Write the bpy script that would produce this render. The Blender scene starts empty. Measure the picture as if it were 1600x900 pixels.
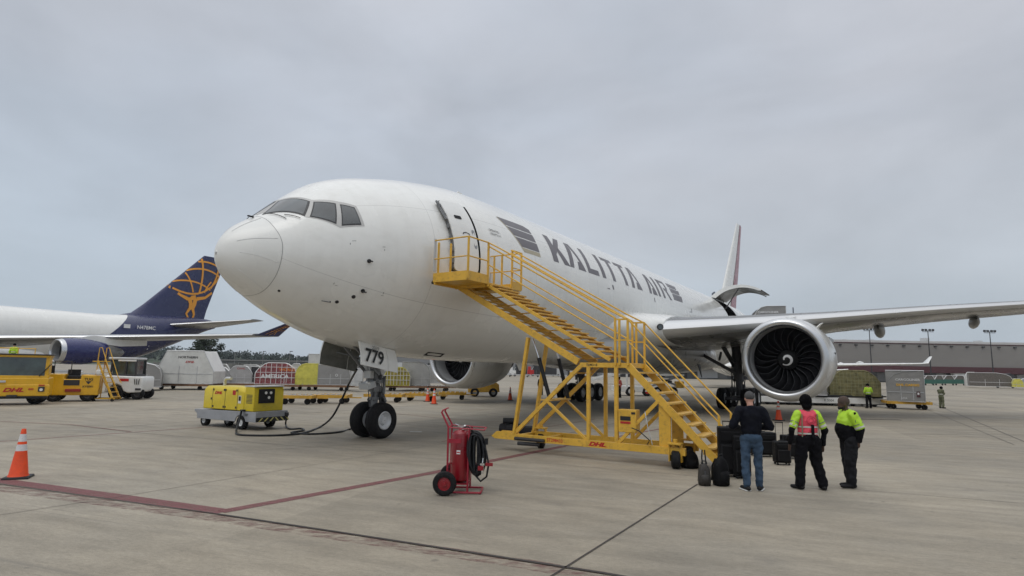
import bpy, math, random
import numpy as np
from mathutils import Vector, Matrix
random.seed(7)
R = math.radians
scene = bpy.context.scene
col = scene.collection

# ------------------------------------------------------------------ camera
CAM_H, CAM_F, CAM_PITCH, CAM_ROLL = 2.1977, 927.64, .1354, .0171
cd = bpy.data.cameras.new('camera')
cam = bpy.data.objects.new('camera', cd)
col.objects.link(cam)
cd.sensor_width = 36.0
cd.lens = 36.0 * CAM_F / 1600.0
cd.clip_start = .1
cd.clip_end = 9000
_fw = Vector((0, math.cos(CAM_PITCH), math.sin(CAM_PITCH)))
_r = Vector((1, 0, 0))
_u = _r.cross(_fw)
_r2 = _r * math.cos(CAM_ROLL) + _u * math.sin(CAM_ROLL)
_u2 = -_r * math.sin(CAM_ROLL) + _u * math.cos(CAM_ROLL)
cam.matrix_world = Matrix(((_r2.x, _u2.x, -_fw.x, 0), (_r2.y, _u2.y, -_fw.y, 0), (_r2.z, _u2.z, -_fw.z, CAM_H), (0, 0, 0, 1)))
scene.camera = cam
scene.render.resolution_x = 1024
scene.render.resolution_y = 576

# ------------------------------------------------------------------ overcast sky and sun
SUN_EL, SUN_AZ = R(58), R(215)          # azimuth clockwise from +Y
w = bpy.data.worlds.new('World')
scene.world = w
w.use_nodes = True
nt = w.node_tree
nt.nodes.clear()
N = nt.nodes.new
out = N('ShaderNodeOutputWorld'); bg = N('ShaderNodeBackground')
sky = N('ShaderNodeTexSky'); sky.sky_type = 'NISHITA'; sky.sun_disc = False
sky.sun_elevation = SUN_EL; sky.sun_rotation = SUN_AZ; sky.air_density = 1.2; sky.dust_density = 2.0
tc = N('ShaderNodeTexCoord'); sep = N('ShaderNodeSeparateXYZ')
nt.links.new(tc.outputs['Generated'], sep.inputs[0])
ramp = N('ShaderNodeValToRGB')
cr = ramp.color_ramp
cr.elements[0].position = 0.0; cr.elements[0].color = (.50, .56, .625, 1)
cr.elements[1].position = 1.0; cr.elements[1].color = (1.45, 1.45, 1.47, 1)
for p, c in ((.08, (.505, .56, .62)), (.2, (.525, .565, .62)), (.38, (.555, .58, .635)), (.56, (.60, .615, .665)), (.75, (1.0, .99, 1.0))):
    e = cr.elements.new(p); e.color = (*c, 1)
nt.links.new(sep.outputs['Z'], ramp.inputs[0])
mp = N('ShaderNodeMapping'); mp.inputs['Scale'].default_value = (1.0, 1.0, 2.3)
mp.inputs['Rotation'].default_value = (.05, .16, .4)
nt.links.new(tc.outputs['Generated'], mp.inputs[0])
nz = N('ShaderNodeTexNoise'); nz.inputs['Scale'].default_value = 2.0; nz.inputs['Detail'].default_value = 8; nz.inputs['Roughness'].default_value = .52
nz.inputs['Distortion'].default_value = .35
nt.links.new(mp.outputs[0], nz.inputs[0])
nr = N('ShaderNodeMapRange'); nr.inputs[1].default_value = .3; nr.inputs[2].default_value = .7; nr.inputs[3].default_value = .83; nr.inputs[4].default_value = 1.12
nt.links.new(nz.outputs[0], nr.inputs[0])
nz2 = N('ShaderNodeTexNoise'); nz2.inputs['Scale'].default_value = 1.3; nz2.inputs['Detail'].default_value = 3
nt.links.new(mp.outputs[0], nz2.inputs[0])
tint = N('ShaderNodeMix'); tint.data_type = 'RGBA'; tint.inputs[6].default_value = (.95, 1.0, 1.04, 1); tint.inputs[7].default_value = (1.0, 1.0, 1.0, 1)
nr2 = N('ShaderNodeMapRange'); nr2.inputs[1].default_value = .35; nr2.inputs[2].default_value = .65
nt.links.new(nz2.outputs[0], nr2.inputs[0]); nt.links.new(nr2.outputs[0], tint.inputs[0])
m1 = N('ShaderNodeVectorMath'); m1.operation = 'MULTIPLY'
nt.links.new(ramp.outputs[0], m1.inputs[0]); nt.links.new(tint.outputs[2], m1.inputs[1])
m2 = N('ShaderNodeVectorMath'); m2.operation = 'SCALE'
nt.links.new(m1.outputs[0], m2.inputs[0]); nt.links.new(nr.outputs[0], m2.inputs['Scale'])
m3 = N('ShaderNodeVectorMath'); m3.operation = 'SCALE'; m3.inputs['Scale'].default_value = 10.0
nt.links.new(m2.outputs[0], m3.inputs[0])
mx = N('ShaderNodeMix'); mx.data_type = 'RGBA'; mx.inputs[0].default_value = .94
nt.links.new(sky.outputs[0], mx.inputs[6]); nt.links.new(m3.outputs[0], mx.inputs[7])
nt.links.new(mx.outputs[2], bg.inputs[0])
bg.inputs[1].default_value = .1
nt.links.new(bg.outputs[0], out.inputs[0])

sd = bpy.data.lights.new('sun', 'SUN'); sun = bpy.data.objects.new('sun', sd); col.objects.link(sun)
sd.energy = 0.7; sd.angle = R(35); sd.color = (1, .97, .92)
sdir = Vector((math.sin(SUN_AZ) * math.cos(SUN_EL), math.cos(SUN_AZ) * math.cos(SUN_EL), math.sin(SUN_EL)))
sun.rotation_euler = (-sdir).to_track_quat('-Z', 'Y').to_euler()
scene.view_settings.view_transform = 'Standard'
scene.view_settings.look = 'None'
scene.view_settings.exposure = 0.0
scene.view_settings.gamma = 1.0
scene.view_settings.use_curve_mapping = False

# ------------------------------------------------------------------ helpers
def ray(px, py):
    return _fw + _r2 * ((px - 800) / CAM_F) - _u2 * ((py - 450) / CAM_F)
def G(px, py, z=0.0):
    d = ray(px, py); t = (z - CAM_H) / d.z
    return Vector((d.x * t, d.y * t, z))
def at(px, py, Y):
    d = ray(px, py); t = Y / d.y
    return Vector((d.x * t, Y, CAM_H + d.z * t))

def tag(o, label=None, cat=None, group=None, kind=None):
    if label: o['label'] = label
    if cat: o['category'] = cat
    if group: o['group'] = group
    if kind: o['kind'] = kind
    return o
def empty(name, loc=(0, 0, 0), rz=0.0, label=None, cat=None, group=None):
    o = bpy.data.objects.new(name, None); col.objects.link(o)
    o.empty_display_size = .2
    o.location = loc; o.rotation_euler = (0, 0, rz)
    return tag(o, label, cat, group)
def copy_tree(o, parent=None):
    c = o.copy(); col.objects.link(c); c.parent = parent
    for ch in list(o.children): copy_tree(ch, c)
    return c

def hsh(s):
    h = 0
    for ch in s: h = (h * 31 + ord(ch)) % 100003
    return h
_M = {}
def mat(name, c, rough=.5, metal=0.0, var=.12, scale=2.0, bump=0.0, bscale=40.0, coat=0.0, dirt=0.0, dirt_c=(.06, .05, .04), spec=.5, stretch=(1, 1, 1), detail=5, alpha=None):
    if name in _M: return _M[name]
    m = bpy.data.materials.new(name); m.use_nodes = True
    t = m.node_tree; b = t.nodes['Principled BSDF']
    b.inputs['Roughness'].default_value = rough; b.inputs['Metallic'].default_value = metal
    b.inputs['Specular IOR Level'].default_value = spec
    b.inputs['Coat Weight'].default_value = coat; b.inputs['Coat Roughness'].default_value = .08
    tc = t.nodes.new('ShaderNodeTexCoord'); mp = t.nodes.new('ShaderNodeMapping')
    mp.inputs['Scale'].default_value = stretch
    mp.inputs['Location'].default_value = ((hsh(name) % 97) * .37, (hsh(name) % 31) * .7, 0)
    t.links.new(tc.outputs['Object'], mp.inputs[0])
    n = t.nodes.new('ShaderNodeTexNoise'); n.inputs['Scale'].default_value = scale; n.inputs['Detail'].default_value = detail
    t.links.new(mp.outputs[0], n.inputs[0])
    mr = t.nodes.new('ShaderNodeMapRange'); mr.inputs[1].default_value = .3; mr.inputs[2].default_value = .7
    mr.inputs[3].default_value = 1 - var; mr.inputs[4].default_value = 1 + var * .6
    t.links.new(n.outputs[0], mr.inputs[0])
    rgb = t.nodes.new('ShaderNodeRGB'); rgb.outputs[0].default_value = (*c, 1)
    sc = t.nodes.new('ShaderNodeVectorMath'); sc.operation = 'SCALE'
    t.links.new(rgb.outputs[0], sc.inputs[0]); t.links.new(mr.outputs[0], sc.inputs['Scale'])
    last = sc.outputs[0]
    if dirt > 0:
        n2 = t.nodes.new('ShaderNodeTexNoise'); n2.inputs['Scale'].default_value = scale * 3.3; n2.inputs['Detail'].default_value = 8; n2.inputs['Roughness'].default_value = .65
        t.links.new(mp.outputs[0], n2.inputs[0])
        r2 = t.nodes.new('ShaderNodeMapRange'); r2.inputs[1].default_value = .52; r2.inputs[2].default_value = .78; r2.inputs[4].default_value = dirt
        t.links.new(n2.outputs[0], r2.inputs[0])
        mm = t.nodes.new('ShaderNodeMix'); mm.data_type = 'RGBA'; mm.inputs[7].default_value = (*dirt_c, 1)
        t.links.new(r2.outputs[0], mm.inputs[0]); t.links.new(last, mm.inputs[6]); last = mm.outputs[2]
    t.links.new(last, b.inputs['Base Color'])
    rr = t.nodes.new('ShaderNodeMapRange'); rr.inputs[1].default_value = .3; rr.inputs[2].default_value = .7
    rr.inputs[3].default_value = max(rough - .08, .02); rr.inputs[4].default_value = min(rough + .12, 1)
    t.links.new(n.outputs[0], rr.inputs[0]); t.links.new(rr.outputs[0], b.inputs['Roughness'])
    if bump > 0:
        n3 = t.nodes.new('ShaderNodeTexNoise'); n3.inputs['Scale'].default_value = bscale; n3.inputs['Detail'].default_value = 4
        t.links.new(mp.outputs[0], n3.inputs[0])
        bp = t.nodes.new('ShaderNodeBump'); bp.inputs['Strength'].default_value = bump; bp.inputs['Distance'].default_value = .02
        t.links.new(n3.outputs[0], bp.inputs['Height']); t.links.new(bp.outputs[0], b.inputs['Normal'])
    _M[name] = m
    return m

class MB:
    """collects geometry and links it as ONE mesh object"""
    def __init__(s): s.v = []; s.f = []; s.mi = []
    def add(s, vs, fs, mi=0):
        k = len(s.v); s.v += [tuple(p) for p in vs]
        for f in fs: s.f.append(tuple(i + k for i in f)); s.mi.append(mi)
        return s
    def box(s, c, d, rz=0, rx=0, ry=0, mi=0, taper=None, M=None):
        hx, hy, hz = d[0] / 2, d[1] / 2, d[2] / 2
        T = Matrix.Translation(c) @ Matrix.Rotation(rz, 4, 'Z') @ Matrix.Rotation(ry, 4, 'Y') @ Matrix.Rotation(rx, 4, 'X')
        if M is not None: T = M @ T
        P = []
        for z in (-hz, hz):
            k = 1.0
            tx, ty = (taper if taper and z > 0 else (1, 1))
            for x, y in ((-hx, -hy), (hx, -hy), (hx, hy), (-hx, hy)): P.append(T @ Vector((x * tx, y * ty, z)))
        return s.add(P, [(0, 3, 2, 1), (4, 5, 6, 7), (0, 1, 5, 4), (1, 2, 6, 5), (2, 3, 7, 6), (3, 0, 4, 7)], mi)
    def bar(s, a, b, wd, ht=None, mi=0, up=(0, 0, 1)):
        a = Vector(a); b = Vector(b); ht = ht or wd
        d = b - a; L = d.length
        if L < 1e-6: return s
        d.normalize(); upv = Vector(up)
        if abs(d.dot(upv)) > .98: upv = Vector((1, 0, 0)) if abs(d.x) < .9 else Vector((0, 1, 0))
        x = d.cross(upv).normalized(); y = x.cross(d).normalized()
        P = []
        for q in (a, b):
            for i, j in ((-1, -1), (1, -1), (1, 1), (-1, 1)): P.append(q + x * i * wd / 2 + y * j * ht / 2)
        return s.add(P, [(0, 1, 2, 3), (7, 6, 5, 4), (0, 4, 5, 1), (1, 5, 6, 2), (2, 6, 7, 3), (3, 7, 4, 0)], mi)
    def cyl(s, a, b, r, n=16, r2=None, caps=True, mi=0):
        a = Vector(a); b = Vector(b); r2 = r if r2 is None else r2
        d = (b - a).normalized(); u = d.orthogonal().normalized(); v = d.cross(u)
        P = []
        for q, rr in ((a, r), (b, r2)):
            for i in range(n):
                t = 2 * math.pi * i / n; P.append(q + (u * math.cos(t) + v * math.sin(t)) * rr)
        F = [(i, (i + 1) % n, n + (i + 1) % n, n + i) for i in range(n)]
        if caps: F += [tuple(range(n - 1, -1, -1)), tuple(range(n, 2 * n))]
        return s.add(P, F, mi)
    def tube(s, pts, r, n=8, mi=0, closed=False):
        pts = [Vector(p) for p in pts]; m = len(pts)
        rs = r if isinstance(r, (list, tuple)) else [r] * m
        P = []; prev = None
        for i, p in enumerate(pts):
            if closed: d = pts[(i + 1) % m] - pts[i - 1]
            else: d = pts[min(i + 1, m - 1)] - pts[max(i - 1, 0)]
            if d.length < 1e-9: d = Vector((0, 0, 1))
            d.normalize()
            if prev is None: u = d.orthogonal().normalized()
            else:
                u = prev - d * prev.dot(d)
                u = u.normalized() if u.length > 1e-6 else d.orthogonal().normalized()
            prev = u; v = d.cross(u)
            for j in range(n):
                t = 2 * math.pi * j / n; P.append(p + (u * math.cos(t) + v * math.sin(t)) * rs[i])
        F = []
        for i in range(m if closed else m - 1):
            a0 = i * n; b0 = ((i + 1) % m) * n
            for j in range(n): F.append((a0 + j, a0 + (j + 1) % n, b0 + (j + 1) % n, b0 + j))
        if not closed: F += [tuple(range(n - 1, -1, -1)), tuple(range((m - 1) * n, m * n))]
        return s.add(P, F, mi)
    def lathe(s, prof, M=None, n=32, mi=0, mis=None):
        """prof: (axial, radius) along local X; M maps to target space"""
        P = []; m = len(prof)
        for (x, r) in prof:
            for j in range(n):
                t = 2 * math.pi * j / n; p = Vector((x, r * math.cos(t), r * math.sin(t)))
                P.append(M @ p if M is not None else p)
        k = len(s.v); s.v += [tuple(p) for p in P]
        for i in range(m - 1):
            for j in range(n):
                s.f.append((k + i * n + j, k + i * n + (j + 1) % n, k + (i + 1) * n + (j + 1) % n, k + (i + 1) * n + j))
                s.mi.append(mis[i] if mis else mi)
        return s
    def prism(s, poly, d, M=None, mi=0):
        """poly: 2D points in local XZ plane, extruded along local Y by d (centred)"""
        n = len(poly); P = [Vector((x, -d / 2, z)) for x, z in poly] + [Vector((x, d / 2, z)) for x, z in poly]
        if M is not None: P = [M @ p for p in P]
        F = [tuple(range(n - 1, -1, -1)), tuple(range(n, 2 * n))] + [(i, (i + 1) % n, n + (i + 1) % n, n + i) for i in range(n)]
        return s.add(P, F, mi)
    def loft(s, rings, mi=0, caps=True, closed=True):
        n = len(rings[0]); P = [p for r in rings for p in r]; F = []
        for i in range(len(rings) - 1):
            for j in range(n if closed else n - 1):
                F.append((i * n + j, i * n + (j + 1) % n, (i + 1) * n + (j + 1) % n, (i + 1) * n + j))
        if caps: F += [tuple(range(n - 1, -1, -1)), tuple(range((len(rings) - 1) * n, len(rings) * n))]
        return s.add(P, F, mi)
    def sphere(s, c, r, n=12, m=8, mi=0, sc=(1, 1, 1)):
        P = []; F = []
        for i in range(m + 1):
            ph = math.pi * i / m
            for j in range(n):
                t = 2 * math.pi * j / n
                P.append((c[0] + r * sc[0] * math.sin(ph) * math.cos(t), c[1] + r * sc[1] * math.sin(ph) * math.sin(t), c[2] + r * sc[2] * math.cos(ph)))
        for i in range(m):
            for j in range(n): F.append((i * n + j, (i + 1) * n + j, (i + 1) * n + (j + 1) % n, i * n + (j + 1) % n))
        return s.add(P, F, mi)
    def build(s, name, mats, parent=None, smooth=35, bevel=0, seg=2, solid=0, sub=0, recalc=False):
        me = bpy.data.meshes.new(name); me.from_pydata(s.v, [], s.f)
        mats = mats if isinstance(mats, (list, tuple)) else [mats]
        for m in mats: me.materials.append(m)
        if len(mats) > 1: me.polygons.foreach_set('material_index', s.mi)
        me.validate(); me.update()
        if recalc:
            import bmesh
            bm = bmesh.new(); bm.from_mesh(me)
            bmesh.ops.remove_doubles(bm, verts=bm.verts, dist=1e-5)
            bmesh.ops.recalc_face_normals(bm, faces=bm.faces); bm.to_mesh(me); bm.free()
        if smooth:
            me.polygons.foreach_set('use_smooth', [True] * len(me.polygons))
            if smooth < 180: me.set_sharp_from_angle(angle=R(smooth))
        o = bpy.data.objects.new(name, me); col.objects.link(o)
        if parent is not None: o.parent = parent
        if bevel:
            b = o.modifiers.new('bevel', 'BEVEL'); b.width = bevel; b.segments = seg; b.limit_method = 'ANGLE'; b.angle_limit = R(40)
        if solid:
            b = o.modifiers.new('solid', 'SOLIDIFY'); b.thickness = solid; b.offset = 0
        if sub:
            b = o.modifiers.new('sub', 'SUBSURF'); b.levels = sub; b.render_levels = sub
        return o

def frame(origin, xd, zd=(0, 0, 1)):
    """matrix with local X along xd and local Z near zd"""
    x = Vector(xd).normalized(); z = Vector(zd); y = z.cross(x).normalized(); z = x.cross(y)
    M = Matrix((( x.x, y.x, z.x, origin[0]), (x.y, y.y, z.y, origin[1]), (x.z, y.z, z.z, origin[2]), (0, 0, 0, 1)))
    return M
def text_geo(txt, size=1.0, bold=0.0, shear=0.0, align='CENTER', sx=1.0, res=3):
    cu = bpy.data.curves.new('lettering', 'FONT'); cu.body = txt; cu.size = size; cu.offset = bold; cu.shear = shear
    cu.align_x = align; cu.align_y = 'CENTER'; cu.resolution_u = res; cu.fill_mode = 'FRONT'
    ob = bpy.data.objects.new('lettering', cu); col.objects.link(ob)
    dg = bpy.context.evaluated_depsgraph_get(); dg.update()
    me = bpy.data.meshes.new_from_object(ob.evaluated_get(dg))
    vs = [(v.co.x * sx, v.co.y) for v in me.vertices]; fs = [tuple(p.vertices) for p in me.polygons]
    bpy.data.objects.remove(ob); bpy.data.curves.remove(cu); bpy.data.meshes.remove(me)
    return vs, fs
def text(mb, txt, M, size=1.0, bold=0.0, shear=0.0, align='CENTER', sx=1.0, mi=0):
    """text in the local XY plane of M (X right, Y up, Z out)"""
    vs, fs = text_geo(txt, size, bold, shear, align, sx)
    mb.add([M @ Vector((x, y, 0)) for x, y in vs], fs, mi)
def face_frame(o, right, up):
    r_ = Vector(right).normalized(); u_ = Vector(up).normalized(); n_ = r_.cross(u_)
    return Matrix(((r_.x, u_.x, n_.x, o[0]), (r_.y, u_.y, n_.y, o[1]), (r_.z, u_.z, n_.z, o[2]), (0, 0, 0, 1)))

def pchip(xs, ys, x):
    xs = np.array(xs, float); ys = np.array(ys, float); h = np.diff(xs); d = np.diff(ys) / h
    m = np.zeros(len(xs))
    for i in range(1, len(xs) - 1):
        if d[i - 1] * d[i] > 0:
            w1 = 2 * h[i] + h[i - 1]; w2 = h[i] + 2 * h[i - 1]; m[i] = (w1 + w2) / (w1 / d[i - 1] + w2 / d[i])
    m[0] = d[0]; m[-1] = d[-1]
    x = np.clip(x, xs[0], xs[-1])
    i = np.clip(np.searchsorted(xs, x) - 1, 0, len(h) - 1); t = (x - xs[i]) / h[i]
    return (1 + 2 * t) * (1 - t) ** 2 * ys[i] + t * (1 - t) ** 2 * h[i] * m[i] + t * t * (3 - 2 * t) * ys[i + 1] + t * t * (t - 1) * h[i] * m[i + 1]
# ------------------------------------------------------------------ materials
def aircraft_white(name, base=(.80, .80, .77), lines=True, rough=.22):
    m = mat(name, base, rough=rough, var=.035, scale=.5, coat=.35, dirt=.12, dirt_c=(.42, .40, .36), detail=6)
    t = m.node_tree; b = t.nodes['Principled BSDF']
    # faint grime streaks drawn out along the airflow and down the sides
    tcs = t.nodes.new('ShaderNodeTexCoord')
    for stx, amt in (((.25, 5, 5), .16), ((5, .6, .45), .13)):
        mpp = t.nodes.new('ShaderNodeMapping'); mpp.inputs['Scale'].default_value = stx; t.links.new(tcs.outputs['Object'], mpp.inputs[0])
        ns = t.nodes.new('ShaderNodeTexNoise'); ns.inputs['Scale'].default_value = .9; ns.inputs['Detail'].default_value = 7; t.links.new(mpp.outputs[0], ns.inputs[0])
        rs_ = t.nodes.new('ShaderNodeMapRange'); rs_.inputs[1].default_value = .5; rs_.inputs[2].default_value = .8; rs_.inputs[4].default_value = amt * .8; t.links.new(ns.outputs[0], rs_.inputs[0])
        mq = t.nodes.new('ShaderNodeMix'); mq.data_type = 'RGBA'; mq.inputs[7].default_value = (.38, .36, .32, 1)
        old = b.inputs['Base Color'].links[0].from_socket
        t.links.new(rs_.outputs[0], mq.inputs[0]); t.links.new(old, mq.inputs[6]); t.links.new(mq.outputs[2], b.inputs['Base Color'])
    if lines:   # butt joints of the skin panels: thin dull lines every 2.6 m along and a few lengthwise
        tc = t.nodes.new('ShaderNodeTexCoord'); sp = t.nodes.new('ShaderNodeSeparateXYZ'); t.links.new(tc.outputs['Object'], sp.inputs[0])
        def line(src, period, width):
            a = t.nodes.new('ShaderNodeMath'); a.operation = 'PINGPONG'; a.inputs[1].default_value = period
            t.links.new(src, a.inputs[0])
            c = t.nodes.new('ShaderNodeMath'); c.operation = 'LESS_THAN'; c.inputs[1].default_value = width
            t.links.new(a.outputs[0], c.inputs[0]); return c.outputs[0]
        l1 = line(sp.outputs['X'], 2.66, .007)
        at2 = t.nodes.new('ShaderNodeMath'); at2.operation = 'ARCTAN2'
        zz = t.nodes.new('ShaderNodeMath'); zz.operation = 'SUBTRACT'; zz.inputs[1].default_value = 5.54
        t.links.new(sp.outputs['Z'], zz.inputs[0])
        t.links.new(sp.outputs['Y'], at2.inputs[0]); t.links.new(zz.outputs[0], at2.inputs[1])
        l2 = line(at2.outputs[0], .53, .0025)
        mxx = t.nodes.new('ShaderNodeMath'); mxx.operation = 'MAXIMUM'; t.links.new(l1, mxx.inputs[0]); t.links.new(l2, mxx.inputs[1])
        sc = t.nodes.new('ShaderNodeMath'); sc.operation = 'MULTIPLY'; sc.inputs[1].default_value = .5; t.links.new(mxx.outputs[0], sc.inputs[0])
        mm = t.nodes.new('ShaderNodeMix'); mm.data_type = 'RGBA'; mm.inputs[7].default_value = (.25, .25, .25, 1)
        old = b.inputs['Base Color'].links[0].from_socket
        t.links.new(sc.outputs[0], mm.inputs[0]); t.links.new(old, mm.inputs[6]); t.links.new(mm.outputs[2], b.inputs['Base Color'])
    return m
M_white = aircraft_white('aircraft_white')
M_white2 = aircraft_white('aircraft_white_plain', lines=False)
M_radome = mat('radome_paint', (.76, .76, .73), rough=.3, var=.03, scale=.8, coat=.2)
M_greypaint = mat('wing_grey_paint', (.19, .19, .185), rough=.3, var=.05, scale=.7, coat=.15, dirt=.3, dirt_c=(.25, .24, .22), stretch=(1, 1, 1))  # true wing grey is lighter; shade under the wing darkens this tone
M_wing_shaded = mat('wing_paint_dark_grey', (.145, .145, .14), rough=.26, var=.06, scale=.7, coat=.15, dirt=.3, dirt_c=(.10, .085, .07), stretch=(.4, 1, 1))  # darker than the true wing paint; underwing shade is put into the colour
M_fair = mat('fairing_grey_paint', (.40, .40, .39), rough=.28, var=.05, scale=.7, coat=.2, dirt=.25, dirt_c=(.25, .24, .22))
M_nac = aircraft_white('nacelle_grey_paint', (.60, .60, .585), lines=False)
M_slat = mat('bare_slat_metal', (.62, .63, .64), rough=.30, metal=.8, var=.03, scale=.25, detail=2)
M_lip = mat('inlet_lip_metal', (.60, .61, .62), rough=.30, metal=.9, var=.02, scale=.4, detail=2)
M_nacin = mat('inlet_liner', (.26, .265, .27), rough=.4, var=.05, scale=3)
M_blade = mat('fan_blade', (.010, .010, .012), spec=.25, rough=.5, metal=0.0, var=.1, scale=4)
M_bladeedge = mat('fan_blade_edge', (.13, .13, .14), rough=.35, metal=.8, var=.1)
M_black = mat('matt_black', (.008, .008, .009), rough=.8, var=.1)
M_dark = mat('dark_metal', (.045, .045, .048), rough=.5, metal=.4, var=.25, scale=6, dirt=.3)
M_gear = mat('gear_grey', (.19, .195, .20), rough=.42, metal=.25, var=.15, scale=5, dirt=.45)
M_geardark = mat('gear_dark_grey', (.09, .09, .095), rough=.5, metal=.3, var=.3, scale=6, dirt=.5)
M_tyre = mat('tyre_rubber', (.010, .010, .011), spec=.25, rough=.75, var=.2, scale=5, bump=.15, bscale=25, dirt=.25, dirt_c=(.09, .085, .08))
M_rim = mat('wheel_rim', (.62, .63, .64), rough=.35, metal=.2, var=.1, scale=6, dirt=.3)
M_bay = mat('gear_bay_green_grey', (.17, .175, .16), rough=.6, var=.3, scale=4, dirt=.4)
M_livery = mat('livery_grey', (.135, .125, .135), rough=.35, var=.05, scale=1)
M_gold = mat('livery_gold', (.42, .37, .26), rough=.4, var=.05)
M_red = mat('fin_red', (.32, .085, .11), rough=.3, var=.05)
M_line = mat('panel_line_grey', (.24, .24, .24), rough=.5, var=.1)
M_seal = mat('window_seal', (.03, .03, .033), rough=.5, var=.1)
M_sealg = mat('door_seal_grey', (.14, .14, .14), rough=.6, var=.1)
M_wframe = mat('windshield_frame', (.47, .465, .45), rough=.4, metal=.2, var=.08, scale=3)
M_glass = mat('cockpit_glass', (.035, .045, .05), rough=.05, var=.5, scale=2.2, spec=.9, coat=.6)
M_yellow = mat('stair_yellow_paint', (.68, .40, .045), rough=.42, var=.12, scale=3, dirt=.7, dirt_c=(.22, .13, .05), coat=.05)
M_yellowd = mat('stair_yellow_tread', (.60, .37, .08), rough=.6, var=.2, scale=9, dirt=.5, dirt_c=(.2, .13, .06))
M_gpuy = mat('generator_yellow', (.64, .49, .018), rough=.4, var=.08, scale=3, dirt=.3, dirt_c=(.2, .16, .05), coat=.15)
M_vehy = mat('vehicle_yellow', (.72, .40, .01), rough=.35, var=.08, scale=2, dirt=.3, dirt_c=(.2, .12, .03), coat=.3)
M_dollyy = mat('dolly_yellow', (.58, .33, .04), rough=.6, var=.25, scale=4, dirt=.6, dirt_c=(.12, .08, .04))
M_grey = mat('chassis_grey', (.30, .31, .33), rough=.5, var=.12, scale=3, dirt=.3)
M_lgrey = mat('light_grey_paint', (.52, .53, .53), rough=.4, var=.1, scale=2, dirt=.3, dirt_c=(.2, .19, .17))
M_vwhite = mat('vehicle_white', (.72, .72, .70), rough=.35, var=.06, scale=2, dirt=.25, dirt_c=(.3, .28, .25), coat=.2)
M_vglass = mat('vehicle_glass', (.05, .075, .075), rough=.07, var=.6, scale=1.6, spec=.8, coat=.5)
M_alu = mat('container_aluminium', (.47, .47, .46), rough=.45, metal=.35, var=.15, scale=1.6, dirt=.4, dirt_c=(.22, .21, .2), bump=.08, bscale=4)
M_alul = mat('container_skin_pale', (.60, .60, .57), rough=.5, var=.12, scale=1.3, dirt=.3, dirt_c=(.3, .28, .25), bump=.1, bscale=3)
M_aluf = mat('container_edge', (.6, .6, .6), rough=.35, metal=.8, var=.1)
M_fire = mat('extinguisher_red', (.24, .006, .014), rough=.3, var=.08, scale=5, dirt=.2, dirt_c=(.12, .01, .01), coat=.3)
M_firetube = mat('red_tube_paint', (.30, .012, .03), rough=.4, var=.1, scale=8, dirt=.35, dirt_c=(.1, .02, .02))
M_rubber = mat('black_hose', (.010, .011, .013), spec=.35, rough=.45, var=.2, scale=8)
M_chrome = mat('chrome', (.7, .7, .7), rough=.2, metal=1, var=.05)
M_cone = mat('cone_orange', (.80, .075, .012), rough=.5, var=.1, scale=6, dirt=.3, dirt_c=(.25, .04, .02))
M_refl = mat('cone_reflective', (.62, .62, .62), rough=.4, var=.1, scale=12, dirt=.3)
M_lens = mat('lamp_lens', (.75, .75, .72), rough=.12, var=.1, scale=20, coat=.5)
M_redmark = mat('red_marking', (.45, .015, .015), rough=.5, var=.1)
M_blackmark = mat('black_marking', (.012, .012, .013), rough=.5, var=.1)
M_whitemark = mat('white_marking', (.75, .75, .75), rough=.5, var=.05)
M_tarpy = mat('yellow_tarp', (.62, .57, .10), rough=.5, var=.2, scale=3, bump=.6, bscale=5)
M_navy = mat('fin_navy', (.010, .015, .080), rough=.25, var=.05, scale=.5, coat=.4)
M_orange = mat('fin_orange', (.80, .34, .03), rough=.4, var=.05)
M_concrete_wall = mat('hangar_panel_grey', (.235, .222, .208), rough=.8, var=.08, scale=.06, dirt=.15, dirt_c=(.15, .14, .13), stretch=(1, 1, 3))
M_maroon = mat('hangar_band_maroon', (.085, .028, .034), rough=.7, var=.1, scale=.1)
M_roof = mat('hangar_roof_edge', (.50, .49, .48), rough=.7, var=.1, scale=.2)
M_wooden = mat('worn_wood', (.30, .17, .08), rough=.8, var=.3, scale=4)
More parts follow.
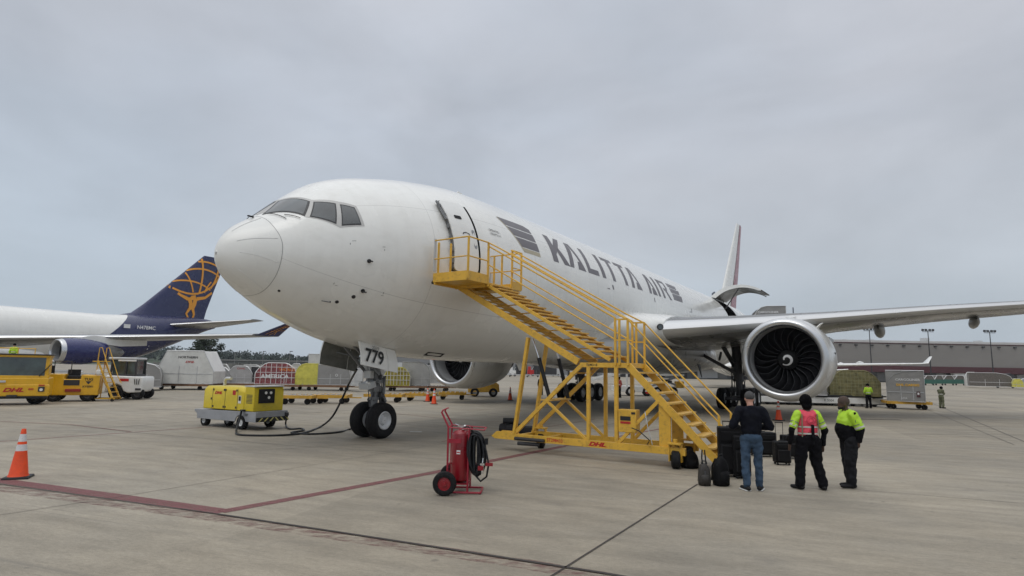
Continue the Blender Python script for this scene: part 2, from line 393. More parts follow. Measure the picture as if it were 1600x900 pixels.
# ------------------------------------------------------------------ ground
def concrete():
    m = bpy.data.materials.new('apron_concrete'); m.use_nodes = True
    t = m.node_tree; b = t.nodes['Principled BSDF']; Nn = t.nodes.new; L = t.links.new
    tc = Nn('ShaderNodeTexCoord')
    rot = Nn('ShaderNodeMapping'); rot.inputs['Rotation'].default_value = (0, 0, R(20)); L(tc.outputs['Object'], rot.inputs[0])
    def noise(sc, det=5, ro=.55, stretch=None, dist=0):
        src = rot.outputs[0]
        if stretch:
            mp = Nn('ShaderNodeMapping'); mp.inputs['Scale'].default_value = stretch; L(src, mp.inputs[0]); src = mp.outputs[0]
        n = Nn('ShaderNodeTexNoise'); n.inputs['Scale'].default_value = sc; n.inputs['Detail'].default_value = det; n.inputs['Roughness'].default_value = ro
        n.inputs['Distortion'].default_value = dist
        L(src, n.inputs[0]); return n.outputs[0]
    def rng(src, a, b_, c, d):
        r = Nn('ShaderNodeMapRange'); r.inputs[1].default_value = a; r.inputs[2].default_value = b_; r.inputs[3].default_value = c; r.inputs[4].default_value = d
        L(src, r.inputs[0]); return r.outputs[0]
    def mul(x, y):
        k = Nn('ShaderNodeMath'); k.operation = 'MULTIPLY'; L(x, k.inputs[0]); L(y, k.inputs[1]); return k.outputs[0]
    big = rng(noise(.09, 4), .3, .7, .80, 1.12)
    mid = rng(noise(.8, 7, .65, (1, 3.2, 1)), .3, .7, .80, 1.16)
    fine = rng(noise(11, 8, .8, (1, 2.2, 1)), .28, .72, .74, 1.20)
    grit = rng(noise(70, 4, .85), .25, .75, .66, 1.28)
    # slabs differ slightly in tone
    br = Nn('ShaderNodeTexBrick'); br.offset = 0; br.inputs['Scale'].default_value = 1; br.inputs['Mortar Size'].default_value = 0
    br.inputs['Brick Width'].default_value = 6.1; br.inputs['Row Height'].default_value = 6.1
    br.inputs['Color1'].default_value = (.90, .90, .90, 1); br.inputs['Color2'].default_value = (1.07, 1.07, 1.07, 1)
    L(rot.outputs[0], br.inputs[0])
    bw = Nn('ShaderNodeRGBToBW'); L(br.outputs[0], bw.inputs[0])
    f = mul(mul(mul(big, mid), mul(fine, grit)), bw.outputs[0])
    base = Nn('ShaderNodeMix'); base.data_type = 'RGBA'; base.inputs[6].default_value = (.350, .308, .240, 1); base.inputs[7].default_value = (.305, .274, .220, 1)
    L(rng(noise(.23, 4), .4, .6, 0, 1), base.inputs[0])
    sc = Nn('ShaderNodeVectorMath'); sc.operation = 'SCALE'; L(base.outputs[2], sc.inputs[0]); L(f, sc.inputs['Scale'])
    last = sc.outputs[0]
    # oil and tyre stains
    st = rng(noise(.55, 5, .6, (1, 1.8, 1), .4), .60, .74, 0, .5)
    st2 = rng(noise(2.6, 5, .6, (1, 2.2, 1), .3), .66, .76, 0, .55)
    for s_ in (st, st2):
        mm = Nn('ShaderNodeMix'); mm.data_type = 'RGBA'; mm.inputs[7].default_value = (.16, .145, .125, 1); L(s_, mm.inputs[0]); L(last, mm.inputs[6]); last = mm.outputs[2]
    pale = rng(noise(1.1, 6, .7, (.6, 3, 1)), .6, .75, 0, .35)
    mm = Nn('ShaderNodeMix'); mm.data_type = 'RGBA'; mm.inputs[7].default_value = (.44, .41, .35, 1); L(pale, mm.inputs[0]); L(last, mm.inputs[6]); last = mm.outputs[2]
    # chips, spots and pits
    vo = Nn('ShaderNodeTexVoronoi'); vo.inputs['Scale'].default_value = 2.2; vo.inputs['Randomness'].default_value = 1; L(rot.outputs[0], vo.inputs[0])
    wob = rng(noise(9, 4), .3, .7, .5, 1.6)
    dv = Nn('ShaderNodeMath'); dv.operation = 'DIVIDE'; L(vo.outputs['Distance'], dv.inputs[0]); L(wob, dv.inputs[1])
    spot = mul(rng(dv.outputs[0], .05, .10, .55, 0), rng(noise(.35, 3), .48, .6, 0, 1))
    mm = Nn('ShaderNodeMix'); mm.data_type = 'RGBA'; mm.inputs[7].default_value = (.12, .108, .092, 1); L(spot, mm.inputs[0]); L(last, mm.inputs[6]); last = mm.outputs[2]
    # long tyre scuffs
    tyre = mul(rng(noise(1.0, 3, .5, (.05, 3.4, 1)), .60, .74, 0, .42), rng(noise(.12, 2), .45, .6, 0, 1))
    mm = Nn('ShaderNodeMix'); mm.data_type = 'RGBA'; mm.inputs[7].default_value = (.14, .13, .115, 1); L(tyre, mm.inputs[0]); L(last, mm.inputs[6]); last = mm.outputs[2]
    L(last, b.inputs['Base Color'])
    L(rng(noise(.7, 4), .3, .7, .62, .85), b.inputs['Roughness']); b.inputs['Specular IOR Level'].default_value = .35
    bp = Nn('ShaderNodeBump'); bp.inputs['Strength'].default_value = .35; bp.inputs['Distance'].default_value = .004
    L(noise(120, 4, .8), bp.inputs['Height']); L(bp.outputs[0], b.inputs['Normal'])
    return m
M_conc = concrete()
M_joint = mat('joint_sealant', (.05, .042, .038), rough=.8, var=.3, scale=3)
M_jointf = mat('joint_faint', (.15, .135, .115), rough=.85, var=.3, scale=2)
def worn(name, c, amount, sc=5):
    m = bpy.data.materials.new(name); m.use_nodes = True
    t = m.node_tree; b = t.nodes['Principled BSDF']; Nn = t.nodes.new; L = t.links.new
    b.inputs['Base Color'].default_value = (*c, 1); b.inputs['Roughness'].default_value = .75
    tc = Nn('ShaderNodeTexCoord')
    mp = Nn('ShaderNodeMapping'); mp.inputs['Scale'].default_value = (1, 3, 1); mp.inputs['Rotation'].default_value = (0, 0, R(20)); L(tc.outputs['Object'], mp.inputs[0])
    n = Nn('ShaderNodeTexNoise'); n.inputs['Scale'].default_value = sc; n.inputs['Detail'].default_value = 8; n.inputs['Roughness'].default_value = .75; L(mp.outputs[0], n.inputs[0])
    r = Nn('ShaderNodeMapRange'); r.inputs[1].default_value = .38; r.inputs[2].default_value = .62; r.inputs[3].default_value = amount[0]; r.inputs[4].default_value = amount[1]; L(n.outputs[0], r.inputs[0])
    L(r.outputs[0], b.inputs['Alpha'])
    return m
M_redline = worn('worn_red_line', (.20, .075, .078), (.48, 1.0))
M_redfaint = worn('worn_red_overspray', (.19, .085, .08), (-.2, .6), 3)
M_redthin = worn('thin_red_line', (.20, .06, .055), (.45, .9))
M_whitel = worn('worn_white_dash', (.6, .6, .58), (.5, 1))

g = MB(); g.add([(-1600, -150, 0), (1600, -150, 0), (1600, 1070, 0), (-1600, 1070, 0)], [(0, 1, 2, 3)])
tag(g.build('apron_ground', M_conc, smooth=0), kind='structure')

def strip(mb, pts, wd, z=.004, mi=0):
    pts = [Vector((p[0], p[1], z)) for p in pts]
    for a, b in zip(pts[:-1], pts[1:]):
        d = (b - a).normalized(); n_ = Vector((-d.y, d.x, 0)) * wd / 2
        mb.add([a - n_, b - n_, b + n_, a + n_], [(0, 1, 2, 3)], mi)
def ext(p, q, e0=0, e1=0):
    d = (q - p).normalized(); return [p - d * e0, q + d * e1]
j = MB()
strip(j, ext(G(0, 757), G(340, 804), 20), .03, .012); strip(j, [G(340, 804), G(560, 837), G(760, 868), G(940, 896)], .05, .012)
strip(j, ext(G(940, 896), G(960, 899.4), 0, 8), .05, .012)
strip(j, ext(G(865, 899), G(1090, 757), 6, .0), .022, .012)
j.build('slab_joint', M_joint, smooth=0)['kind'] = 'structure'
j = MB()
strip(j, [G(800, 720), G(1095, 745), G(1300, 762), G(1600, 787), G(1600, 787) + (G(1600, 787) - G(1300, 762)) * 6], .016, .008)
strip(j, ext(G(0, 805), G(190, 776), 8), .016, .008); strip(j, [G(190, 776), G(440, 735), G(650, 700), G(760, 684)], .014, .008)
strip(j, [G(0, 659), G(110, 664), G(200, 675), G(450, 696), G(700, 712), G(800, 720)], .022, .008)
strip(j, ext(G(585, 687), G(700, 691), 3, 7), .03, .008); strip(j, ext(G(470, 700), G(590, 693), 1, 0), .02, .008)
strip(j, ext(G(1265, 677), G(1600, 680), 6, 30), .03, .008)
strip(j, ext(G(1480, 640), G(1600, 690), 12, 3), .05, .008)
for k in range(1, 9):       # more joints farther off, same two directions
    a = G(1265, 677); strip(j, [a + Vector((-60 + k, 7.2 * k, 0)), a + Vector((90, 7.2 * k - 6, 0))], .035, .008)
    strip(j, [Vector((-55 + 0 * k, 24 + 8 * k, 0)), Vector((0, 20 + 8 * k, 0))], .03, .008)
for k in range(-5, 9):
    a = Vector((9 + 7.6 * k, 20, 0)); strip(j, [a, a + Vector((33, 60, 0))], .03, .008)
j.build('slab_joint', M_jointf, smooth=0)['kind'] = 'structure'
r1 = MB()
strip(r1, [G(0, 751) + Vector((-8, 3.2, 0)), G(0, 751), G(190, 777), G(350, 800)], .30, .004)
strip(r1, [G(345, 800), G(670, 740), G(880, 697.5)], .23, .006)
strip(r1, ext(G(880, 697.5), G(1000, 676), 0, 3), .12, .006)
r1.build('red_marking_line', M_redline, smooth=0)['kind'] = 'structure'
r2_ = MB()
strip(r2_, [G(0, 763) + Vector((-8, 3.2, 0)), G(0, 763), G(330, 808), G(560, 842), G(800, 878), G(950, 903)], .34, .002)
r2_.build('red_marking_line', M_redfaint, smooth=0)['kind'] = 'structure'
r3 = MB()
strip(r3, [G(0, 690) + Vector((-20, 1.6, 0)), G(0, 690), G(300, 669), G(420, 661)], .09, .004)
strip(r3, [G(560, 640), G(700, 655), G(860, 663)], .07, .004); strip(r3, [G(690, 690), G(800, 676), G(930, 655)], .06, .004)
strip(r3, [G(0, 658.5), G(110, 663.5), G(205, 674.5)], .07, .004)
r3.build('red_marking_line', M_redthin, smooth=0)['kind'] = 'structure'
d1 = MB(); a = G(640, 674.5); d1.add([a + Vector((0, -.1, .005)), a + Vector((.42, -.12, .005)), a + Vector((.42, .12, .005)), a + Vector((0, .12, .005))], [(0, 1, 2, 3)])
d1.build('white_marking_dash', M_whitel, smooth=0)['kind'] = 'structure'
# recessed manhole cover plates
for px, py, wd in ((1345, 655, 1.9), (1392, 656, .9)):
    c = G(px, py); h_ = MB(); h_.box((c.x, c.y, .008), (wd, .35, .012)); h_.build('drain_cover', M_jointf, smooth=0)['kind'] = 'structure'
# ------------------------------------------------------------------ main freighter
TH = math.pi * 1.5 - .5733
PO = Matrix.Rotation(TH, 3, 'Z') @ Vector((-7.7513, -13.906, 0))
plane = empty('cargo_airplane', (PO.x, PO.y, 0), TH, 'white twin engine cargo jet with KALITTA AIR lettering and its nose to the camera', 'airplane')
ZC = 5.54; S0 = .356; TIP = -.634
ST_ = np.array([.356, .476, .806, 1.356, 2.156, 3.056, 3.956, 4.856, 6.056, 8.356, 10.856, 44., 48., 53., 58., 62., 63.2])
TT_ = [-.634, -.23, .148, .54, 1.23, 1.884, 2.251, 2.484, 2.754, 3.04, 3.1, 3.1, 3.08, 3.0, 2.75, 2.2, 1.7]
BB_ = [-.634, -.975, -1.276, -1.604, -1.989, -2.319, -2.597, -2.788, -2.929, -3.06, -3.1, -3.1, -2.7, -1.5, -.1, .9, 1.1]
WW_ = [0, .268, .677, 1.12, 1.668, 2.129, 2.487, 2.719, 2.894, 3.06, 3.1, 3.1, 2.95, 2.35, 1.5, .6, .2]
QQ_ = np.sqrt(ST_ - S0)
def _sec(s):
    q = math.sqrt(max(s - S0, 0))
    t = float(pchip(QQ_, TT_, q)); b = float(pchip(QQ_, BB_, q)); w_ = float(pchip(QQ_, WW_, q))
    zm = TIP * (1 - min(max((s - S0) / 8, 0), 1)) ** 1.5 if s < 12 else 0.0
    if s > 44: zm = (t + b) / 2 * min((s - 44) / 6, 1)
    zm = min(max(zm, b), t)
    return t, b, w_, zm
_sc = {}
def fpt(s, a, off=0.0):
    """point on the fuselage skin: station s, angle a in degrees from the crown towards port"""
    k = round(s, 4)
    if k not in _sc: _sc[k] = _sec(s)
    t, b, w_, zm = _sc[k]; ar = R(a); ca = math.cos(ar)
    p = Vector((-s, w_ * math.sin(ar), ZC + zm + ((t - zm) if ca > 0 else (zm - b)) * ca))
    if off:
        e = .02
        p1 = fpt(s + e, a); p2 = fpt(s, a + .5); n_ = (p1 - p).cross(p2 - p)
        if n_.length > 0: n_.normalize()
        c_ = Vector((-s, 0, ZC + zm))
        if n_.dot(p - c_) < 0: n_ = -n_
        p = p + n_ * off
    return p
DOOR = (5.98, 7.28, 50.0, 97.5); CARGO = (41.0, 44.7, 30.0, 107.5)
ss = sorted(set([S0 + 1e-4] + [S0 + (i / 40) ** 2 * 8 for i in range(1, 41)] + list(np.linspace(8.6, 40.5, 40)) + [5.98, 7.28, 41.0, 44.7] + list(np.linspace(42, 44, 3)) + list(np.linspace(45.5, 63.2, 22))))
ss = [s for i, s in enumerate(ss) if not any(abs(s - q) < .05 and s != q for q in (5.98, 7.28, 41.0, 44.7))]
NA = 144
fu = MB(); fu.v = [tuple(fpt(s, 2.5 * j)) for s in ss for j in range(NA)]
def inbox(s, a, B): return B[0] - 1e-3 < s < B[1] + 1e-3 and B[2] < a < B[3]
for i in range(len(ss) - 1):
    sm = (ss[i] + ss[i + 1]) / 2
    for j in range(NA):
        am = 2.5 * j + 1.25
        if inbox(sm, am, DOOR) or inbox(sm, am, CARGO): continue
        fu.f.append((i * NA + j, i * NA + (j + 1) % NA, (i + 1) * NA + (j + 1) % NA, (i + 1) * NA + j)); fu.mi.append(0)
fu.f.append(tuple(j for j in range(NA))); fu.mi.append(0)
fu.f.append(tuple((len(ss) - 1) * NA + j for j in range(NA - 1, -1, -1))); fu.mi.append(0)
fuselage = fu.build('fuselage', M_white, plane, smooth=180)

def patch(name, quad, mt, parent, off=.005, n=8, m_=8, mirror=False):
    """bilinear patch between four (s, angle) corners lying on the skin"""
    sg = -1 if mirror else 1
    mb = MB(); V = []
    for i in range(n + 1):
        for j in range(m_ + 1):
            u, v = i / n, j / m_
            s = (1 - u) * ((1 - v) * quad[0][0] + v * quad[1][0]) + u * ((1 - v) * quad[3][0] + v * quad[2][0])
            a = (1 - u) * ((1 - v) * quad[0][1] + v * quad[1][1]) + u * ((1 - v) * quad[3][1] + v * quad[2][1])
            p = fpt(s, a * sg, off); V.append(p)
    F = [(i * (m_ + 1) + j, i * (m_ + 1) + j + 1, (i + 1) * (m_ + 1) + j + 1, (i + 1) * (m_ + 1) + j) for i in range(n) for j in range(m_)]
    if mb is not None: mb.add(V, F)
    return mb.build(name, mt, parent, smooth=180) if name else (V, F)
def decal(polys, mt, name, parent, off=.005, step=2.0):
    """flat outlines in (s, angle) draped on the skin"""
    import bmesh
    bm = bmesh.new()
    for poly in polys:
        vs = [bm.verts.new((p[0], p[1] * .054, 0)) for p in poly]; bm.faces.new(vs)
    lo = min(p[1] for q in polys for p in q); hi = max(p[1] for q in polys for p in q)
    a = math.ceil(lo / step) * step
    while a < hi:
        g_ = bm.verts[:] + bm.edges[:] + bm.faces[:]
        bmesh.ops.bisect_plane(bm, geom=g_, plane_co=(0, a * .054, 0), plane_no=(0, 1, 0)); a += step
    lo = min(p[0] for q in polys for p in q); hi = max(p[0] for q in polys for p in q); a = math.ceil(lo)
    while a < hi:
        g_ = bm.verts[:] + bm.edges[:] + bm.faces[:]
        bmesh.ops.bisect_plane(bm, geom=g_, plane_co=(a, 0, 0), plane_no=(1, 0, 0)); a += 1
    bmesh.ops.triangulate(bm, faces=bm.faces[:])
    bm.verts.index_update()
    mb = MB(); mb.add([fpt(v.co.x, v.co.y / .054, off) for v in bm.verts], [tuple(v.index for v in f.verts) for f in bm.faces]); bm.free()
    return mb.build(name, mt, parent, smooth=180)

# radome
seam_a = [0, 45, 85, 112, 147, 180]; seam_s = [1.25, 1.29, 1.39, 1.39, 1.37, 1.31]
def seam(a):
    a = a % 360; a = a if a <= 180 else 360 - a
    return float(pchip(seam_a, seam_s, a))
rd = MB(); V = []
for i in range(25):
    for j in range(72):
        a = j * 5; s = S0 + .0004 + (seam(a) - S0 - .0004) * (i / 24) ** 1.6; V.append(fpt(s, a, .004))
rd.add(V, [(i * 72 + j, i * 72 + (j + 1) % 72, (i + 1) * 72 + (j + 1) % 72, (i + 1) * 72 + j) for i in range(24) for j in range(72)] + [tuple(range(72))])
radome = rd.build('radome', M_radome, plane, smooth=180)
rs = MB(); V = []
for i in range(2):
    for j in range(144): a = j * 2.5; V.append(fpt(seam(a) + i * .010, a, .006))
rs.add(V, [(j, (j + 1) % 144, 144 + (j + 1) % 144, 144 + j) for j in range(144)])
rs.build('radome_seam', M_line, radome, smooth=180)
for (s0_, a0, s1, a1) in ((.62, 62, 1.32, 72), (.66, 92, 1.36, 106), (.72, 135, 1.33, 150), (.62, 20, 1.24, 22)):
    for sg in (1, -1):
        pts = [fpt(s0_ + (s1 - s0_) * t / 12, sg * (a0 + (a1 - a0) * t / 12), .007) for t in range(13)]
        q = MB(); q.tube(pts, .0045, 5); q.build('lightning_strip', M_lgrey if a0 < 80 else M_whitemark, radome, smooth=180)

# windshield, both sides
FR = [[(1.36, 0), (2.02, 0), (2.31, 34), (1.965, 52.8)], [(1.965, 52.8), (2.31, 34), (2.812, 47.6), (2.60, 70.8)], [(2.60, 70.8), (2.812, 47.6), (3.147, 54.5), (3.20, 71.6)]]
PN = [[(1.375, 13), (1.945, 2.6), (2.23, 34.6), (1.945, 50.0)], [(2.05, 53.8), (2.305, 38.0), (2.69, 48.3), (2.53, 66.8)], [(2.66, 69.2), (2.79, 50.6), (3.08, 56), (3.115, 70.2)]]
def shrink(q, f, g=None):
    cx = sum(p[0] for p in q) / 4; cy = sum(p[1] for p in q) / 4
    return [(cx + (p[0] - cx) * f, cy + (p[1] - cy) * f) for p in q]
for mir in (False, True):
    fm = MB()
    for q in FR:
        V, F = patch(None, q, None, None, .006, 10, 6, mir); fm.add(V, F)
    wfr = fm.build('windshield_frame', M_wframe, plane, smooth=180)
    for q in PN:
        patch('window_seal', shrink(q, 1.05), M_seal, wfr, .010, 10, 8, mir)
        patch('window_pane', shrink(q, .93), M_glass, wfr, .014, 10, 8, mir)
# wipers
for (p, q) in (((1.43, 20), (1.60, 46)), ((1.85, 52), (1.62, 38))):
    for sg in (1, -1):
        k = MB(); k.tube([fpt(p[0] + (q[0] - p[0]) * t / 6, sg * (p[1] + (q[1] - p[1]) * t / 6), .03) for t in range(7)], .009, 5); k.build('wiper', M_black, plane)
k = MB(); k.box((-1.12, .12, 5.98), (.16, .05, .03)); k.build('wiper', M_black, plane)

# livery
def rect(s0_, s1, y0, y1): return [(s0_, y0), (s1, y0), (s1, y1), (s0_, y1)]
AT, AB = 51.0, 74.8
def Y(f): return AB + (AT - AB) * f     # 0 bottom .. 1 top
def letterA(l, r, ap, st=.36):
    # left stroke, right stroke with a solid foot, no crossbar
    return [[(l, Y(0)), (l + st, Y(0)), (ap + st * .55, Y(.72)), (ap + st * .25, Y(1)), (ap - .05, Y(1))],
            [(ap + .1, Y(1)), (ap + .38, Y(1)), (r, Y(0)), (r - .72, Y(0)), (r - .62, Y(.30)), (r - .42, Y(.30))]]
L_ = []
L_ += [[(12.1, Y(0)), (12.52, Y(0)), (12.55, Y(1)), (12.15, Y(1))], [(12.52, Y(.28)), (12.52, Y(.60)), (13.02, Y(1)), (13.42, Y(1)), (12.9, Y(.55))], [(12.75, Y(.50)), (12.92, Y(.58)), (13.5, Y(0)), (13.02, Y(0)), (12.7, Y(.38))]]
L_ += letterA(13.5, 15.0, 13.98)
L_ += [rect(15.22, 15.56, Y(0), Y(1)), rect(15.56, 16.35, Y(0), Y(.2))]
L_ += [rect(16.72, 17.10, Y(0), Y(1))]
L_ += [rect(17.47, 18.66, Y(.84), Y(1)), rect(17.90, 18.24, Y(0), Y(.84))]
L_ += [rect(19.03, 20.16, Y(.84), Y(1)), rect(19.43, 19.78, Y(0), Y(.84))]
L_ += letterA(20.3, 21.75, 20.75)
L_ += letterA(22.8, 24.1, 23.2)
L_ += [rect(24.3, 24.66, Y(0), Y(1))]
L_ += [rect(25.12, 25.48, Y(0), Y(1)), [(25.48, Y(.84)), (26.2, Y(.84)), (26.42, Y(1)), (25.48, Y(1))], [(26.2, Y(.84)), (26.2, Y(.55)), (26.5, Y(.62)), (26.5, Y(.92)), (26.42, Y(1))], [(25.7, Y(.42)), (26.3, Y(.42)), (26.5, Y(.62)), (26.2, Y(.55)), (25.7, Y(.55))], [(25.85, Y(.42)), (26.25, Y(0)), (26.62, Y(0)), (26.2, Y(.42))]]
def fixw(p):   # consistent winding
    A = sum(p[i][0] * p[(i + 1) % len(p)][1] - p[(i + 1) % len(p)][0] * p[i][1] for i in range(len(p)))
    return p if A < 0 else p[::-1]
for nm_, grp in (('letter_k', L_[0:3]), ('letter_a', L_[3:5]), ('letter_l', L_[5:7]), ('letter_i', L_[7:8]), ('letter_t', L_[8:10]), ('letter_t', L_[10:12]), ('letter_a', L_[12:14]), ('letter_a', L_[14:16]), ('letter_i', L_[16:17]), ('letter_r', L_[17:22])):
    decal([fixw(p) for p in grp], M_livery, nm_, plane)
def lgx(a, l=True): return (9.03 + (a - 50.3) / 24 * .92) if l else 11.08
bars = [(50.2, 56.6), (57.5, 64.0), (64.9, 71.7)]
P_ = []
for a0, a1 in bars:
    tr = 10.75 if a0 < 52 else 11.08
    P_.append([(lgx(a0), a0), (tr, a0), (11.08, a0 + 2.0), (11.08, a1), (lgx(a1), a1)])
decal([fixw(p) for p in P_], M_livery, 'logo_bars', plane)
decal([fixw([(lgx(72.3), 72.3), (11.08, 72.3), (11.08, 75.3), (lgx(74.6), 75.3)]), fixw([(lgx(50.6) - .07, 50.8), (lgx(50.6) , 50.8), (lgx(75.3), 75.3), (lgx(75.3) - .06, 75.3)])], M_gold, 'logo_edge', plane)
P_ = []
for a0, a1 in ((50.6, 56.5), (57.6, 64.0), (65.0, 73.0)):
    l0 = 27.2 + (a0 - 50) * .01; P_.append([(27.15 - .0 * a0, a0), (29.0, a0), (28.75, a1), (27.05, a1)])
decal([fixw(p) for p in P_], M_livery, 'logo_bars', plane)
# small stencilled lines and marks
def small_text(txt, s, a, size, mt=M_blackmark, bold=.0):
    p = fpt(s, a, .007); up = (fpt(s, a - 1, .007) - p).normalized(); rt = Vector((-1, 0, 0))
    mb = MB(); text(mb, txt, face_frame(p, rt, up), size, bold); return mb.build('stencil_marking', mt, plane, smooth=0)
small_text('OPERATED BY', 8.35, 66.3, .12); small_text('KALITTA AIR', 8.35, 69.0, .12)
decal([fixw([(17.6, 79), (17.75, 79), (17.78, 83), (17.63, 83)])], M_livery, 'port_marking', plane); decal([fixw([(17.0, 83), (17.3, 83), (17.3, 83.8), (17.0, 83.8)])], M_livery, 'port_marking', plane)
decal([fixw(rect(23.3, 23.42, 78.5, 83))], M_livery, 'port_marking', plane)
decal([fixw(rect(30.3, 30.4, 77, 82))], M_livery, 'port_marking', plane); decal([fixw(rect(29.9, 30.3, 81.5, 82.3))], M_livery, 'port_marking', plane)
for (s, a, kx, ky) in ((2.85, 82, .10, .012), (2.80, 83.5, .012, .07), (3.62, 86, .08, .012), (3.67, 87.5, .012, .06), (2.6, 117, .012, .08), (2.64, 119.0, .07, .012), (3.9, 117, .012, .08), (3.86, 119.5, .08, .012)):
    decal([fixw(rect(s, s + kx, a, a + ky * 19))], M_blackmark, 'jack_mark', plane, .005)
# probes
for (s, a) in ((3.292, 96.5), (3.35, 119.0)):
    for sg in (1, -1):
        p = fpt(s, sg * a, 0); n_ = (fpt(s, sg * a, 1.0) - p); q = MB(); q.cyl(p, p + n_ * .03, .055, 14)
        q.box(p + n_ * .09 + Vector((-.03, 0, 0)), (.13, .03, .03)); q.cyl(p + n_ * .02, p + n_ * .09, .018, 8); q.build('air_probe', M_dark, plane)
for (s, a, r_) in ((3.205, 125.2, .055), (1.62, 142, .035), (2.9, 133, .05)):
    p = fpt(s, a, 0); n_ = (fpt(s, a, 1.0) - p); q = MB(); q.cyl(p - n_ * .01, p + n_ * .008, r_, 18); q.cyl(p, p + n_ * .012, r_ * .6, 14); q.build('sensor_port', M_dark, plane)
p = fpt(2.75, 134.5, .03); q = MB(); q.bar(p, p + Vector((.28, .0, .01)), .022); q.bar(p, fpt(2.75, 134.5, 0), .03); q.build('pitot_probe', M_gear, plane)
q = MB(); q.add([fpt(7.2, 160, .006), fpt(7.35, 167, .006), fpt(8.25, 167, .006), fpt(8.05, 160, .006)], [(0, 1, 2, 3)]); q.build('ram_air_scoop', M_black, plane)
for s in (9.5, 13.0, 19.0, 25.0):
    q = MB(); q.prism([(-s, 8.6), (-s - .5, 8.6), (-s - .55, 8.95), (-s - .3, 8.98)], .04); q.build('blade_antenna', M_white2, plane)
q = MB(); q.prism([(-14.2, 2.5), (-14.7, 2.5), (-14.8, 2.15), (-14.5, 2.13)], .04); q.build('blade_antenna', M_white2, plane)

# crew door: opening, frame, panel standing just proud on its hinge
def skinbox(B, name, mt, depth=1.2):
    mb = MB(); n = 10
    def ring(off): return [fpt(B[0] if k in (0, 1) else B[1], B[2] if k in (0, 3) else B[3], off) for k in range(4)]
    A = [[fpt(s, B[2] + (B[3] - B[2]) * i / n, -.01) for s in (B[0], B[1])] for i in range(n + 1)]
    C = [[Vector((p.x, p.y - depth, p.z)) for p in r_] for r_ in A]
    V = [p for r_ in A for p in r_] + [p for r_ in C for p in r_]; m = 2 * (n + 1); F = []
    for i in range(n):
        F += [(m + 2 * i, m + 2 * i + 1, m + 2 * i + 3, m + 2 * i + 2), (2 * i, m + 2 * i, m + 2 * i + 2, 2 * i + 2), (2 * i + 1, 2 * i + 3, m + 2 * i + 3, m + 2 * i + 1)]
    F += [(0, 1, m + 1, m), (2 * n, m + 2 * n, m + 2 * n + 1, 2 * n + 1)]
    mb.add(V, F); return mb.build(name, mt, plane, smooth=0)
skinbox(DOOR, 'doorway', M_black)
skinbox(CARGO, 'cargo_bay', M_black, 2.5)
def rounded(s0_, s1, a0, a1, rs_, ra, n=6):
    P = []
    for cx, cy, t0 in ((s1 - rs_, a1 - ra, 0), (s0_ + rs_, a1 - ra, 90), (s0_ + rs_, a0 + ra, 180), (s1 - rs_, a0 + ra, 270)):
        for k in range(n + 1):
            t = R(t0 + 90 * k / n); P.append((cx + rs_ * math.cos(t), cy + ra * math.sin(t)))
    return P
def skin_panel(poly, off0, off1, M=None):
    """closed shell with the outline poly, between two heights over the skin"""
    import bmesh
    bm = bmesh.new(); vs = [bm.verts.new((p[0], p[1] * .054, 0)) for p in poly]; bm.faces.new(vs)
    lo = min(p[1] for p in poly); hi = max(p[1] for p in poly); a = math.ceil(lo / 3) * 3
    while a < hi:
        bmesh.ops.bisect_plane(bm, geom=bm.verts[:] + bm.edges[:] + bm.faces[:], plane_co=(0, a * .054, 0), plane_no=(0, 1, 0)); a += 3
    bm.verts.index_update(); nv = len(bm.verts)
    P = [fpt(v.co.x, v.co.y / .054, off1) for v in bm.verts] + [fpt(v.co.x, v.co.y / .054, off0) for v in bm.verts]
    F = [tuple(v.index for v in f.verts) for f in bm.faces]; F += [tuple(i + nv for i in reversed(f)) for f in F]
    for e in bm.edges:
        if len(e.link_faces) == 1: a_, b_ = e.verts[0].index, e.verts[1].index; F.append((a_, b_, b_ + nv, a_ + nv))
    bm.free(); return P, F
P, F = skin_panel(rounded(5.90, 7.13, 50.2, 97.0, .16, 3.0), 0.0, .10)
T = Matrix.Translation(Vector((.0, .06, .0)))
hin = Vector((-5.9, 2.6, 6)); Rz = Matrix.Translation(hin) @ Matrix.Rotation(R(6.5), 4, 'Z') @ Matrix.Translation(-hin)
mb = MB(); mb.add([Rz @ (T @ p) for p in P], F); door = mb.build('crew_door', M_white2, plane, smooth=40, recalc=True)
P, F = skin_panel(rounded(5.885, 7.155, 49.7, 97.5, .17, 3.2), .0, .07)
mb = MB(); mb.add([Rz @ (T @ p) for p in P], F); mb.build('door_seal', M_sealg, door, smooth=40, recalc=True)
def door_decal(poly, mt, name, off=.105):
    mb = MB(); mb.add([Rz @ (T @ fpt(p[0], p[1], off)) for p in poly], [tuple(range(len(poly)))]); return mb.build(name, mt, door, smooth=0)
door_decal(rounded(6.26, 6.62, 61.3, 63.7, .05, .6), M_black, 'door_window')
door_decal(rounded(6.93, 7.08, 70, 82, .06, 1.5), M_grey, 'handle_recess')
door_decal([(6.4, 74), (6.45, 72.8), (6.6, 72.3), (6.76, 73), (6.8, 74), (6.76, 74), (6.7, 73.2), (6.6, 72.8), (6.5, 73.2), (6.44, 74)], M_dark, 'arc_marking')
for t in range(6):
    mb = MB(); a = 55 + t * 7.3; p = fpt(5.9, a, .03); q_ = Rz @ (T @ fpt(5.9, a, .05)); mb.bar(p, q_, .05, .07); mb.box(q_ + Vector((.05, 0, 0)), (.05, .05, .12)); mb.build('door_hinge', M_gear, door)
mb = MB(); mb.bar(fpt(5.86, 51, .1), fpt(5.84, 66, .14), .07, .05)
mb.build('hinge_arm', M_gear, door)

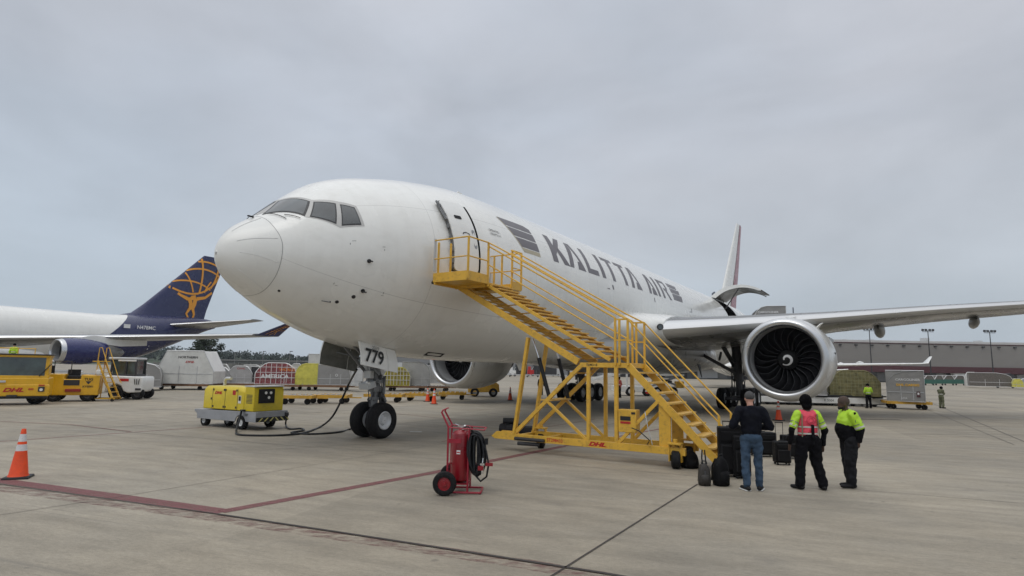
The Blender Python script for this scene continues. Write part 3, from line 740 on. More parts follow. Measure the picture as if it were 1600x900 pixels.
# open main deck cargo door, hinged at the crown side
hz = fpt(41.0, 30.0, .02); rot_open = Matrix.Rotation(R(74), 4, 'X')
def swing(p): q_ = Vector((p.x, p.y - hz.y, p.z - hz.z)); q_ = rot_open @ q_; return Vector((q_.x, q_.y + hz.y, q_.z + hz.z))
mb = MB(); n = 20; O_ = []; I_ = []
for i in range(n + 1):
    a = 30.5 + (107 - 30.5) * i / n
    O_.append([swing(fpt(s, a, .02)) for s in (41.03, 42.9, 44.67)]); I_.append([swing(fpt(s, a, -.34 + .2 * i / n if 0 < i < n else -.05)) for s in (41.03, 42.9, 44.67)])
V = [p for r_ in O_ for p in r_] + [p for r_ in I_ for p in r_]; m = 3 * (n + 1); F = []; MI = []
for i in range(n):
    for k in range(2):
        F.append((3 * i + k, 3 * i + k + 1, 3 * i + 4 + k, 3 * i + 3 + k)); MI.append(0)
        F.append((m + 3 * i + k, m + 3 * i + 3 + k, m + 3 * i + 4 + k, m + 3 * i + k + 1)); MI.append(1)
    F.append((3 * i, 3 * i + 3, m + 3 * i + 3, m + 3 * i)); MI.append(0)
    F.append((3 * i + 2, m + 3 * i + 2, m + 3 * i + 5, 3 * i + 5)); MI.append(0)
F += [(3 * n, 3 * n + 1, m + 3 * n + 1, m + 3 * n), (3 * n + 1, 3 * n + 2, m + 3 * n + 2, m + 3 * n + 1)]; MI += [2, 2]
mb.v = [tuple(p) for p in V]; mb.f = F; mb.mi = MI
cdoor = mb.build('cargo_door', [M_white2, M_greypaint, M_dark], plane, smooth=30)
for s in (41.6, 42.5, 43.4, 44.2):
    mb = MB(); mb.tube([swing(fpt(s, 31 + 75 * i / 14, -.24)) for i in range(15)], .045, 6); mb.build('door_rib', M_lgrey, cdoor)
mb = MB(); mb.bar(fpt(41.1, 60, -.2), swing(fpt(41.1, 75, -.22)), .07); mb.build('door_actuator', M_dark, cdoor)

# wing body fairing
rings = []
for s, hw, zt, zb in ((13.6, .5, 2.9, 2.50), (16, 2.0, 3.4, 2.42), (18, 2.8, 4.1, 2.33), (20, 3.25, 4.65, 2.22), (22, 3.5, 5.0, 2.08), (26, 3.55, 5.0, 2.02), (31, 3.52, 4.9, 2.02), (35, 3.35, 4.6, 2.08), (38, 2.7, 3.8, 2.22), (40, 1.5, 3.0, 2.42)):
    r_ = []; zc = (zt + zb) / 2; hh = (zt - zb) / 2
    for k in range(40):
        t = 2 * math.pi * k / 40; c_, s_ = math.cos(t), math.sin(t); e = .86
        r_.append((-s, hw * math.copysign(abs(c_) ** e, c_), zc + hh * math.copysign(abs(s_) ** e, s_)))
    rings.append(r_)
mb = MB(); mb.loft(rings); mb.build('wing_fairing', M_fair, plane, smooth=60, recalc=True)

# wings
def foil(n=14, camber=.02):
    xs = [(1 - math.cos(math.pi * i / n)) / 2 for i in range(n + 1)]
    def yt(x): return 5 * (.2969 * math.sqrt(x) - .126 * x - .3516 * x * x + .2843 * x ** 3 - .1015 * x ** 4)
    up = [(x, yt(x) + camber * math.sin(math.pi * x) * 8) for x in xs]; lo = [(x, -yt(x) * .92 + camber * math.sin(math.pi * x) * 6) for x in xs]
    return [(x, y) for x, y in up[::-1]] + [(x, y) for x, y in lo[1:-1]], n
FO, FN = foil()
def wing(secs, name, mats, parent, vertical=False, slat=True, mirror=1):
    rings = []
    for (s, y, z, c, t, tw) in secs:
        r_ = []
        for x, h_ in FO:
            dx = x * c; dz = h_ * t * c; ct, st = math.cos(R(tw)), math.sin(R(tw))
            X = dx * ct + dz * st; Z = -dx * st + dz * ct
            r_.append((-(s + X), mirror * (y), z + Z) if not vertical else (-(s + X), dz, z))
        rings.append(r_)
    mb = MB(); mb.loft(rings)
    if slat and len(mats) > 1:
        k = 0; n = len(FO)
        for i in range(len(rings) - 1):
            for jn in range(n):
                mid = (FO[jn][0] + FO[(jn + 1) % n][0]) / 2
                if mid < .06: mb.mi[k] = 1
                k += 1
    return mb.build(name, mats, parent, smooth=50, recalc=True)
def LE(y): return 20 + .68 * (y - 3.1)
def ZL(y): return 4.52 + .088 * (y - 4) - .30 * max(0, 1 - max(y - 6, 0) / 12)
WS = []
for y, te, t, tw, dz in ((2.4, 33.6, .13, 2.2, 0), (4.4, 33.5, .125, 2.2, 0), (7, 33.3, .12, 2.0, 0), (11, 33.0, .115, 1.7, 0), (16, 35.0, .105, 1.5, 0), (22, 37.6, .10, 1.2, 0), (28, 40.3, .095, 1, 0), (30, 41.3, .09, 1, .0)):
    WS.append((LE(y), y, ZL(y) + dz, te - LE(y), t, tw))
WS += [(LE(30) + 2.2, 31.6, ZL(31.6) + .05, 1.8, .09, 1), (LE(30) + 4.2, 32.5, ZL(32.5) + .1, .5, .09, 1)]
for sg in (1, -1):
    wg = wing(WS, 'wing', [M_wing_shaded, M_slat], plane, mirror=sg)
    for y, s_, r_, L in ((7.6, 31.6, .34, 3.6), (13.2, 31.6, .28, 3.4), (17.7, 33.6, .24, 2.9), (22.5, 35.6, .20, 2.4)):
        mb = MB(); prof = [(-L * .5, .02), (-L * .42, r_ * .55), (-L * .2, r_ * .95), (0, r_), (L * .2, r_ * .9), (L * .38, r_ * .55), (L * .5, .03)]
        zz = ZL(y) - .50
        mb.lathe(prof, Matrix.Translation((-s_ - .7, sg * y, zz)) @ Matrix.Rotation(R(-3), 4, 'Y') @ Matrix.Diagonal((-1, 1, 1.35, 1)), 16); mb.build('flap_fairing', M_greypaint, wg, smooth=60)
    mb = MB(); c_ = Vector((-20.66, sg * 4.25, 4.36)); d_ = Vector((1, sg * .62, -.02)).normalized()
    mb.cyl(c_, c_ + d_ * .05, .16, 24); lamp = mb.build('landing_light', M_seal, wg)
    mb = MB(); mb.cyl(c_ + d_ * .051, c_ + d_ * .06, .11, 20); mb.build('lamp_glass', M_glass, wg)
    # root fillet: the leading edge sweeps forward into the body
    wing([(17.2, 2.5, 4.26, 15.0, .11, 1.6), (18.1, 3.0, 4.26, 14.6, .118, 1.8), (19.2, 3.4, 4.26, 13.9, .126, 2.0), (20.15, 3.8, 4.26, 13.2, .133, 2.1), (20.75, 4.3, 4.27, 12.65, .131, 2.2)], 'root_fillet', [M_white2], wg, slat=False, mirror=sg)

# engines
EL = 21.7; EY = 9.6; EZ = 2.86
def engine(sg, parent, eng_mats):
    T = Matrix.Translation((-EL, sg * EY, EZ)) @ Matrix.Diagonal((-1, 1, 1, 1))
    mb = MB()
    mb.lathe([(.16, 1.835), (.5, 1.90), (1.2, 1.965), (2.0, 1.985), (2.9, 1.95), (3.8, 1.82), (4.7, 1.58), (4.72, 1.50), (4.0, 1.4)], T, 72)
    nac = mb.build('engine_nacelle', M_nac, parent, smooth=50, recalc=True)
    mb = MB(); mb.lathe([(.16, 1.838), (.07, 1.79), (.01, 1.71), (0, 1.655), (.02, 1.60), (.10, 1.545), (.26, 1.50), (.30, 1.495)], T, 72); mb.build('inlet_lip', M_lip, nac, smooth=180, recalc=True)
    mb = MB(); mb.lathe([(.30, 1.495), (.6, 1.475), (.95, 1.49), (1.25, 1.50)], T, 72); mb.build('inlet_duct', M_nacin, nac, smooth=180)
    mb = MB(); mb.lathe([(1.25, 1.50), (1.9, 1.50), (1.92, .2), (1.9, .01)], T, 48); mb.build('fan_case', M_black, nac, smooth=60)
    mb = MB(); mb.lathe([(4.0, 1.38), (4.9, 1.15), (6.2, .8), (6.2, .7), (5.4, .6)], T, 40); mb.lathe([(5.6, .55), (6.6, .3), (7.1, .02)], T, 32); mb.build('exhaust_core', M_dark, nac, smooth=60)
    mb = MB(); mb.lathe([(.78, .01), (.82, .06), (.92, .17), (1.1, .32), (1.3, .43), (1.45, .47)], T, 40); sp = mb.build('spinner', M_black, nac, smooth=180)
    # white comma painted on the spinner
    mb = MB(); V = []; n = 30
    for i in range(n + 1):
        t = i / n; ang = R(200 - 330 * t) if sg > 0 else R(200 - 330 * t); r_ = .10 + .19 * t ** 1.2; wd = .018 + .042 * math.sin(min(t * 1.15, 1) * math.pi * .85 + .2)
        for rr in (r_ - wd, r_ + wd):
            xx = float(pchip([.0, .06, .17, .32, .43], [.78, .82, .92, 1.1, 1.3], max(rr, 0))) - .008
            V.append(T @ Vector((xx, rr * math.cos(ang), rr * math.sin(ang))))
    mb.add(V, [(2 * i, 2 * i + 1, 2 * i + 3, 2 * i + 2) for i in range(n)]); mb.build('spinner_spiral', M_whitemark, nac, smooth=180)
    NB = 22
    for b_ in range(NB):
        th0 = 2 * math.pi * b_ / NB; mb = MB(); V = []; m = 12
        for i in range(m + 1):
            t = i / m; r_ = .44 + (1.485 - .44) * t
            sw = .10 * math.sin(t * math.pi * 1.15) - .13 * t ** 3 + .05 * t
            le_x = 1.26 + .10 * (1 - t) - .07 * math.sin(t * math.pi); ch_a = (.085 + .19 * t) / max(r_, .4) * (1 + .6 * t); ch_x = .34 - .14 * t
            for k in range(4):
                u = k / 3; ang = th0 + sw + u * ch_a; V.append(T @ Vector((le_x + u * ch_x - .03 * math.sin(u * math.pi), r_ * math.cos(ang), r_ * math.sin(ang))))
        F = []; MI = []
        for i in range(m):
            for k in range(3): F.append((4 * i + k, 4 * i + k + 1, 4 * i + 5 + k, 4 * i + 4 + k)); MI.append(0)
        mb.v = [tuple(p) for p in V]; mb.f = F; mb.mi = MI
        # worn bright leading edge
        pts = [V[4 * i] for i in range(m + 1)]; mb.tube([Vector(p) for p in pts], .007, 4, mi=1)
        mb.build('fan_blade', [M_blade, M_bladeedge], nac, smooth=180)
    mb = MB(); zt = ZL(EY) - .25
    rg = []
    for x, wd, z0, z1 in ((1.9, .10, 1.9, 2.0), (2.6, .22, 1.85, 2.12), (3.6, .26, 1.7, 2.25), (5.2, .26, 1.2, 2.2), (7.2, .22, 1.0, 2.0), (9.2, .12, 1.2, 1.9)):
        rg.append([T @ Vector((x, wd, z0)), T @ Vector((x, wd, z1)), T @ Vector((x, 0, z1 + .06)), T @ Vector((x, -wd, z1)), T @ Vector((x, -wd, z0))])
    mb.loft(rg); mb.build('pylon', M_white2, nac, smooth=40, recalc=True)
    # strakes and cowl seams
    mb = MB(); a = R(52) if sg > 0 else R(128)
    for x in (1.35, 3.1):
        mb.lathe([(x, 1.985 if x < 2 else 1.945), (x + .012, 1.986 if x < 2 else 1.944)], T @ Matrix.Scale(1.0015, 4), 72)
    mb.build('cowl_seam', M_line, nac, smooth=180)
    mb = MB(); cc = Vector((2.0, math.cos(a) * 1.95 * (1), math.sin(a) * 1.95)); n_ = Vector((0, math.cos(a), math.sin(a)))
    mb.add([T @ p for p in (cc, cc + Vector((.9, 0, 0)), cc + Vector((.85, 0, 0)) + n_ * .34, cc + Vector((.35, 0, 0)) + n_ * .22)], [(0, 1, 2, 3)]); o = mb.build('nacelle_strake', M_white2, nac, smooth=0, solid=.03)
    mb = MB(); p = T @ Vector((1.7, math.cos(.15) * 1.98, math.sin(.15) * 1.98)) if sg > 0 else T @ Vector((1.7, -1.97, .2)); mb.box(p, (.22, .05, .09)); mb.build('cowl_latch', M_dark, nac)
    return nac
engine(1, plane, None); engine(-1, plane, None)

# fin and stabilisers
def finsec(z, s, c, t): return (s, 0, z, c, t, 0)
FS = [finsec(7.9, 49.3, 7.6, .085), finsec(9.4, 50.9, 6.5, .085), finsec(14, 55.0, 4.5, .09), finsec(18.45, 59.0, 2.3, .09)]
fin = wing(FS, 'tail_fin', [M_white2], plane, vertical=True, slat=False)
def fin_band(x0, x1, name, mt):
    for sg in (1, -1):
        mb = MB(); V = []
        n = 8
        for i in range(n + 1):
            z = 8.6 + (18.5 - 8.6) * i / n
            s = float(np.interp(z, [7.9, 9.4, 14, 18.45], [49.3, 50.9, 55.0, 59.0])); c = float(np.interp(z, [7.9, 9.4, 14, 18.45], [7.6, 6.5, 4.5, 2.3])); t = .0875
            for k in range(7):
                x = x0 + (x1 - x0) * k / 6; yt = 5 * (.2969 * math.sqrt(x) - .126 * x - .3516 * x * x + .2843 * x ** 3 - .1015 * x ** 4)
                V.append((-(s + x * c), sg * (yt * t * c + .03 + .17 * math.sin(math.pi * x) * t * c), z))
        mb.add(V, [(7 * i + k, 7 * i + k + 1, 7 * i + 8 + k, 7 * i + 7 + k) for i in range(n) for k in range(6)]); mb.build(name, mt, fin, smooth=180)
fin_band(.45, .995, 'red_stripe', M_red)
for sg in (1, -1):
    wing([(53.5, .8, 7.0, 6.8, .09, 0), (59.8, 10.6, 8.1, 2.4, .09, 0)], 'tailplane', [M_greypaint, M_slat], plane, mirror=sg)

# landing gear
def wheel(parent, c, r, wdt, sg, name='tyre', rimr=.5):
    T = Matrix.Translation(c) @ Matrix.Rotation(math.pi / 2, 4, 'Z')
    h_ = wdt / 2
    mb = MB(); mb.lathe([(-h_ * .78, r * rimr), (-h_ * .97, r * .66), (-h_, r * .80), (-h_ * .86, r * .93), (-h_ * .6, r * .985), (-h_ * .56, r * .97), (-h_ * .50, r * .99), (-h_ * .14, r), (-h_ * .10, r * .98), (h_ * .10, r * .98), (h_ * .14, r), (h_ * .50, r * .99), (h_ * .56, r * .97), (h_ * .6, r * .985), (h_ * .86, r * .93), (h_, r * .80), (h_ * .97, r * .66), (h_ * .78, r * rimr)], T, 36)
    mb.build(name, M_tyre, parent, smooth=50)
    mb = MB(); mb.lathe([(-h_ * .80, r * (rimr + .01)), (-h_ * .86, r * (rimr - .03)), (-h_ * .55, r * (rimr - .08)), (-h_ * .35, r * .28), (-h_ * .42, r * .24), (-h_ * .78, r * .20), (-h_ * .80, .01)], T, 32)
    mb.lathe([(h_ * .80, r * (rimr + .01)), (h_ * .86, r * (rimr - .03)), (h_ * .55, r * (rimr - .08)), (h_ * .35, r * .28), (h_ * .42, r * .24), (h_ * .78, r * .20), (h_ * .80, .01)], T, 32)
    mb.build('wheel_rim', M_rim, parent, smooth=50)
NGS = 5.9
mb = MB()
mb.cyl((-NGS + .06, 0, 3.0), (-NGS, 0, 1.55), .17, 20); mb.cyl((-NGS, 0, 1.6), (-NGS, 0, 1.42), .215, 20); mb.cyl((-NGS, 0, 1.42), (-NGS, 0, .5), .115, 18)
mb.cyl((-NGS, -.4, .545), (-NGS, .4, .545), .085, 14); mb.cyl((-NGS, 0, 1.25), (-NGS, 0, 1.16), .16, 18)
mb.cyl((-NGS + .05, -.26, 1.72), (-NGS + .05, .26, 1.72), .07, 12); mb.box((-NGS + .02, .0, 1.75), (.30, .46, .14))
mb.tube([(-NGS - .14, 0, 1.5), (-NGS - .46, 0, 1.08), (-NGS - .12, 0, .62)], .05, 8); mb.bar((-NGS - .13, -.12, 1.5), (-NGS - .45, -.05, 1.08), .05, .1); mb.bar((-NGS - .13, .12, 1.5), (-NGS - .45, .05, 1.08), .05, .1)
mb.bar((-NGS + .1, -.25, 1.95), (-NGS + 1.2, -.22, 2.85), .07); mb.bar((-NGS + .1, .25, 1.95), (-NGS + 1.2, .22, 2.85), .07)
mb.cyl((-NGS - .2, .2, 1.9), (-NGS - .2, .2, 1.35), .05, 10); mb.cyl((-NGS - .2, -.2, 1.9), (-NGS - .2, -.2, 1.35), .05, 10)
ng = mb.build('nose_gear', M_gear, plane)
wheel(ng, (-NGS, .34, .548), .548, .40, 1); wheel(ng, (-NGS, -.34, .548), .548, .40, -1)
mb = MB(); mb.box((-NGS + .34, .02, 1.62), (.34, .42, .20), ry=.25); mb.box((-NGS + .30, .02, 1.95), (.16, .3, .24)); mb.build('steering_unit', M_lgrey, ng, bevel=.02)
for y in (-.17, .17):
    mb = MB(); mb.cyl((-NGS + .50, y, 1.66), (-NGS + .42, y, 1.66), .075, 14); mb.build('taxi_light', M_lens, ng)
mb = MB()
rnd = random.Random(3)
for k in range(16):
    y = rnd.uniform(-.25, .3); x = -NGS + rnd.uniform(-.35, .25); z0 = rnd.uniform(1.7, 2.3); z1 = rnd.uniform(.8, 1.4)
    mb.tube([(x, y, z0), (x + rnd.uniform(-.12, .12), y + rnd.uniform(-.08, .08), (z0 + z1) / 2 + .08), (x + rnd.uniform(-.15, .12), y * .6, z1)], rnd.choice([.010, .014, .018]), 5)
for k in range(9): mb.box((-NGS + rnd.uniform(-.3, .2), rnd.uniform(-.24, .24), rnd.uniform(1.2, 2.2)), (rnd.uniform(.05, .14), rnd.uniform(.05, .14), rnd.uniform(.05, .16)), rz=rnd.random())
mb.build('hydraulic_lines', M_geardark, ng)
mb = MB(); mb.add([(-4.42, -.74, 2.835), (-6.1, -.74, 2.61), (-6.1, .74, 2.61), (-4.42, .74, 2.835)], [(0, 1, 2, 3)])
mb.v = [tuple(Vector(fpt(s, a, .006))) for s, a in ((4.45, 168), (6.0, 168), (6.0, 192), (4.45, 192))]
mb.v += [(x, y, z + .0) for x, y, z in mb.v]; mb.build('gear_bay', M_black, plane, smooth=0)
for sg in (1, -1):
    for s0_, s1, nm in ((4.42, 5.50, 1), (5.515, 5.93, 0)):
        z0 = 2.93 - (s0_ - 4.42) * .155; z1 = 2.93 - (s1 - 4.42) * .155
        mb = MB(); Y0 = .78; Y1 = .93
        pts = [(-s0_, Y0, z0), (-s1, Y0, z1), (-s1, Y0 + .12, z1 - .35), (-s1, Y1, z1 - .68), (-s0_, Y1, z0 - .68), (-s0_, Y0 + .12, z0 - .35)]
        V = [(x, sg * y, z) for x, y, z in pts] + [(x, sg * (y - .045), z) for x, y, z in pts]
        F = [(0, 1, 2, 5), (5, 2, 3, 4), (6, 11, 8, 7), (11, 10, 9, 8), (0, 5, 11, 6), (5, 4, 10, 11), (1, 7, 8, 2), (2, 8, 9, 3), (4, 3, 9, 10), (0, 6, 7, 1)]
        mb.v = V; mb.f = F; mb.mi = [0, 0, 1, 1, 0, 0, 0, 0, 0, 0]
        gd = mb.build('gear_door', [M_white2, M_bay], plane, smooth=0)
        if nm and sg > 0:
            o_ = Vector((-(s0_ + s1) / 2, .912, (z0 + z1) / 2 - .36)); rt = Vector((-1, .0, -.155)).normalized(); up = Vector((0, -.20, 1)); up = (up - rt * up.dot(rt)).normalized()
            tm = MB(); text(tm, '779', face_frame(o_ + Vector((.02, .012, -.02)), rt, up), .56, .012, 0, sx=.92); tm.build('fleet_number', M_blackmark, gd, smooth=0)
            tm = MB(); text(tm, '2079', face_frame(o_ + Vector((-.05, -.045, .245)), rt, up), .15, 0); tm.build('faded_number', M_greypaint, gd, smooth=0)
        mb = MB(); mb.bar((-(s0_ + s1) / 2, sg * .85, z0 - .3), (-NGS + .1, sg * .15, 2.4), .035); mb.build('door_link', M_gear, gd)

for sg in (1, -1):
    cx, cy = -31.75, sg * 5.49
    mb = MB(); top = Vector((cx + .1, cy - sg * .1, 4.3))
    mb.cyl(top, (cx, cy, 1.75), .28, 22); mb.cyl((cx, cy, 1.8), (cx, cy, .75), .19, 20); mb.cyl((cx, cy, 1.8), (cx, cy, 1.65), .34, 22)
    mb.box((cx, cy, .66), (3.1, .26, .26)); 
    for k in (-1, 0, 1): mb.cyl((cx + 1.45 * k, cy - .75, .64), (cx + 1.45 * k, cy + .75, .64), .11, 12)
    mb.bar((cx + .15, cy, 2.1), (cx + .4, cy - sg * 2.6, 3.6), .22, .2); mb.bar((cx + .1, cy - sg * .2, 2.6), (cx + 2.4, cy - sg * .4, 3.9), .2, .18); mb.bar((cx + .2, cy - sg * 1.1, 3.0), (cx + 1.4, cy - sg * .7, 3.4), .12)
    mb.bar((cx - .25, cy, 1.6), (cx - .65, cy, 1.2), .12, .3); mb.bar((cx - .65, cy, 1.2), (cx - .2, cy, .8), .12, .26)
    for k in range(14):
        y = cy + rnd.uniform(-.4, .4); mb.tube([(cx + rnd.uniform(-.3, .35), y, rnd.uniform(2.8, 3.7)), (cx + rnd.uniform(-.35, .4), y, 2.2), (cx + rnd.uniform(-.3, .5), y, rnd.uniform(.9, 1.5))], .022, 5)
    for k in range(8): mb.box((cx + rnd.uniform(-.3, .3), cy + rnd.uniform(-.32, .32), rnd.uniform(1.2, 3.4)), (rnd.uniform(.1, .3), .14, rnd.uniform(.1, .4)))
    mg = mb.build('main_gear', M_geardark, plane)
    for k in (-1, 0, 1):
        for y in (-.70, .70): wheel(mg, (cx + 1.45 * k, cy + y, .635), .635, .48, 1)
    mb = MB(); mb.add([(cx + 1.6, cy + sg * .5, 4.0), (cx - 1.4, cy + sg * .5, 4.1), (cx - 1.2, cy + sg * .75, 2.3), (cx + .9, cy + sg * .75, 2.1)], [(0, 1, 2, 3)]); mb.build('gear_door', M_white2, plane, smooth=0, solid=.05)
    mb = MB(); mb.add([(cx + 1.2, cy - sg * 2.2, 2.7), (cx + .7, cy - sg * 2.2, 2.7), (cx + .5, cy - sg * 2.15, 1.85)], [(0, 1, 2)]); mb.build('gear_door', M_dark, plane, smooth=0, solid=.05)
# ------------------------------------------------------------------ yellow crew stairs, square to the fuselage
def planeW(s, y, z=0): return plane_M @ Vector((-s, y, z))
plane_M = Matrix.Translation((PO.x, PO.y, 0)) @ Matrix.Rotation(TH, 4, 'Z')
so = planeW(6.1, 5.1)
st = empty('boarding_stairs', so, TH + math.pi / 2, 'yellow towable boarding stairs standing at the open crew door', 'stairs')
W_ = 1.05
def sp(name, fn, mt=M_yellow, bevel=.004, parent=st):
    mb = MB(); fn(mb); return mb.build(name, mt, parent, bevel=bevel, seg=1)
for v in (0, W_):
    sp('chassis_beam', lambda m: m.box((2.3, v, .385), (4.7, .09, .17)))
def hitch(m):
    m.prism([(-.72, .36), (-.55, .50), (-.1, .50), (.0, .44), (.0, .30), (-.6, .30)], .05, Matrix.Translation((0, 0, 0)))
    m.prism([(-.72, .36), (-.55, .50), (-.1, .50), (.0, .44), (.0, .30), (-.6, .30)], .05, Matrix.Translation((0, .28, 0)))
    m.box((-.22, .14, .40), (.3, .30, .16))
sp('tow_hitch', hitch)
for x in (.02, .9, 4.25): sp('cross_member', lambda m: m.box((x, W_ / 2, .37), (.10, W_ - .1, .12)))
sp('stabiliser', lambda m: (m.cyl((.1, -.1, .36), (1.0, -.1, .36), .045, 10), m.cyl((.2, -.1, .24), (.8, -.02, .24), .05, 10)), M_dark, 0)
mid0, mid1, MZ = 1.98, 3.28, 2.33
def plat(m):
    m.box(((mid0 + mid1) / 2, 0, MZ), (mid1 - mid0, .06, .12)); m.box(((mid0 + mid1) / 2, W_, MZ), (mid1 - mid0, .06, .12))
    m.box((mid0, W_ / 2, MZ), (.06, W_ - .06, .12)); m.box((mid1, W_ / 2, MZ), (.06, W_ - .06, .12)); m.box(((mid0 + mid1) / 2, W_ / 2, MZ + .04), (mid1 - mid0 - .06, W_ - .06, .03))
sp('landing', plat)
for v in (0, W_):
    for u in (2.22, 2.97): sp('upright', lambda m: m.box((u, v, (.47 + MZ - .06) / 2), (.09, .08, MZ - .06 - .47)))
    sp('brace', lambda m: m.bar((mid0 + .02, v, MZ - .03), (.02, v, .47), .07, .10))
    sp('brace', lambda m: m.bar((1.02, v + .0, 1.38), (2.16, v, .47), .06, .07))
    sp('brace', lambda m: m.bar((3.02, v, .47), (4.02, v, 1.50), .06, .08))
    sp('prop', lambda m: m.bar((.02, v, .47), (.42, v, 3.05), .08, .12, up=(0, 1, 0)))
sp('brace_step', lambda m: m.box((1.0, W_ / 2, 1.40), (.34, W_ + .06, .04)), M_yellowd)
sp('brace_step', lambda m: m.box((1.78, W_ / 2, 2.12), (.20, W_, .04)), M_yellowd)
# lower flight
B0 = Vector((3.28, 0, 2.33)); B1 = Vector((5.36, 0, .22))
for v in (0, W_):
    sp('stringer', lambda m: m.bar(B0 + Vector((0, v, 0)), B1 + Vector((0, v, 0)), .05, .17, up=(0, 0, 1)))
for k in range(1, 9):
    t = k / 9; p = B0.lerp(B1, t); sp('step', lambda m: m.box((p.x + .04, W_ / 2, p.z + .06), (.27, W_ + .02, .045)), M_yellowd)
sp('bottom_bumper', lambda m: (m.box((5.34, W_ / 2, .27), (.12, W_, .14)), m.box((5.2, W_ / 2, .38), (.35, W_ - .1, .05))))
for v in (.05, W_ - .05): sp('gusset_plate', lambda m: m.prism([(4.02, .47), (4.30, .47), (4.30, 1.22), (4.05, 1.45), (4.02, 1.45)], .05, Matrix.Translation((0, v, 0))))
# upper flight
A0 = Vector((-1.02, 0, 4.60)); A1 = Vector((2.82, 0, 2.46))
for v in (-.02, W_ + .02): sp('stringer', lambda m: m.bar(A0 + Vector((0, v, 0)), A1 + Vector((0, v, 0)), .05, .09))
off = Vector((-.88, 0, -.06))
for v in (-.02, W_ + .02): sp('lower_chord', lambda m: m.bar(A0 + off + Vector((-.15, v, .08)), A1 + off + Vector((0, v, 0)), .07, .17))
NS = 17
for k in range(NS):
    p = A0.lerp(A1, (k + .5) / NS)
    sp('step', lambda m: m.box((p.x + .02, W_ / 2, p.z + .035), (.27, W_ + .02, .04)), M_yellowd)
    q = A0.lerp(A1, (k + .5) / NS) + off
    sp('step_link', lambda m: (m.box((q.x, W_ / 2, q.z + .03), (.13, W_ - .04, .03)),), M_yellowd)
    if k % 2 == 0: sp('step_link', lambda m: m.bar((q.x, W_ * .46, q.z + .03), (p.x + .0, W_ * .46, p.z + .0), .04, .03))
# hydraulic rams
for v, u0, u1 in ((.1, .50, 1.05), (W_ - .05, .62, 1.12)):
    sp('ram', lambda m: m.cyl((u0, v, 3.02), (u0 + .20, v, 2.5), .022, 10), M_chrome, 0)
    sp('ram', lambda m: m.cyl((u0 + .20, v, 2.5), (u1, v, 1.42), .055, 12), M_rubber, 0)
# upper platform: u -2.15..-.9, v -1.05..1.7
U0, U1, V0, V1, PZ = -2.13, -.90, -1.05, 1.70, 4.62
sp('platform', lambda m: (m.box(((U0 + U1) / 2, (V0 + V1) / 2, PZ), (U1 - U0, V1 - V0, .05)),
    m.box(((U0 + U1) / 2, V0, PZ + .10), (U1 - U0, .03, .26)), m.box(((U0 + U1) / 2, V1, PZ + .10), (U1 - U0, .03, .26)),
    m.box((U1, (V0 - .06) / 2, PZ + .10), (.03, -V0 - .06 + .0, .26)), m.box((U1, (W_ + .06 + V1) / 2, PZ + .10), (.03, V1 - W_ - .06, .26)), m.box((U0 + .05, (V0 + V1) / 2, PZ - .06), (.06, V1 - V0, .07)), m.box(((U0 + U1) / 2 , W_ / 2, PZ - .07), (1.1, .06, .09)), m.box(((U0 + U1) / 2, -.1, PZ - .07), (1.1, .06, .09))))
sp('platform_bumper', lambda m: m.cyl((U0 - .02, V0, PZ - .03), (U0 - .02, V1, PZ - .03), .045, 12), M_rubber, 0)
RZ = 5.80
def rails(name, pts, posts, mids=True, r=.021):
    def f(m):
        m.tube(pts, r, 8)
        if mids:
            for fr in mids if isinstance(mids, (list, tuple)) else (.5,): m.tube([Vector(p) - Vector((0, 0, 1.08 * fr)) for p in pts], r * .9, 8)
    sp(name, f, bevel=0)
    for p in posts: sp('rail_post', lambda m: m.box((p[0], p[1], (p[2] + p[3]) / 2), (.05, .05, p[3] - p[2])), bevel=.003)
rails('guard_rail', [(U0, V0, RZ), (U1, V0, RZ), (U1, -.08, RZ)], [(U0 + .02, V0 + .18, PZ, RZ - .02), (U1, V0, PZ, RZ), (U1, -.10, PZ - .1, RZ)])
sp('gate_panel', lambda m: m.box((U0 + .02, V0 + .02, RZ - .42), (.03, .10, .95)), M_lgrey)
sp('gate_post', lambda m: m.box((U0 + .25, V0 + .45, RZ - .55), (.05, .05, 1.05)), M_yellow)
rails('guard_rail', [(U0, V1, RZ), (U1, V1, RZ), (U1, W_ + .12, RZ)], [(U0 + .2, V1, PZ, RZ), (U0 + .5, V1, PZ, RZ), (U1, V1, PZ, RZ), (U1, W_ + .12, PZ - .1, RZ)])
sp('gate_panel', lambda m: m.box((U0 + .04, V1 + .01, RZ - .42), (.03, .05, .9)), M_lgrey)
for v in (-.05, W_ + .05):
    lo = Vector((2.97, v, 3.50)); hi = Vector((-.92, v, 5.70))
    rails('handrail', [hi, lo], [(2.97, v, MZ, 3.50)], mids=(.5,))
    rails('handrail', [Vector((-.92, v + .03, 5.80)), Vector((-.5, v + .03, 5.58)), Vector((2.75, v + .03, 3.73)), Vector((3.28, v, 3.46))], [], mids=False)
    lo = Vector((5.42, v, 1.24)); hi = Vector((3.30, v, 3.46))
    rails('handrail', [hi, lo], [(3.30, v, MZ, 3.46), (5.42, v, .2, 1.24)], mids=(.5,))
    sp('handrail', lambda m: (m.bar((2.97, v, 3.46), (3.30, v, 3.46), .04), m.bar((2.97, v, 2.95), (3.30, v, 2.95), .035)), bevel=0)
    sp('rail_post', lambda m: m.box((3.08, v, (MZ + 3.46) / 2), (.05, .05, 3.46 - MZ)))
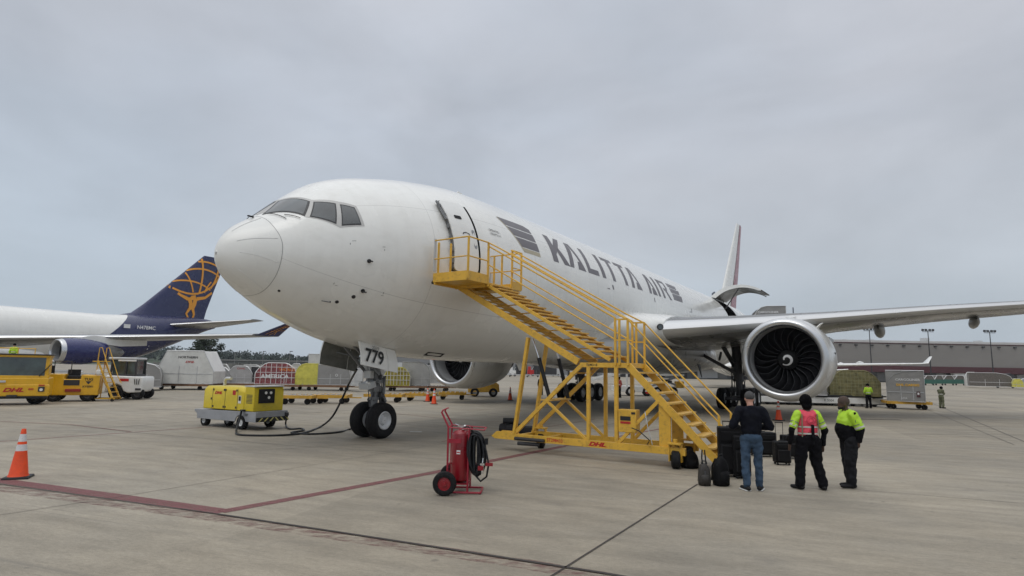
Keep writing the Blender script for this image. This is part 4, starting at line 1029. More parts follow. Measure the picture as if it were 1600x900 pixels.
# control box and cables
sp('control_box', lambda m: m.box((3.26, .08, 1.0), (.46, .26, .54)), M_yellow, .01)
sp('warning_label', lambda m: (m.box((3.22, -.055, 1.06), (.26, .008, .10)), m.box((3.42, -.055, 1.19), (.10, .008, .05))), M_blackmark, 0)
sp('warning_label', lambda m: (m.box((3.22, -.055, .96), (.26, .008, .05)),), M_redmark, 0)
sp('hose', lambda m: m.tube([(3.4, -.1, .85), (3.6, -.16, .8), (3.85, -.14, .6), (3.78, -.1, .5)], .014, 6), M_rubber, 0)
sp('hose', lambda m: m.tube([(3.72, -.08, 1.25), (3.8, -.12, .9), (3.9, -.1, .5)], .01, 6), M_chrome, 0)
# casters
def caster(u, v):
    o = sp('caster_fork', lambda m: (m.box((u - .14, v, .36), (.03, .10, .42)), m.box((u + .14, v, .36), (.03, .10, .42)), m.box((u, v, .56), (.31, .22, .04)), m.cyl((u, v, .56), (u, v, .66), .05, 12)), M_yellow, .004)
    T = Matrix.Translation((u, v, .205)) @ Matrix.Rotation(.35, 4, 'Z'); m = MB()
    m.lathe([(-.09, .06), (-.10, .15), (-.07, .20), (.07, .20), (.10, .15), (.09, .06)], T, 24); m.build('tyre', M_tyre, o)
    m = MB(); m.lathe([(-.088, .11), (-.095, .02), (-.094, .001)], T, 20); m.lathe([(.088, .11), (.095, .02), (.094, .001)], T, 20); m.build('wheel_hub', M_dark, o)
caster(4.42, -.02); caster(4.42, W_ - .05); caster(.25, W_ + .0)
FF = lambda u, z: face_frame((u, -.047, z), (1, 0, 0), (0, 0, 1))
def tx(nm, txt, u, z, size, mt, bold=0, shear=0, y=-.047, sx=1):
    m = MB(); text(m, txt, face_frame((u, y, z), (1, 0, 0), (0, 0, 1)), size, bold, shear, sx=sx); m.build(nm, mt, st, smooth=0)
tx('fleet_number', 'ST298433', 1.28, .385, .115, M_redmark, .003)
tx('company_logo', 'DHL', 2.46, .385, .13, M_redmark, .008, .35, sx=1.7)
m = MB(); m.box((2.27, -.0462, .345), (.1, .002, .008)); m.box((2.7, -.0462, .345), (.09, .002, .008)); m.build('logo_stripes', M_redmark, st, smooth=0)
tx('plate_marking', 'TLMD18', 2.32, MZ, .085, M_blackmark, .002, y=-.032)

# black duffel bag behind the tow hitch
bg_ = G(799, 682)
dz = empty('duffel_bag', (bg_.x, bg_.y + .35, 0), R(-8), 'lumpy black equipment bag lying behind the tow end of the yellow stairs', 'bag')
mb = MB(); mb.lathe([(-.42, .02), (-.40, .16), (-.34, .20), (.34, .20), (.40, .16), (.42, .02)], Matrix.Translation((0, 0, .2)) @ Matrix.Diagonal((1, 1, .95, 1)), 16); mb.build('bag_body', mat('black_nylon', (.016, .016, .018), rough=.7, var=.3, scale=9, bump=.5, bscale=14), dz)
mb = MB(); mb.box((.52, .08, .16), (.44, .36, .30), rz=.3); mb.build('side_pocket', _M['black_nylon'], dz, bevel=.06, seg=3)
mb = MB(); mb.lathe([(-.26, .02), (-.25, .11), (.25, .11), (.26, .02)], Matrix.Translation((-.03, 0, .46)), 14); mb.build('rolled_mat', M_rubber, dz)
mb = MB(); mb.tube([(-.2, -.19, .2), (-.17, -.15, .38), (0, -.05, .47), (.17, -.15, .38), (.2, -.19, .2)], .014, 6); mb.build('strap', M_rubber, dz)
# ------------------------------------------------------------------ traffic cones
def make_cone(h=.91, dirty=False):
    c = empty('traffic_cone')
    mb = MB(); mb.box((0, 0, .022), (.42, .42, .044), taper=(.93, .93)); mb.build('cone_base', M_rubber, c, bevel=.012)
    mb = MB(); prof = [(.044, .168), (.075, .150)]
    for z in (.5, .505, .62, .625, .67, .675, .81, .815): prof.append((z * h / .91, .150 - (z - .075) * (.150 - .034) / (.91 - .075)))
    prof += [(h - .01, .036), (h, .030), (h, .018)]
    mis = [0, 0, 0, 1, 0, 0, 0, 1, 0, 0, 0, 0]
    mb.lathe(prof, Matrix.Rotation(-math.pi / 2, 4, 'Y') , 28, mis=[0, 0, 0, 1, 1, 0, 0, 1, 1, 0, 0, 0][:len(prof) - 1])
    mb.build('cone_body', [M_cone, M_refl], c, smooth=50)
    return c
def rotfix(c): return c
p = G(28, 747)
cone0 = make_cone(); cone0.location = p; cone0.rotation_euler.z = R(24)
tag(cone0, 'orange traffic cone with two grey reflective bands, nearest at the left edge', 'traffic cone', 'orange traffic cones on the apron')
def cone(px, py, label, z=1.0, rz=0):
    c = copy_tree(cone0); c.location = G(px, py); c.rotation_euler.z = rz; c.scale = (z, z, z); tag(c, label); return c
cone(678, 631.5, 'orange traffic cone, the nearer of the pair beside the roller dollies behind the nose wheels', rz=.4)
cone(668, 627.5, 'small dull orange cone standing just behind another cone near the far dollies', .95, .9)
cone(797, 625.5, 'dark red traffic cone standing alone under the fuselage left of the stairs', rz=.2)
cone(1217, 657, 'faded red cone standing below the near engine behind the suitcases', rz=.6)

# ------------------------------------------------------------------ wheeled fire extinguisher
ex = empty('wheeled_fire_extinguisher', G(718, 770), R(-2), 'red wheeled fire extinguisher with coiled black hose on the open apron', 'fire extinguisher')
# local X to the right in the photo, Y away, heights from the picture (about 1.42 m tall)
def ep(name, fn, mt, bevel=0, smooth=40):
    m = MB(); fn(m); return m.build(name, mt, ex, bevel=bevel, smooth=smooth)
ep('cylinder', lambda m: m.lathe([(.17, .02), (.175, .11), (.20, .155), (.25, .172), (.96, .172), (1.02, .160), (1.07, .115), (1.10, .055), (1.13, .05)], Matrix.Translation((0, .12, 0)) @ Matrix.Rotation(-math.pi / 2, 4, 'Y'), 32), M_fire)
ep('cylinder_label', lambda m: m.lathe([(.60, .1735), (.68, .1735)], Matrix.Translation((0, .12, 0)) @ Matrix.Rotation(-math.pi / 2, 4, 'Y'), 64), M_fire)
lm = MB(); V = []
for i in range(5):
    a = R(-112 + 22 * i / 4)
    for z in (.635, .70): V.append((.1745 * math.cos(a), .12 + .1745 * math.sin(a), z))
lm.add(V, [(2 * i, 2 * i + 2, 2 * i + 3, 2 * i + 1) for i in range(4)]); lm.build('instruction_label', M_whitemark, ex)
lm = MB(); V = []
for i in range(5):
    a = R(-110 + 18 * i / 4)
    for z in (.655, .672): V.append((.176 * math.cos(a), .12 + .176 * math.sin(a), z))
lm.add(V, [(2 * i, 2 * i + 2, 2 * i + 3, 2 * i + 1) for i in range(4)]); lm.build('label_text', M_redmark, ex)
def frame_(m):
    r = .017
    for y in (-.12, .34):   # two skids with uprights and the bent push handle
        m.tube([(.36, y, .028), (-.12, y, .028), (-.18, y, .07), (-.20, y, .15), (-.205, y, 1.20), (-.225, y, 1.26), (-.33, y * .8 + .02, 1.56), (-.31, y * .8 + .02, 1.62), (-.27, y * .7 + .03, 1.645)], r, 8)
    m.tube([(-.27, -.06, 1.645), (-.27, .27, 1.645)], r, 8); m.tube([(.36, -.12, .028), (.36, .34, .028)], r, 8)
    for z in (.45, 1.18): m.tube([(-.205, -.12, z), (-.205, .34, z)], r * .9, 8)
    m.tube([(-.205, -.12, 1.18), (.40, -.12, 1.13)], r, 8); m.tube([(-.205, .34, 1.18), (.40, .34, 1.13)], r, 8); m.tube([(.40, -.12, 1.13), (.40, .34, 1.13)], r, 8); m.tube([(.12, -.12, 1.155), (.12, .34, 1.155)], r, 8)
    for y in (-.12, .34): m.tube([(.14, y, .028), (.15, y, 1.15)], r, 8)
    m.box((-.10, -.12, .86), (.22, .02, .07)); m.box((-.1, .34, .86), (.22, .02, .07)); m.box((.0, .12, .145), (.3, .3, .02))
ep('tube_frame', frame_, M_firetube)
for y, px in ((-.27, -.22), (.50, -.22)):
    T = Matrix.Translation((-.22, y, .195)) @ Matrix.Rotation(math.pi / 2, 4, 'Z')
    o = ep('wheel', lambda m: m.lathe([(-.05, .105), (-.062, .14), (-.05, .182), (-.02, .195), (.02, .195), (.05, .182), (.062, .14), (.05, .105)], T, 32), M_tyre)
    m = MB(); m.lathe([(-.048, .108), (-.03, .095), (-.035, .04), (-.06, .035), (-.062, .001)], T, 28); m.lathe([(.048, .108), (.03, .095), (.035, .04), (.06, .035), (.062, .001)], T, 28); m.build('wheel_hub', M_fire, o)
ep('axle', lambda m: m.cyl((-.22, -.27, .195), (-.22, .5, .195), .016, 10), M_dark)
ep('valve', lambda m: (m.cyl((0, .12, 1.12), (0, .12, 1.17), .04, 12), m.box((0, .12, 1.19), (.14, .05, .04)), m.cyl((-.05, .12, 1.2), (-.12, .1, 1.24), .012, 8), m.sphere((.05, .08, 1.20), .028, 8, 6)), M_chrome)
ep('gauge', lambda m: m.cyl((.03, .06, 1.14), (.03, .03, 1.14), .035, 14), M_lens)
def hose(m):
    rg = random.Random(5)
    for k in range(20):
        cx = .235 + rg.uniform(-.02, .02); cy = -.16 + (k % 7) * .038; ph = rg.uniform(0, 6)
        rx = .03 + .0065 * k + rg.uniform(-.01, .01); rz = .30 + .0045 * k + rg.uniform(-.03, .02)
        m.tube([(cx + .03 + rx * math.cos(t + .2), cy + .012 * math.sin(3 * t + ph), .68 + rz * math.sin(t)) for t in [2 * math.pi * i / 30 for i in range(30)]], .019, 7, closed=True)
    m.tube([(.32, -.12, .95), (.44, -.15, .72), (.49, -.16, .5), (.46, -.16, .3), (.36, -.14, .22), (.28, -.12, .3)], .017, 7)
    m.tube([(.0, .05, 1.14), (.12, -.04, 1.2), (.2, -.08, 1.1), (.22, -.05, 1.0)], .017, 7)
ep('coiled_hose', hose, M_rubber)
ep('hose_nozzle', lambda m: (m.cyl((.385, -.17, .34), (.39, -.18, .52), .022, 10), m.cyl((.39, -.18, .52), (.40, -.17, .60), .014, 8), m.box((.385, -.17, .50), (.07, .05, .03))), M_chrome)
ep('nozzle_handle', lambda m: (m.box((.36, -.19, .44), (.09, .05, .07)), m.box((.50, -.18, .50), (.12, .04, .05))), M_fire)
ep('hose_bracket', lambda m: m.box((.44, -.06, .86), (.05, .12, .10)), M_rubber)
ep('hose_bracket', lambda m: m.box((.16, .12, 1.06), (.16, .03, .03)), M_rubber)

def squash(o):
    for ch in o.children:
        for v in ch.data.vertices:
            if v.co.z > .9: v.co.z = .9 + (v.co.z - .9) * .64
        squash(ch)
squash(ex); ex.scale = (1.06, 1.06, 1.06)

# ------------------------------------------------------------------ ground power unit
gp0 = G(397, 673.5)
gd = (G(303, 664) - gp0); gang = math.atan2(gd.y, gd.x)
gpu = empty('ground_power_unit', gp0, gang, 'yellow wheeled ground power unit on a grey chassis beside the nose wheels', 'generator')
GL = 3.15; GW = -1.2       # local X to the left end of the long side, local -Y away from camera
def gp(name, fn, mt, bevel=.012, smooth=40, parent=gpu):
    m = MB(); fn(m); return m.build(name, mt, parent, bevel=bevel, smooth=smooth)
def hull(m):
    sec = [(.0, .62), (.0, 1.30), (-.10, 1.42), (GW + .10, 1.42), (GW, 1.30), (GW, .62)]
    m.loft([[(x, y, z if z < 1 else z + dz) for y, z in sec] for x, dz in ((.62, -.06), (.95, .0), (GL - .35, .0), (GL - .28, -.03))])
gp('canopy', hull, M_gpuy, .03)
gp('control_end', lambda m: m.loft([[(x, y, z) for y, z in ((.0, .62), (.0, z1), (GW, z1), (GW, .62))] for x, z1 in ((.12, 1.30), (.16, 1.43), (.61, 1.43))]), M_gpuy, .02)
gp('top_panel', lambda m: m.box((.38, GW / 2, 1.455), (.56, 1.2, .04)), M_lgrey, .01)
gp('gauge_panel', lambda m: m.box((.10, GW / 2 + .12, 1.13), (.06, .62, .48)), M_black, .01)
for y, z in ((-.42, 1.24), (-.62, 1.24), (-.55, 1.08)):
    gp('gauge', lambda m: m.cyl((.09, y, z), (.062, y, z), .05, 14), M_lens, 0)
def chas(m):
    m.prism([(-.10, .28), (-.10, .62), (GL + .12, .58), (GL + .12, .50), (GL - .02, .44), (GL - .06, .26), (.98, .26), (.95, .36), (.85, .46), (.70, .50), (.55, .46), (.45, .36), (.42, .28)], .04, Matrix.Translation((0, .03, 0)))
    m.prism([(-.10, .28), (-.10, .62), (GL + .12, .58), (GL + .12, .50), (GL - .02, .44), (GL - .06, .26), (.98, .26), (.95, .36), (.85, .46), (.70, .50), (.55, .46), (.45, .36), (.42, .28)], .04, Matrix.Translation((0, GW - .03, 0)))
    m.box((GL / 2 , GW / 2, .50), (GL + .1, -GW, .16)); m.box((-.09, GW / 2, .46), (.05, -GW + .02, .34)); m.box((GL + .1, GW / 2, .53), (.04, -GW, .1))
gp('chassis', chas, M_grey, .01)
for k in range(6):      # black and yellow chevrons on the front bumper
    y = -.10 - k * .22; s_ = 1 if k < 3 else -1
    V = [(-.1185, y + .06 * s_, .30), (-.1185, y - .06 + .06 * s_, .30), (-.1185, y - .06 - .07 * s_, .42), (-.1185, y - .07 * s_, .42)]
    m = MB(); m.add(V, [(0, 1, 2, 3)]); m.build('warning_stripe', mat('pale_stripe', (.6, .55, .2), rough=.5), gpu, smooth=0)
m = MB(); m.box((-.1162, GW / 2, .36), (.002, 1.3, .15)); m.build('bumper_band', M_blackmark, gpu, smooth=0)
for x, y, r_ in ((.70, -.05, .235), (.70, GW + .05, .235), (GL - .35, -.10, .2), (GL - .35, GW + .1, .2), (GL - 1.1, -.5, .18)):
    T = Matrix.Translation((x, y, r_)) @ Matrix.Rotation(math.pi / 2, 4, 'Z')
    o = gp('tyre', lambda m: m.lathe([(-.08, r_ * .5), (-.09, r_ * .75), (-.07, r_ * .97), (.07, r_ * .97), (.09, r_ * .75), (.08, r_ * .5)], T, 28), M_tyre, 0)
    m = MB(); m.lathe([(-.075, r_ * .52), (-.05, r_ * .4), (-.055, .01)], T, 20); m.lathe([(.075, r_ * .52), (.05, r_ * .4), (.055, .01)], T, 20); m.build('wheel_rim', M_lgrey, o)
gp('exhaust_pipe', lambda m: m.tube([(GL - .55, GW / 2, 1.40), (GL - .55, GW / 2, 1.60), (GL - .62, GW / 2, 1.68), (GL - .9, GW / 2, 1.68)], .055, 12), M_lgrey, 0)
for x in (.98, 1.66, 2.36): gp('door_seam', lambda m: m.box((x, .003, 1.0), (.012, .006, .72)), M_seal, 0)
for x, z in ((1.04, 1.30), (1.72, 1.30), (1.64, 1.30), (2.32, 1.30), (1.04, .72), (1.72, .72), (1.62, .72), (2.3, .72), (2.42, .98)): gp('door_latch', lambda m: m.box((x, .008, z), (.055, .016, .07)), M_seal, .003)
gp('door_vent', lambda m: [m.box((.36, .004, .90 + k * .045), (.30, .008, .018)) for k in range(7)], M_seal, 0)
m = MB(); text(m, 'DHL', face_frame((2.05, .006, 1.19), (-1, 0, 0), (0, 0, 1)), .12, .008, .35, sx=1.7); m.build('company_logo', M_redmark, gpu, smooth=0)
gp('red_sticker', lambda m: m.box((1.18, .004, 1.22), (.16, .006, .16)), M_redmark, 0)
gp('warning_sticker', lambda m: m.box((.86, .004, 1.0), (.15, .006, .26)), M_vwhite, 0)
gp('warning_sticker', lambda m: m.box((.86, .008, 1.03), (.11, .006, .15)), M_blackmark, 0)
m = MB(); text(m, '107', face_frame((.40, .053, .50), (-1, 0, 0), (0, 0, 1)), .12, .004); m.build('unit_number', M_blackmark, gpu, smooth=0)
gp('cable_bracket', lambda m: (m.box((.52, .10, .66), (.14, .12, .05)), m.box((-.16, GW + .05, .5), (.12, .1, .12))), M_dark)
# power cables to the aircraft
def cable(name, pts, r, label):
    P = []
    n_ = len(pts)
    for i in range(n_ - 1):      # catmull-rom
        p0 = Vector(pts[max(i - 1, 0)]); p1 = Vector(pts[i]); p2 = Vector(pts[i + 1]); p3 = Vector(pts[min(i + 2, n_ - 1)])
        for k in range(8):
            t = k / 8; P.append(.5 * ((2 * p1) + (-p0 + p2) * t + (2 * p0 - 5 * p1 + 4 * p2 - p3) * t * t + (-p0 + 3 * p1 - 3 * p2 + p3) * t ** 3))
    P.append(Vector(pts[-1])); m = MB(); m.tube(P, r, 8); o = m.build(name, M_rubber); return tag(o, label, 'cable')
gpM = Matrix.Translation(gp0) @ Matrix.Rotation(gang, 4, 'Z')
def g0(px, py, z=.03): v = G(px, py); return (v.x, v.y, z)
cable('power_cable', [gpM @ Vector((.5, .16, .66)), gpM @ Vector((.5, .22, .35)), g0(369, 677, .05), g0(376, 681), g0(420, 682), g0(455, 680.5), g0(478, 677), g0(503, 668, .06), at(520, 650, 20.8), at(535, 622, 20.6), at(545, 600, 20.4), planeW(5.2, -.1, 2.1)], .034, 'thick black power cable looping from the yellow power unit up to the nose gear bay')
cable('power_cable', [gpM @ Vector((-.2, GW + .05, .45)), g0(446, 667, .1), g0(452, 671.5), g0(470, 671), g0(474, 674), g0(455, 677.5), g0(480, 679.5), g0(510, 678.5), g0(532, 676), g0(548, 672, .04), planeW(6.3, -.15, .5), planeW(6.2, -.2, 1.6)], .03, 'flat black cable lying folded on the ground behind the power unit')
# ------------------------------------------------------------------ people
M_skin = mat('skin_light', (.50, .27, .20), rough=.5, var=.08, scale=6)
M_skind = mat('skin_dark', (.075, .04, .028), rough=.45, var=.1, scale=6)
M_navyc = mat('navy_jacket', (.005, .006, .011), spec=.15, rough=.8, var=.3, scale=6, bump=.5, bscale=7)
M_jeans = mat('blue_jeans', (.045, .075, .12), spec=.2, rough=.85, var=.3, scale=8, bump=.5, bscale=9)
M_blackc = mat('black_trousers', (.005, .005, .007), spec=.15, rough=.85, var=.3, scale=7, bump=.5, bscale=8)
M_charc = mat('charcoal_trousers', (.014, .0145, .017), spec=.15, rough=.85, var=.3, scale=7, bump=.6, bscale=8)
M_hiviz = mat('hi_vis_yellow', (.42, .68, .035), rough=.65, var=.12, scale=6, bump=.4, bscale=8)
M_pink = mat('hi_vis_pink', (.72, .07, .11), rough=.6, var=.12, scale=6, bump=.4, bscale=8)
M_band = mat('reflective_band', (.55, .55, .50), rough=.4, var=.1, scale=9)
M_bandg = mat('grey_band', (.22, .24, .16), rough=.5, var=.1)
M_beaniek = mat('black_beanie', (.004, .004, .005), spec=.1, rough=.95, var=.3, scale=20, bump=.6, bscale=60)
M_beanieb = mat('brown_beanie', (.075, .052, .042), rough=.95, var=.2, scale=20, bump=.6, bscale=60)
M_capg = mat('grey_cap', (.07, .07, .07), rough=.95, var=.25, scale=20, bump=.4, bscale=60)
M_shoek = mat('black_shoe', (.007, .007, .008), spec=.3, rough=.55, var=.2)
M_sole = mat('white_sole', (.6, .6, .58), rough=.6, var=.1)
M_olive = mat('olive_jacket', (.13, .14, .08), rough=.8, var=.3, scale=6)

def capsule(mb, a, b, ra, rb, sq=1.0, up=None, n=14):
    """closed tapered limb from a to b, sq flattens it front to back"""
    a = Vector(a); b = Vector(b); d = b - a; L = d.length
    if L < 1e-5: d = Vector((0, 0, 1)); L = 1e-5
    d.normalize(); f = Vector(up) if up else Vector((0, 1, 0)); f = f - d * f.dot(d)
    if f.length < .1: f = Vector((0, 0, 1)) - d * d.z
    f.normalize(); x = d.cross(f); rings = []
    def ring(c, r): return [c + x * r * math.cos(2 * math.pi * k / n) + f * r * sq * math.sin(2 * math.pi * k / n) for k in range(n)]
    for t in (78, 50, 25, 0): rings.append(ring(a - d * ra * math.sin(R(t)), ra * math.cos(R(t))))
    for t in (0, 25, 50, 78): rings.append(ring(b + d * rb * math.sin(R(t)), rb * math.cos(R(t))))
    mb.loft(rings)
FOLD = bpy.data.textures.new('cloth_folds', 'CLOUDS'); FOLD.noise_scale = .09; FOLD.noise_depth = 2
def blob(name, parts, mt, parent, vox=.012, smooth=2, folds=None):
    if folds is None: folds = .05 if name in ('jeans', 'trousers') else .04 if ('jacket' in name or 'vest' in name or 'sleeve' in name) else 0
    mb = MB()
    for p in parts:
        if p[0] == 'S': mb.sphere(p[1], p[2], 16, 12, sc=p[3] if len(p) > 3 else (1, 1, 1))
        elif p[0] == 'B': mb.box(p[1], p[2], *(p[3:] if len(p) > 3 else ()))
        else: capsule(mb, *p)
    o = mb.build(name, mt, parent, smooth=180, recalc=False)
    import bmesh
    bm = bmesh.new(); bm.from_mesh(o.data); bmesh.ops.recalc_face_normals(bm, faces=bm.faces); bm.to_mesh(o.data); bm.free()
    r_ = o.modifiers.new('remesh', 'REMESH'); r_.mode = 'VOXEL'; r_.voxel_size = vox; r_.use_smooth_shade = True
    if folds:
        d_ = o.modifiers.new('folds', 'DISPLACE'); d_.texture = FOLD; d_.strength = folds; d_.mid_level = .5; d_.texture_coords = 'LOCAL'
    if smooth:
        s_ = o.modifiers.new('smooth', 'SMOOTH'); s_.factor = .5; s_.iterations = smooth
    return o
def hand(P, wrist, dirv, r=1.0):
    """palm, four unequal bent fingers and a thumb, hanging along dirv"""
    w_ = Vector(wrist); d = Vector(dirv).normalized(); sd_ = d.cross(Vector((1, 0, 0))).normalized()
    pc = w_ + d * .05; P.append((w_, w_ + d * .085, .028, .034, .55, (1, 0, 0)))
    for i, L in enumerate((.068, .078, .073, .058)):
        b_ = w_ + d * .095 + sd_ * (i - 1.5) * .020; m_ = b_ + d * L * .5; e_ = m_ + d * L * .42 + Vector((-.0, .012, 0)); P.append((b_, m_, .0105, .010, 1)); P.append((m_, e_, .010, .008, 1))
    t0 = w_ + d * .035 + sd_ * -.03; P.append((t0, t0 + d * .05 - sd_ * .018, .013, .010, 1))

def person(loc, face, label, height=1.80, pose=None, skin=M_skin, group=None, vox=.012, fat=1.0, far=False):
    """body mesh is the root; local frame: X right, Y forward, Z up. joints scaled to height"""
    k = height / 1.8
    J = dict(hipL=(-.10, 0, .93), hipR=(.10, 0, .93), kneeL=(-.12, .02, .50), kneeR=(.12, .02, .50), ankL=(-.13, -.02, .09), ankR=(.13, -.02, .09),
             toeL=(-.16, .16, .03), toeR=(.16, .16, .03), pel=(0, 0, .97), waist=(0, 0, 1.12), chest=(0, .0, 1.33), neck=(0, -.01, 1.50), head=(0, .02, 1.665),
             shL=(-.19, -.01, 1.44), shR=(.19, -.01, 1.44), elL=(-.27, -.04, 1.16), elR=(.27, -.04, 1.16), wrL=(-.28, .06, .92), wrR=(.28, .06, .92))
    J.update(pose or {})
    J = {a: Vector(v) * k for a, v in J.items() if not a.startswith('hide')}
    hc = J['head']
    P = [('S', hc + Vector((0, 0, .01)), .098, (.80, .98, 1.18)), ('S', hc + Vector((0, .035, -.055)), .062, (.95, .95, 1.0)),
         (J['neck'] - Vector((0, 0, .06)), hc - Vector((0, .02, .04)), .062, .056)]
    if not far:
        P += [('S', hc + Vector((0, .102, -.012)), .016, (.8, 1.1, 1.4)), ('S', hc + Vector((0, .092, -.055)), .014, (1.8, .8, .6)), ('S', hc + Vector((-.080, .0, -.01)), .024, (.5, .8, 1.3)), ('S', hc + Vector((.080, .0, -.01)), .024, (.5, .8, 1.3)),
              ('S', hc + Vector((-.032, .082, .015)), .013), ('S', hc + Vector((.032, .082, .015)), .013)]
    P += [(J['pel'], J['waist'], .125, .12, .7), (J['waist'], J['chest'], .12, .14, .65), (J['shL'], J['shR'], .06, .06, .8)]
    for s in 'LR':
        P += [(J['sh' + s], J['el' + s], .046, .036), (J['el' + s], J['wr' + s], .036, .024), (J['hip' + s], J['knee' + s], .078, .052), (J['knee' + s], J['ank' + s], .05, .035), (J['ank' + s] - Vector((0, 0, .03)), J['toe' + s] , .03, .025)]
        if far: P.append((J['wr' + s], J['wr' + s] + (J['wr' + s] - J['el' + s]).normalized() * .14, .026, .022))
        elif not (pose or {}).get('hide' + s): hand(P, J['wr' + s], J['wr' + s] - J['el' + s])
    o = blob('person', P, skin, None, vox, 1)
    o.location = loc; o.rotation_euler = (0, 0, face - math.pi / 2)
    tag(o, label, 'person', group)
    return o, J
def legs(P, J, rt=.10, rk=.075, ra=.062, seat=.15):
    P += [(J['pel'] + Vector((-.05, -.02, -.02)), J['pel'] + Vector((.05, -.02, -.02)), seat * .82, seat * .82, .85), (J['pel'], J['waist'] - Vector((0, 0, .02)), seat, seat * .9, .8)]
    P.append((J['pel'] - Vector((0, 0, .06)), J['pel'] - Vector((0, 0, .12)), seat * .75, seat * .6, .9))
    for s in 'LR': P += [(J['hip' + s], J['knee' + s], rt, rk), (J['knee' + s], J['ank' + s] + Vector((0, 0, .02)), rk, ra)]
def shoes(o, J, mt=M_shoek, sole=False, w_=.045):
    for s in 'LR':
        a = J['ank' + s]; t = J['toe' + s]; d = (t - a); d.z = 0; d.normalize()
        blob('shoe', [(Vector((a.x, a.y, .05)) - d * .04, Vector((t.x, t.y, .042)), .050, .040, .9, (0, 0, 1)), (Vector((a.x, a.y, .09)), Vector((a.x, a.y, .05)), .046, .05)], mt, o, .012, 1)
        if sole:
            m = MB(); c = Vector((a.x, a.y, .012)) - d * .055; e = Vector((t.x, t.y, .012)) + d * .025; m.bar(c, e, .105, .022); m.build('shoe_sole', M_sole, o, bevel=.008)

# 1: man in navy jacket and jeans, seen from behind
o, J = person(G(1177, 767), R(83), 'man in navy jacket and blue jeans with white soled shoes, seen from behind', 1.86,
    dict(elL=(-.33, -.03, 1.16), elR=(.33, -.03, 1.16), wrL=(-.20, .17, 1.12), wrR=(.20, .17, 1.12), head=(.0, .04, 1.655), hideL=1, hideR=1, ankL=(-.11, -.02, .09), ankR=(.13, .04, .09), toeL=(-.16, .14, .03), toeR=(.20, .18, .03), kneeL=(-.115, .02, .5), kneeR=(.115, .03, .5)))
P = []; legs(P, J, .104, .080, .070, .155); blob('jeans', P, M_jeans, o, .014, 2)
P = [(J['pel'] + Vector((0, 0, .10)), J['waist'], .19, .19, .66), (J['waist'], J['chest'], .19, .215, .66), (J['shL'] + Vector((.02, 0, -.01)), J['shR'] + Vector((-.02, 0, -.01)), .085, .085, .95), (J['chest'], J['neck'] - Vector((0, 0, .07)), .17, .10, .8), (J['neck'] + Vector((-.03, -.02, -.03)), J['neck'] + Vector((.03, -.02, -.03)), .07, .07)]
for s in 'LR': P += [(J['sh' + s], J['el' + s], .092, .078), (J['el' + s], J['wr' + s], .076, .058)]
blob('jacket', P, M_navyc, o, .014, 3)
shoes(o, J, M_shoek, True)
hc = J['head']
blob('cap', [('S', hc + Vector((0, -.01, .045)), .105, (.86, 1.02, .92))], M_capg, o, .01, 1)

# 2: worker in pink vest, seen from behind
o, J = person(G(1266, 765), R(95), 'worker in pink safety vest over yellow sleeves and black beanie, seen from behind', 1.78,
    dict(elL=(-.33, -.02, 1.14), elR=(.33, -.04, 1.14), wrL=(-.34, .04, .88), wrR=(.33, .02, .86), ankL=(-.19, .02, .09), ankR=(.24, -.06, .09), kneeL=(-.15, .04, .50), kneeR=(.18, .04, .50), toeL=(-.27, .16, .03), toeR=(.27, .1, .03), hipL=(-.11, 0, .93), hipR=(.12, 0, .93)), M_skind)
P = []; legs(P, J, .135, .105, .088, .185); blob('trousers', P, M_blackc, o, .014, 2)
P = [(J['pel'], J['waist'], .185, .18, .72)]
for s in 'LR': P += [(J['sh' + s].lerp(J['el' + s], .75), J['el' + s], .062, .060), (J['el' + s], J['wr' + s], .060, .045)]
blob('black_jacket', P, M_blackc, o, .014, 2)
for s in 'LR': blob('yellow_sleeve', [(J['sh' + s], J['sh' + s].lerp(J['el' + s], .80), .083, .070)], M_hiviz, o, .012, 2)
for s in 'LR':
    m = MB(); a = J['sh' + s].lerp(J['el' + s], .66); b = J['sh' + s].lerp(J['el' + s], .80); m.cyl(a, b, .0775, 20, .076, caps=False); m.build('sleeve_band', M_band, o)
    m = MB(); a = J['sh' + s].lerp(J['el' + s], .50); b = J['sh' + s].lerp(J['el' + s], .56); m.cyl(a, b, .080, 20, .079, caps=False); m.build('sleeve_band', M_bandg, o)
VP = [(J['waist'] - Vector((0, 0, .07)), J['waist'] + Vector((0, 0, .05)), .192, .190, .70), (J['waist'], J['chest'], .192, .195, .66), (J['shL'] * .72 + J['neck'] * .28 - Vector((0, 0, .02)), J['shR'] * .72 + J['neck'] * .28 - Vector((0, 0, .02)), .08, .08, 1.0), (J['chest'], J['neck'] - Vector((0, 0, .08)), .18, .10, .85)]
blob('safety_vest', VP, M_pink, o, .012, 3)
def ring_band(o, z, rx, ry, h_, mt, name='vest_band', a0=0, a1=360):
    m = MB(); V = []; n = 36
    for i in range(n + 1):
        a = R(a0 + (a1 - a0) * i / n)
        for zz in (z - h_ / 2, z + h_ / 2): V.append((rx * math.cos(a), ry * math.sin(a), zz))
    m.add(V, [(2 * i, 2 * i + 2, 2 * i + 3, 2 * i + 1) for i in range(n)]); return m.build(name, mt, o)
ring_band(o, 1.185, .198, .139, .028, M_band); ring_band(o, 1.06, .199, .143, .028, M_band)
for sx in (-1, 1):
    m = MB(); m.bar((sx * .155, -.10, 1.43), (sx * .175, -.115, 1.0), .022, .012); m.build('vest_band', M_bandg, o)
m = MB(); m.tube([(.085 * math.cos(t) + .0, -.142, 1.31 + .075 * math.sin(t)) for t in [2 * math.pi * i / 24 for i in range(24)]], .005, 5, closed=True)
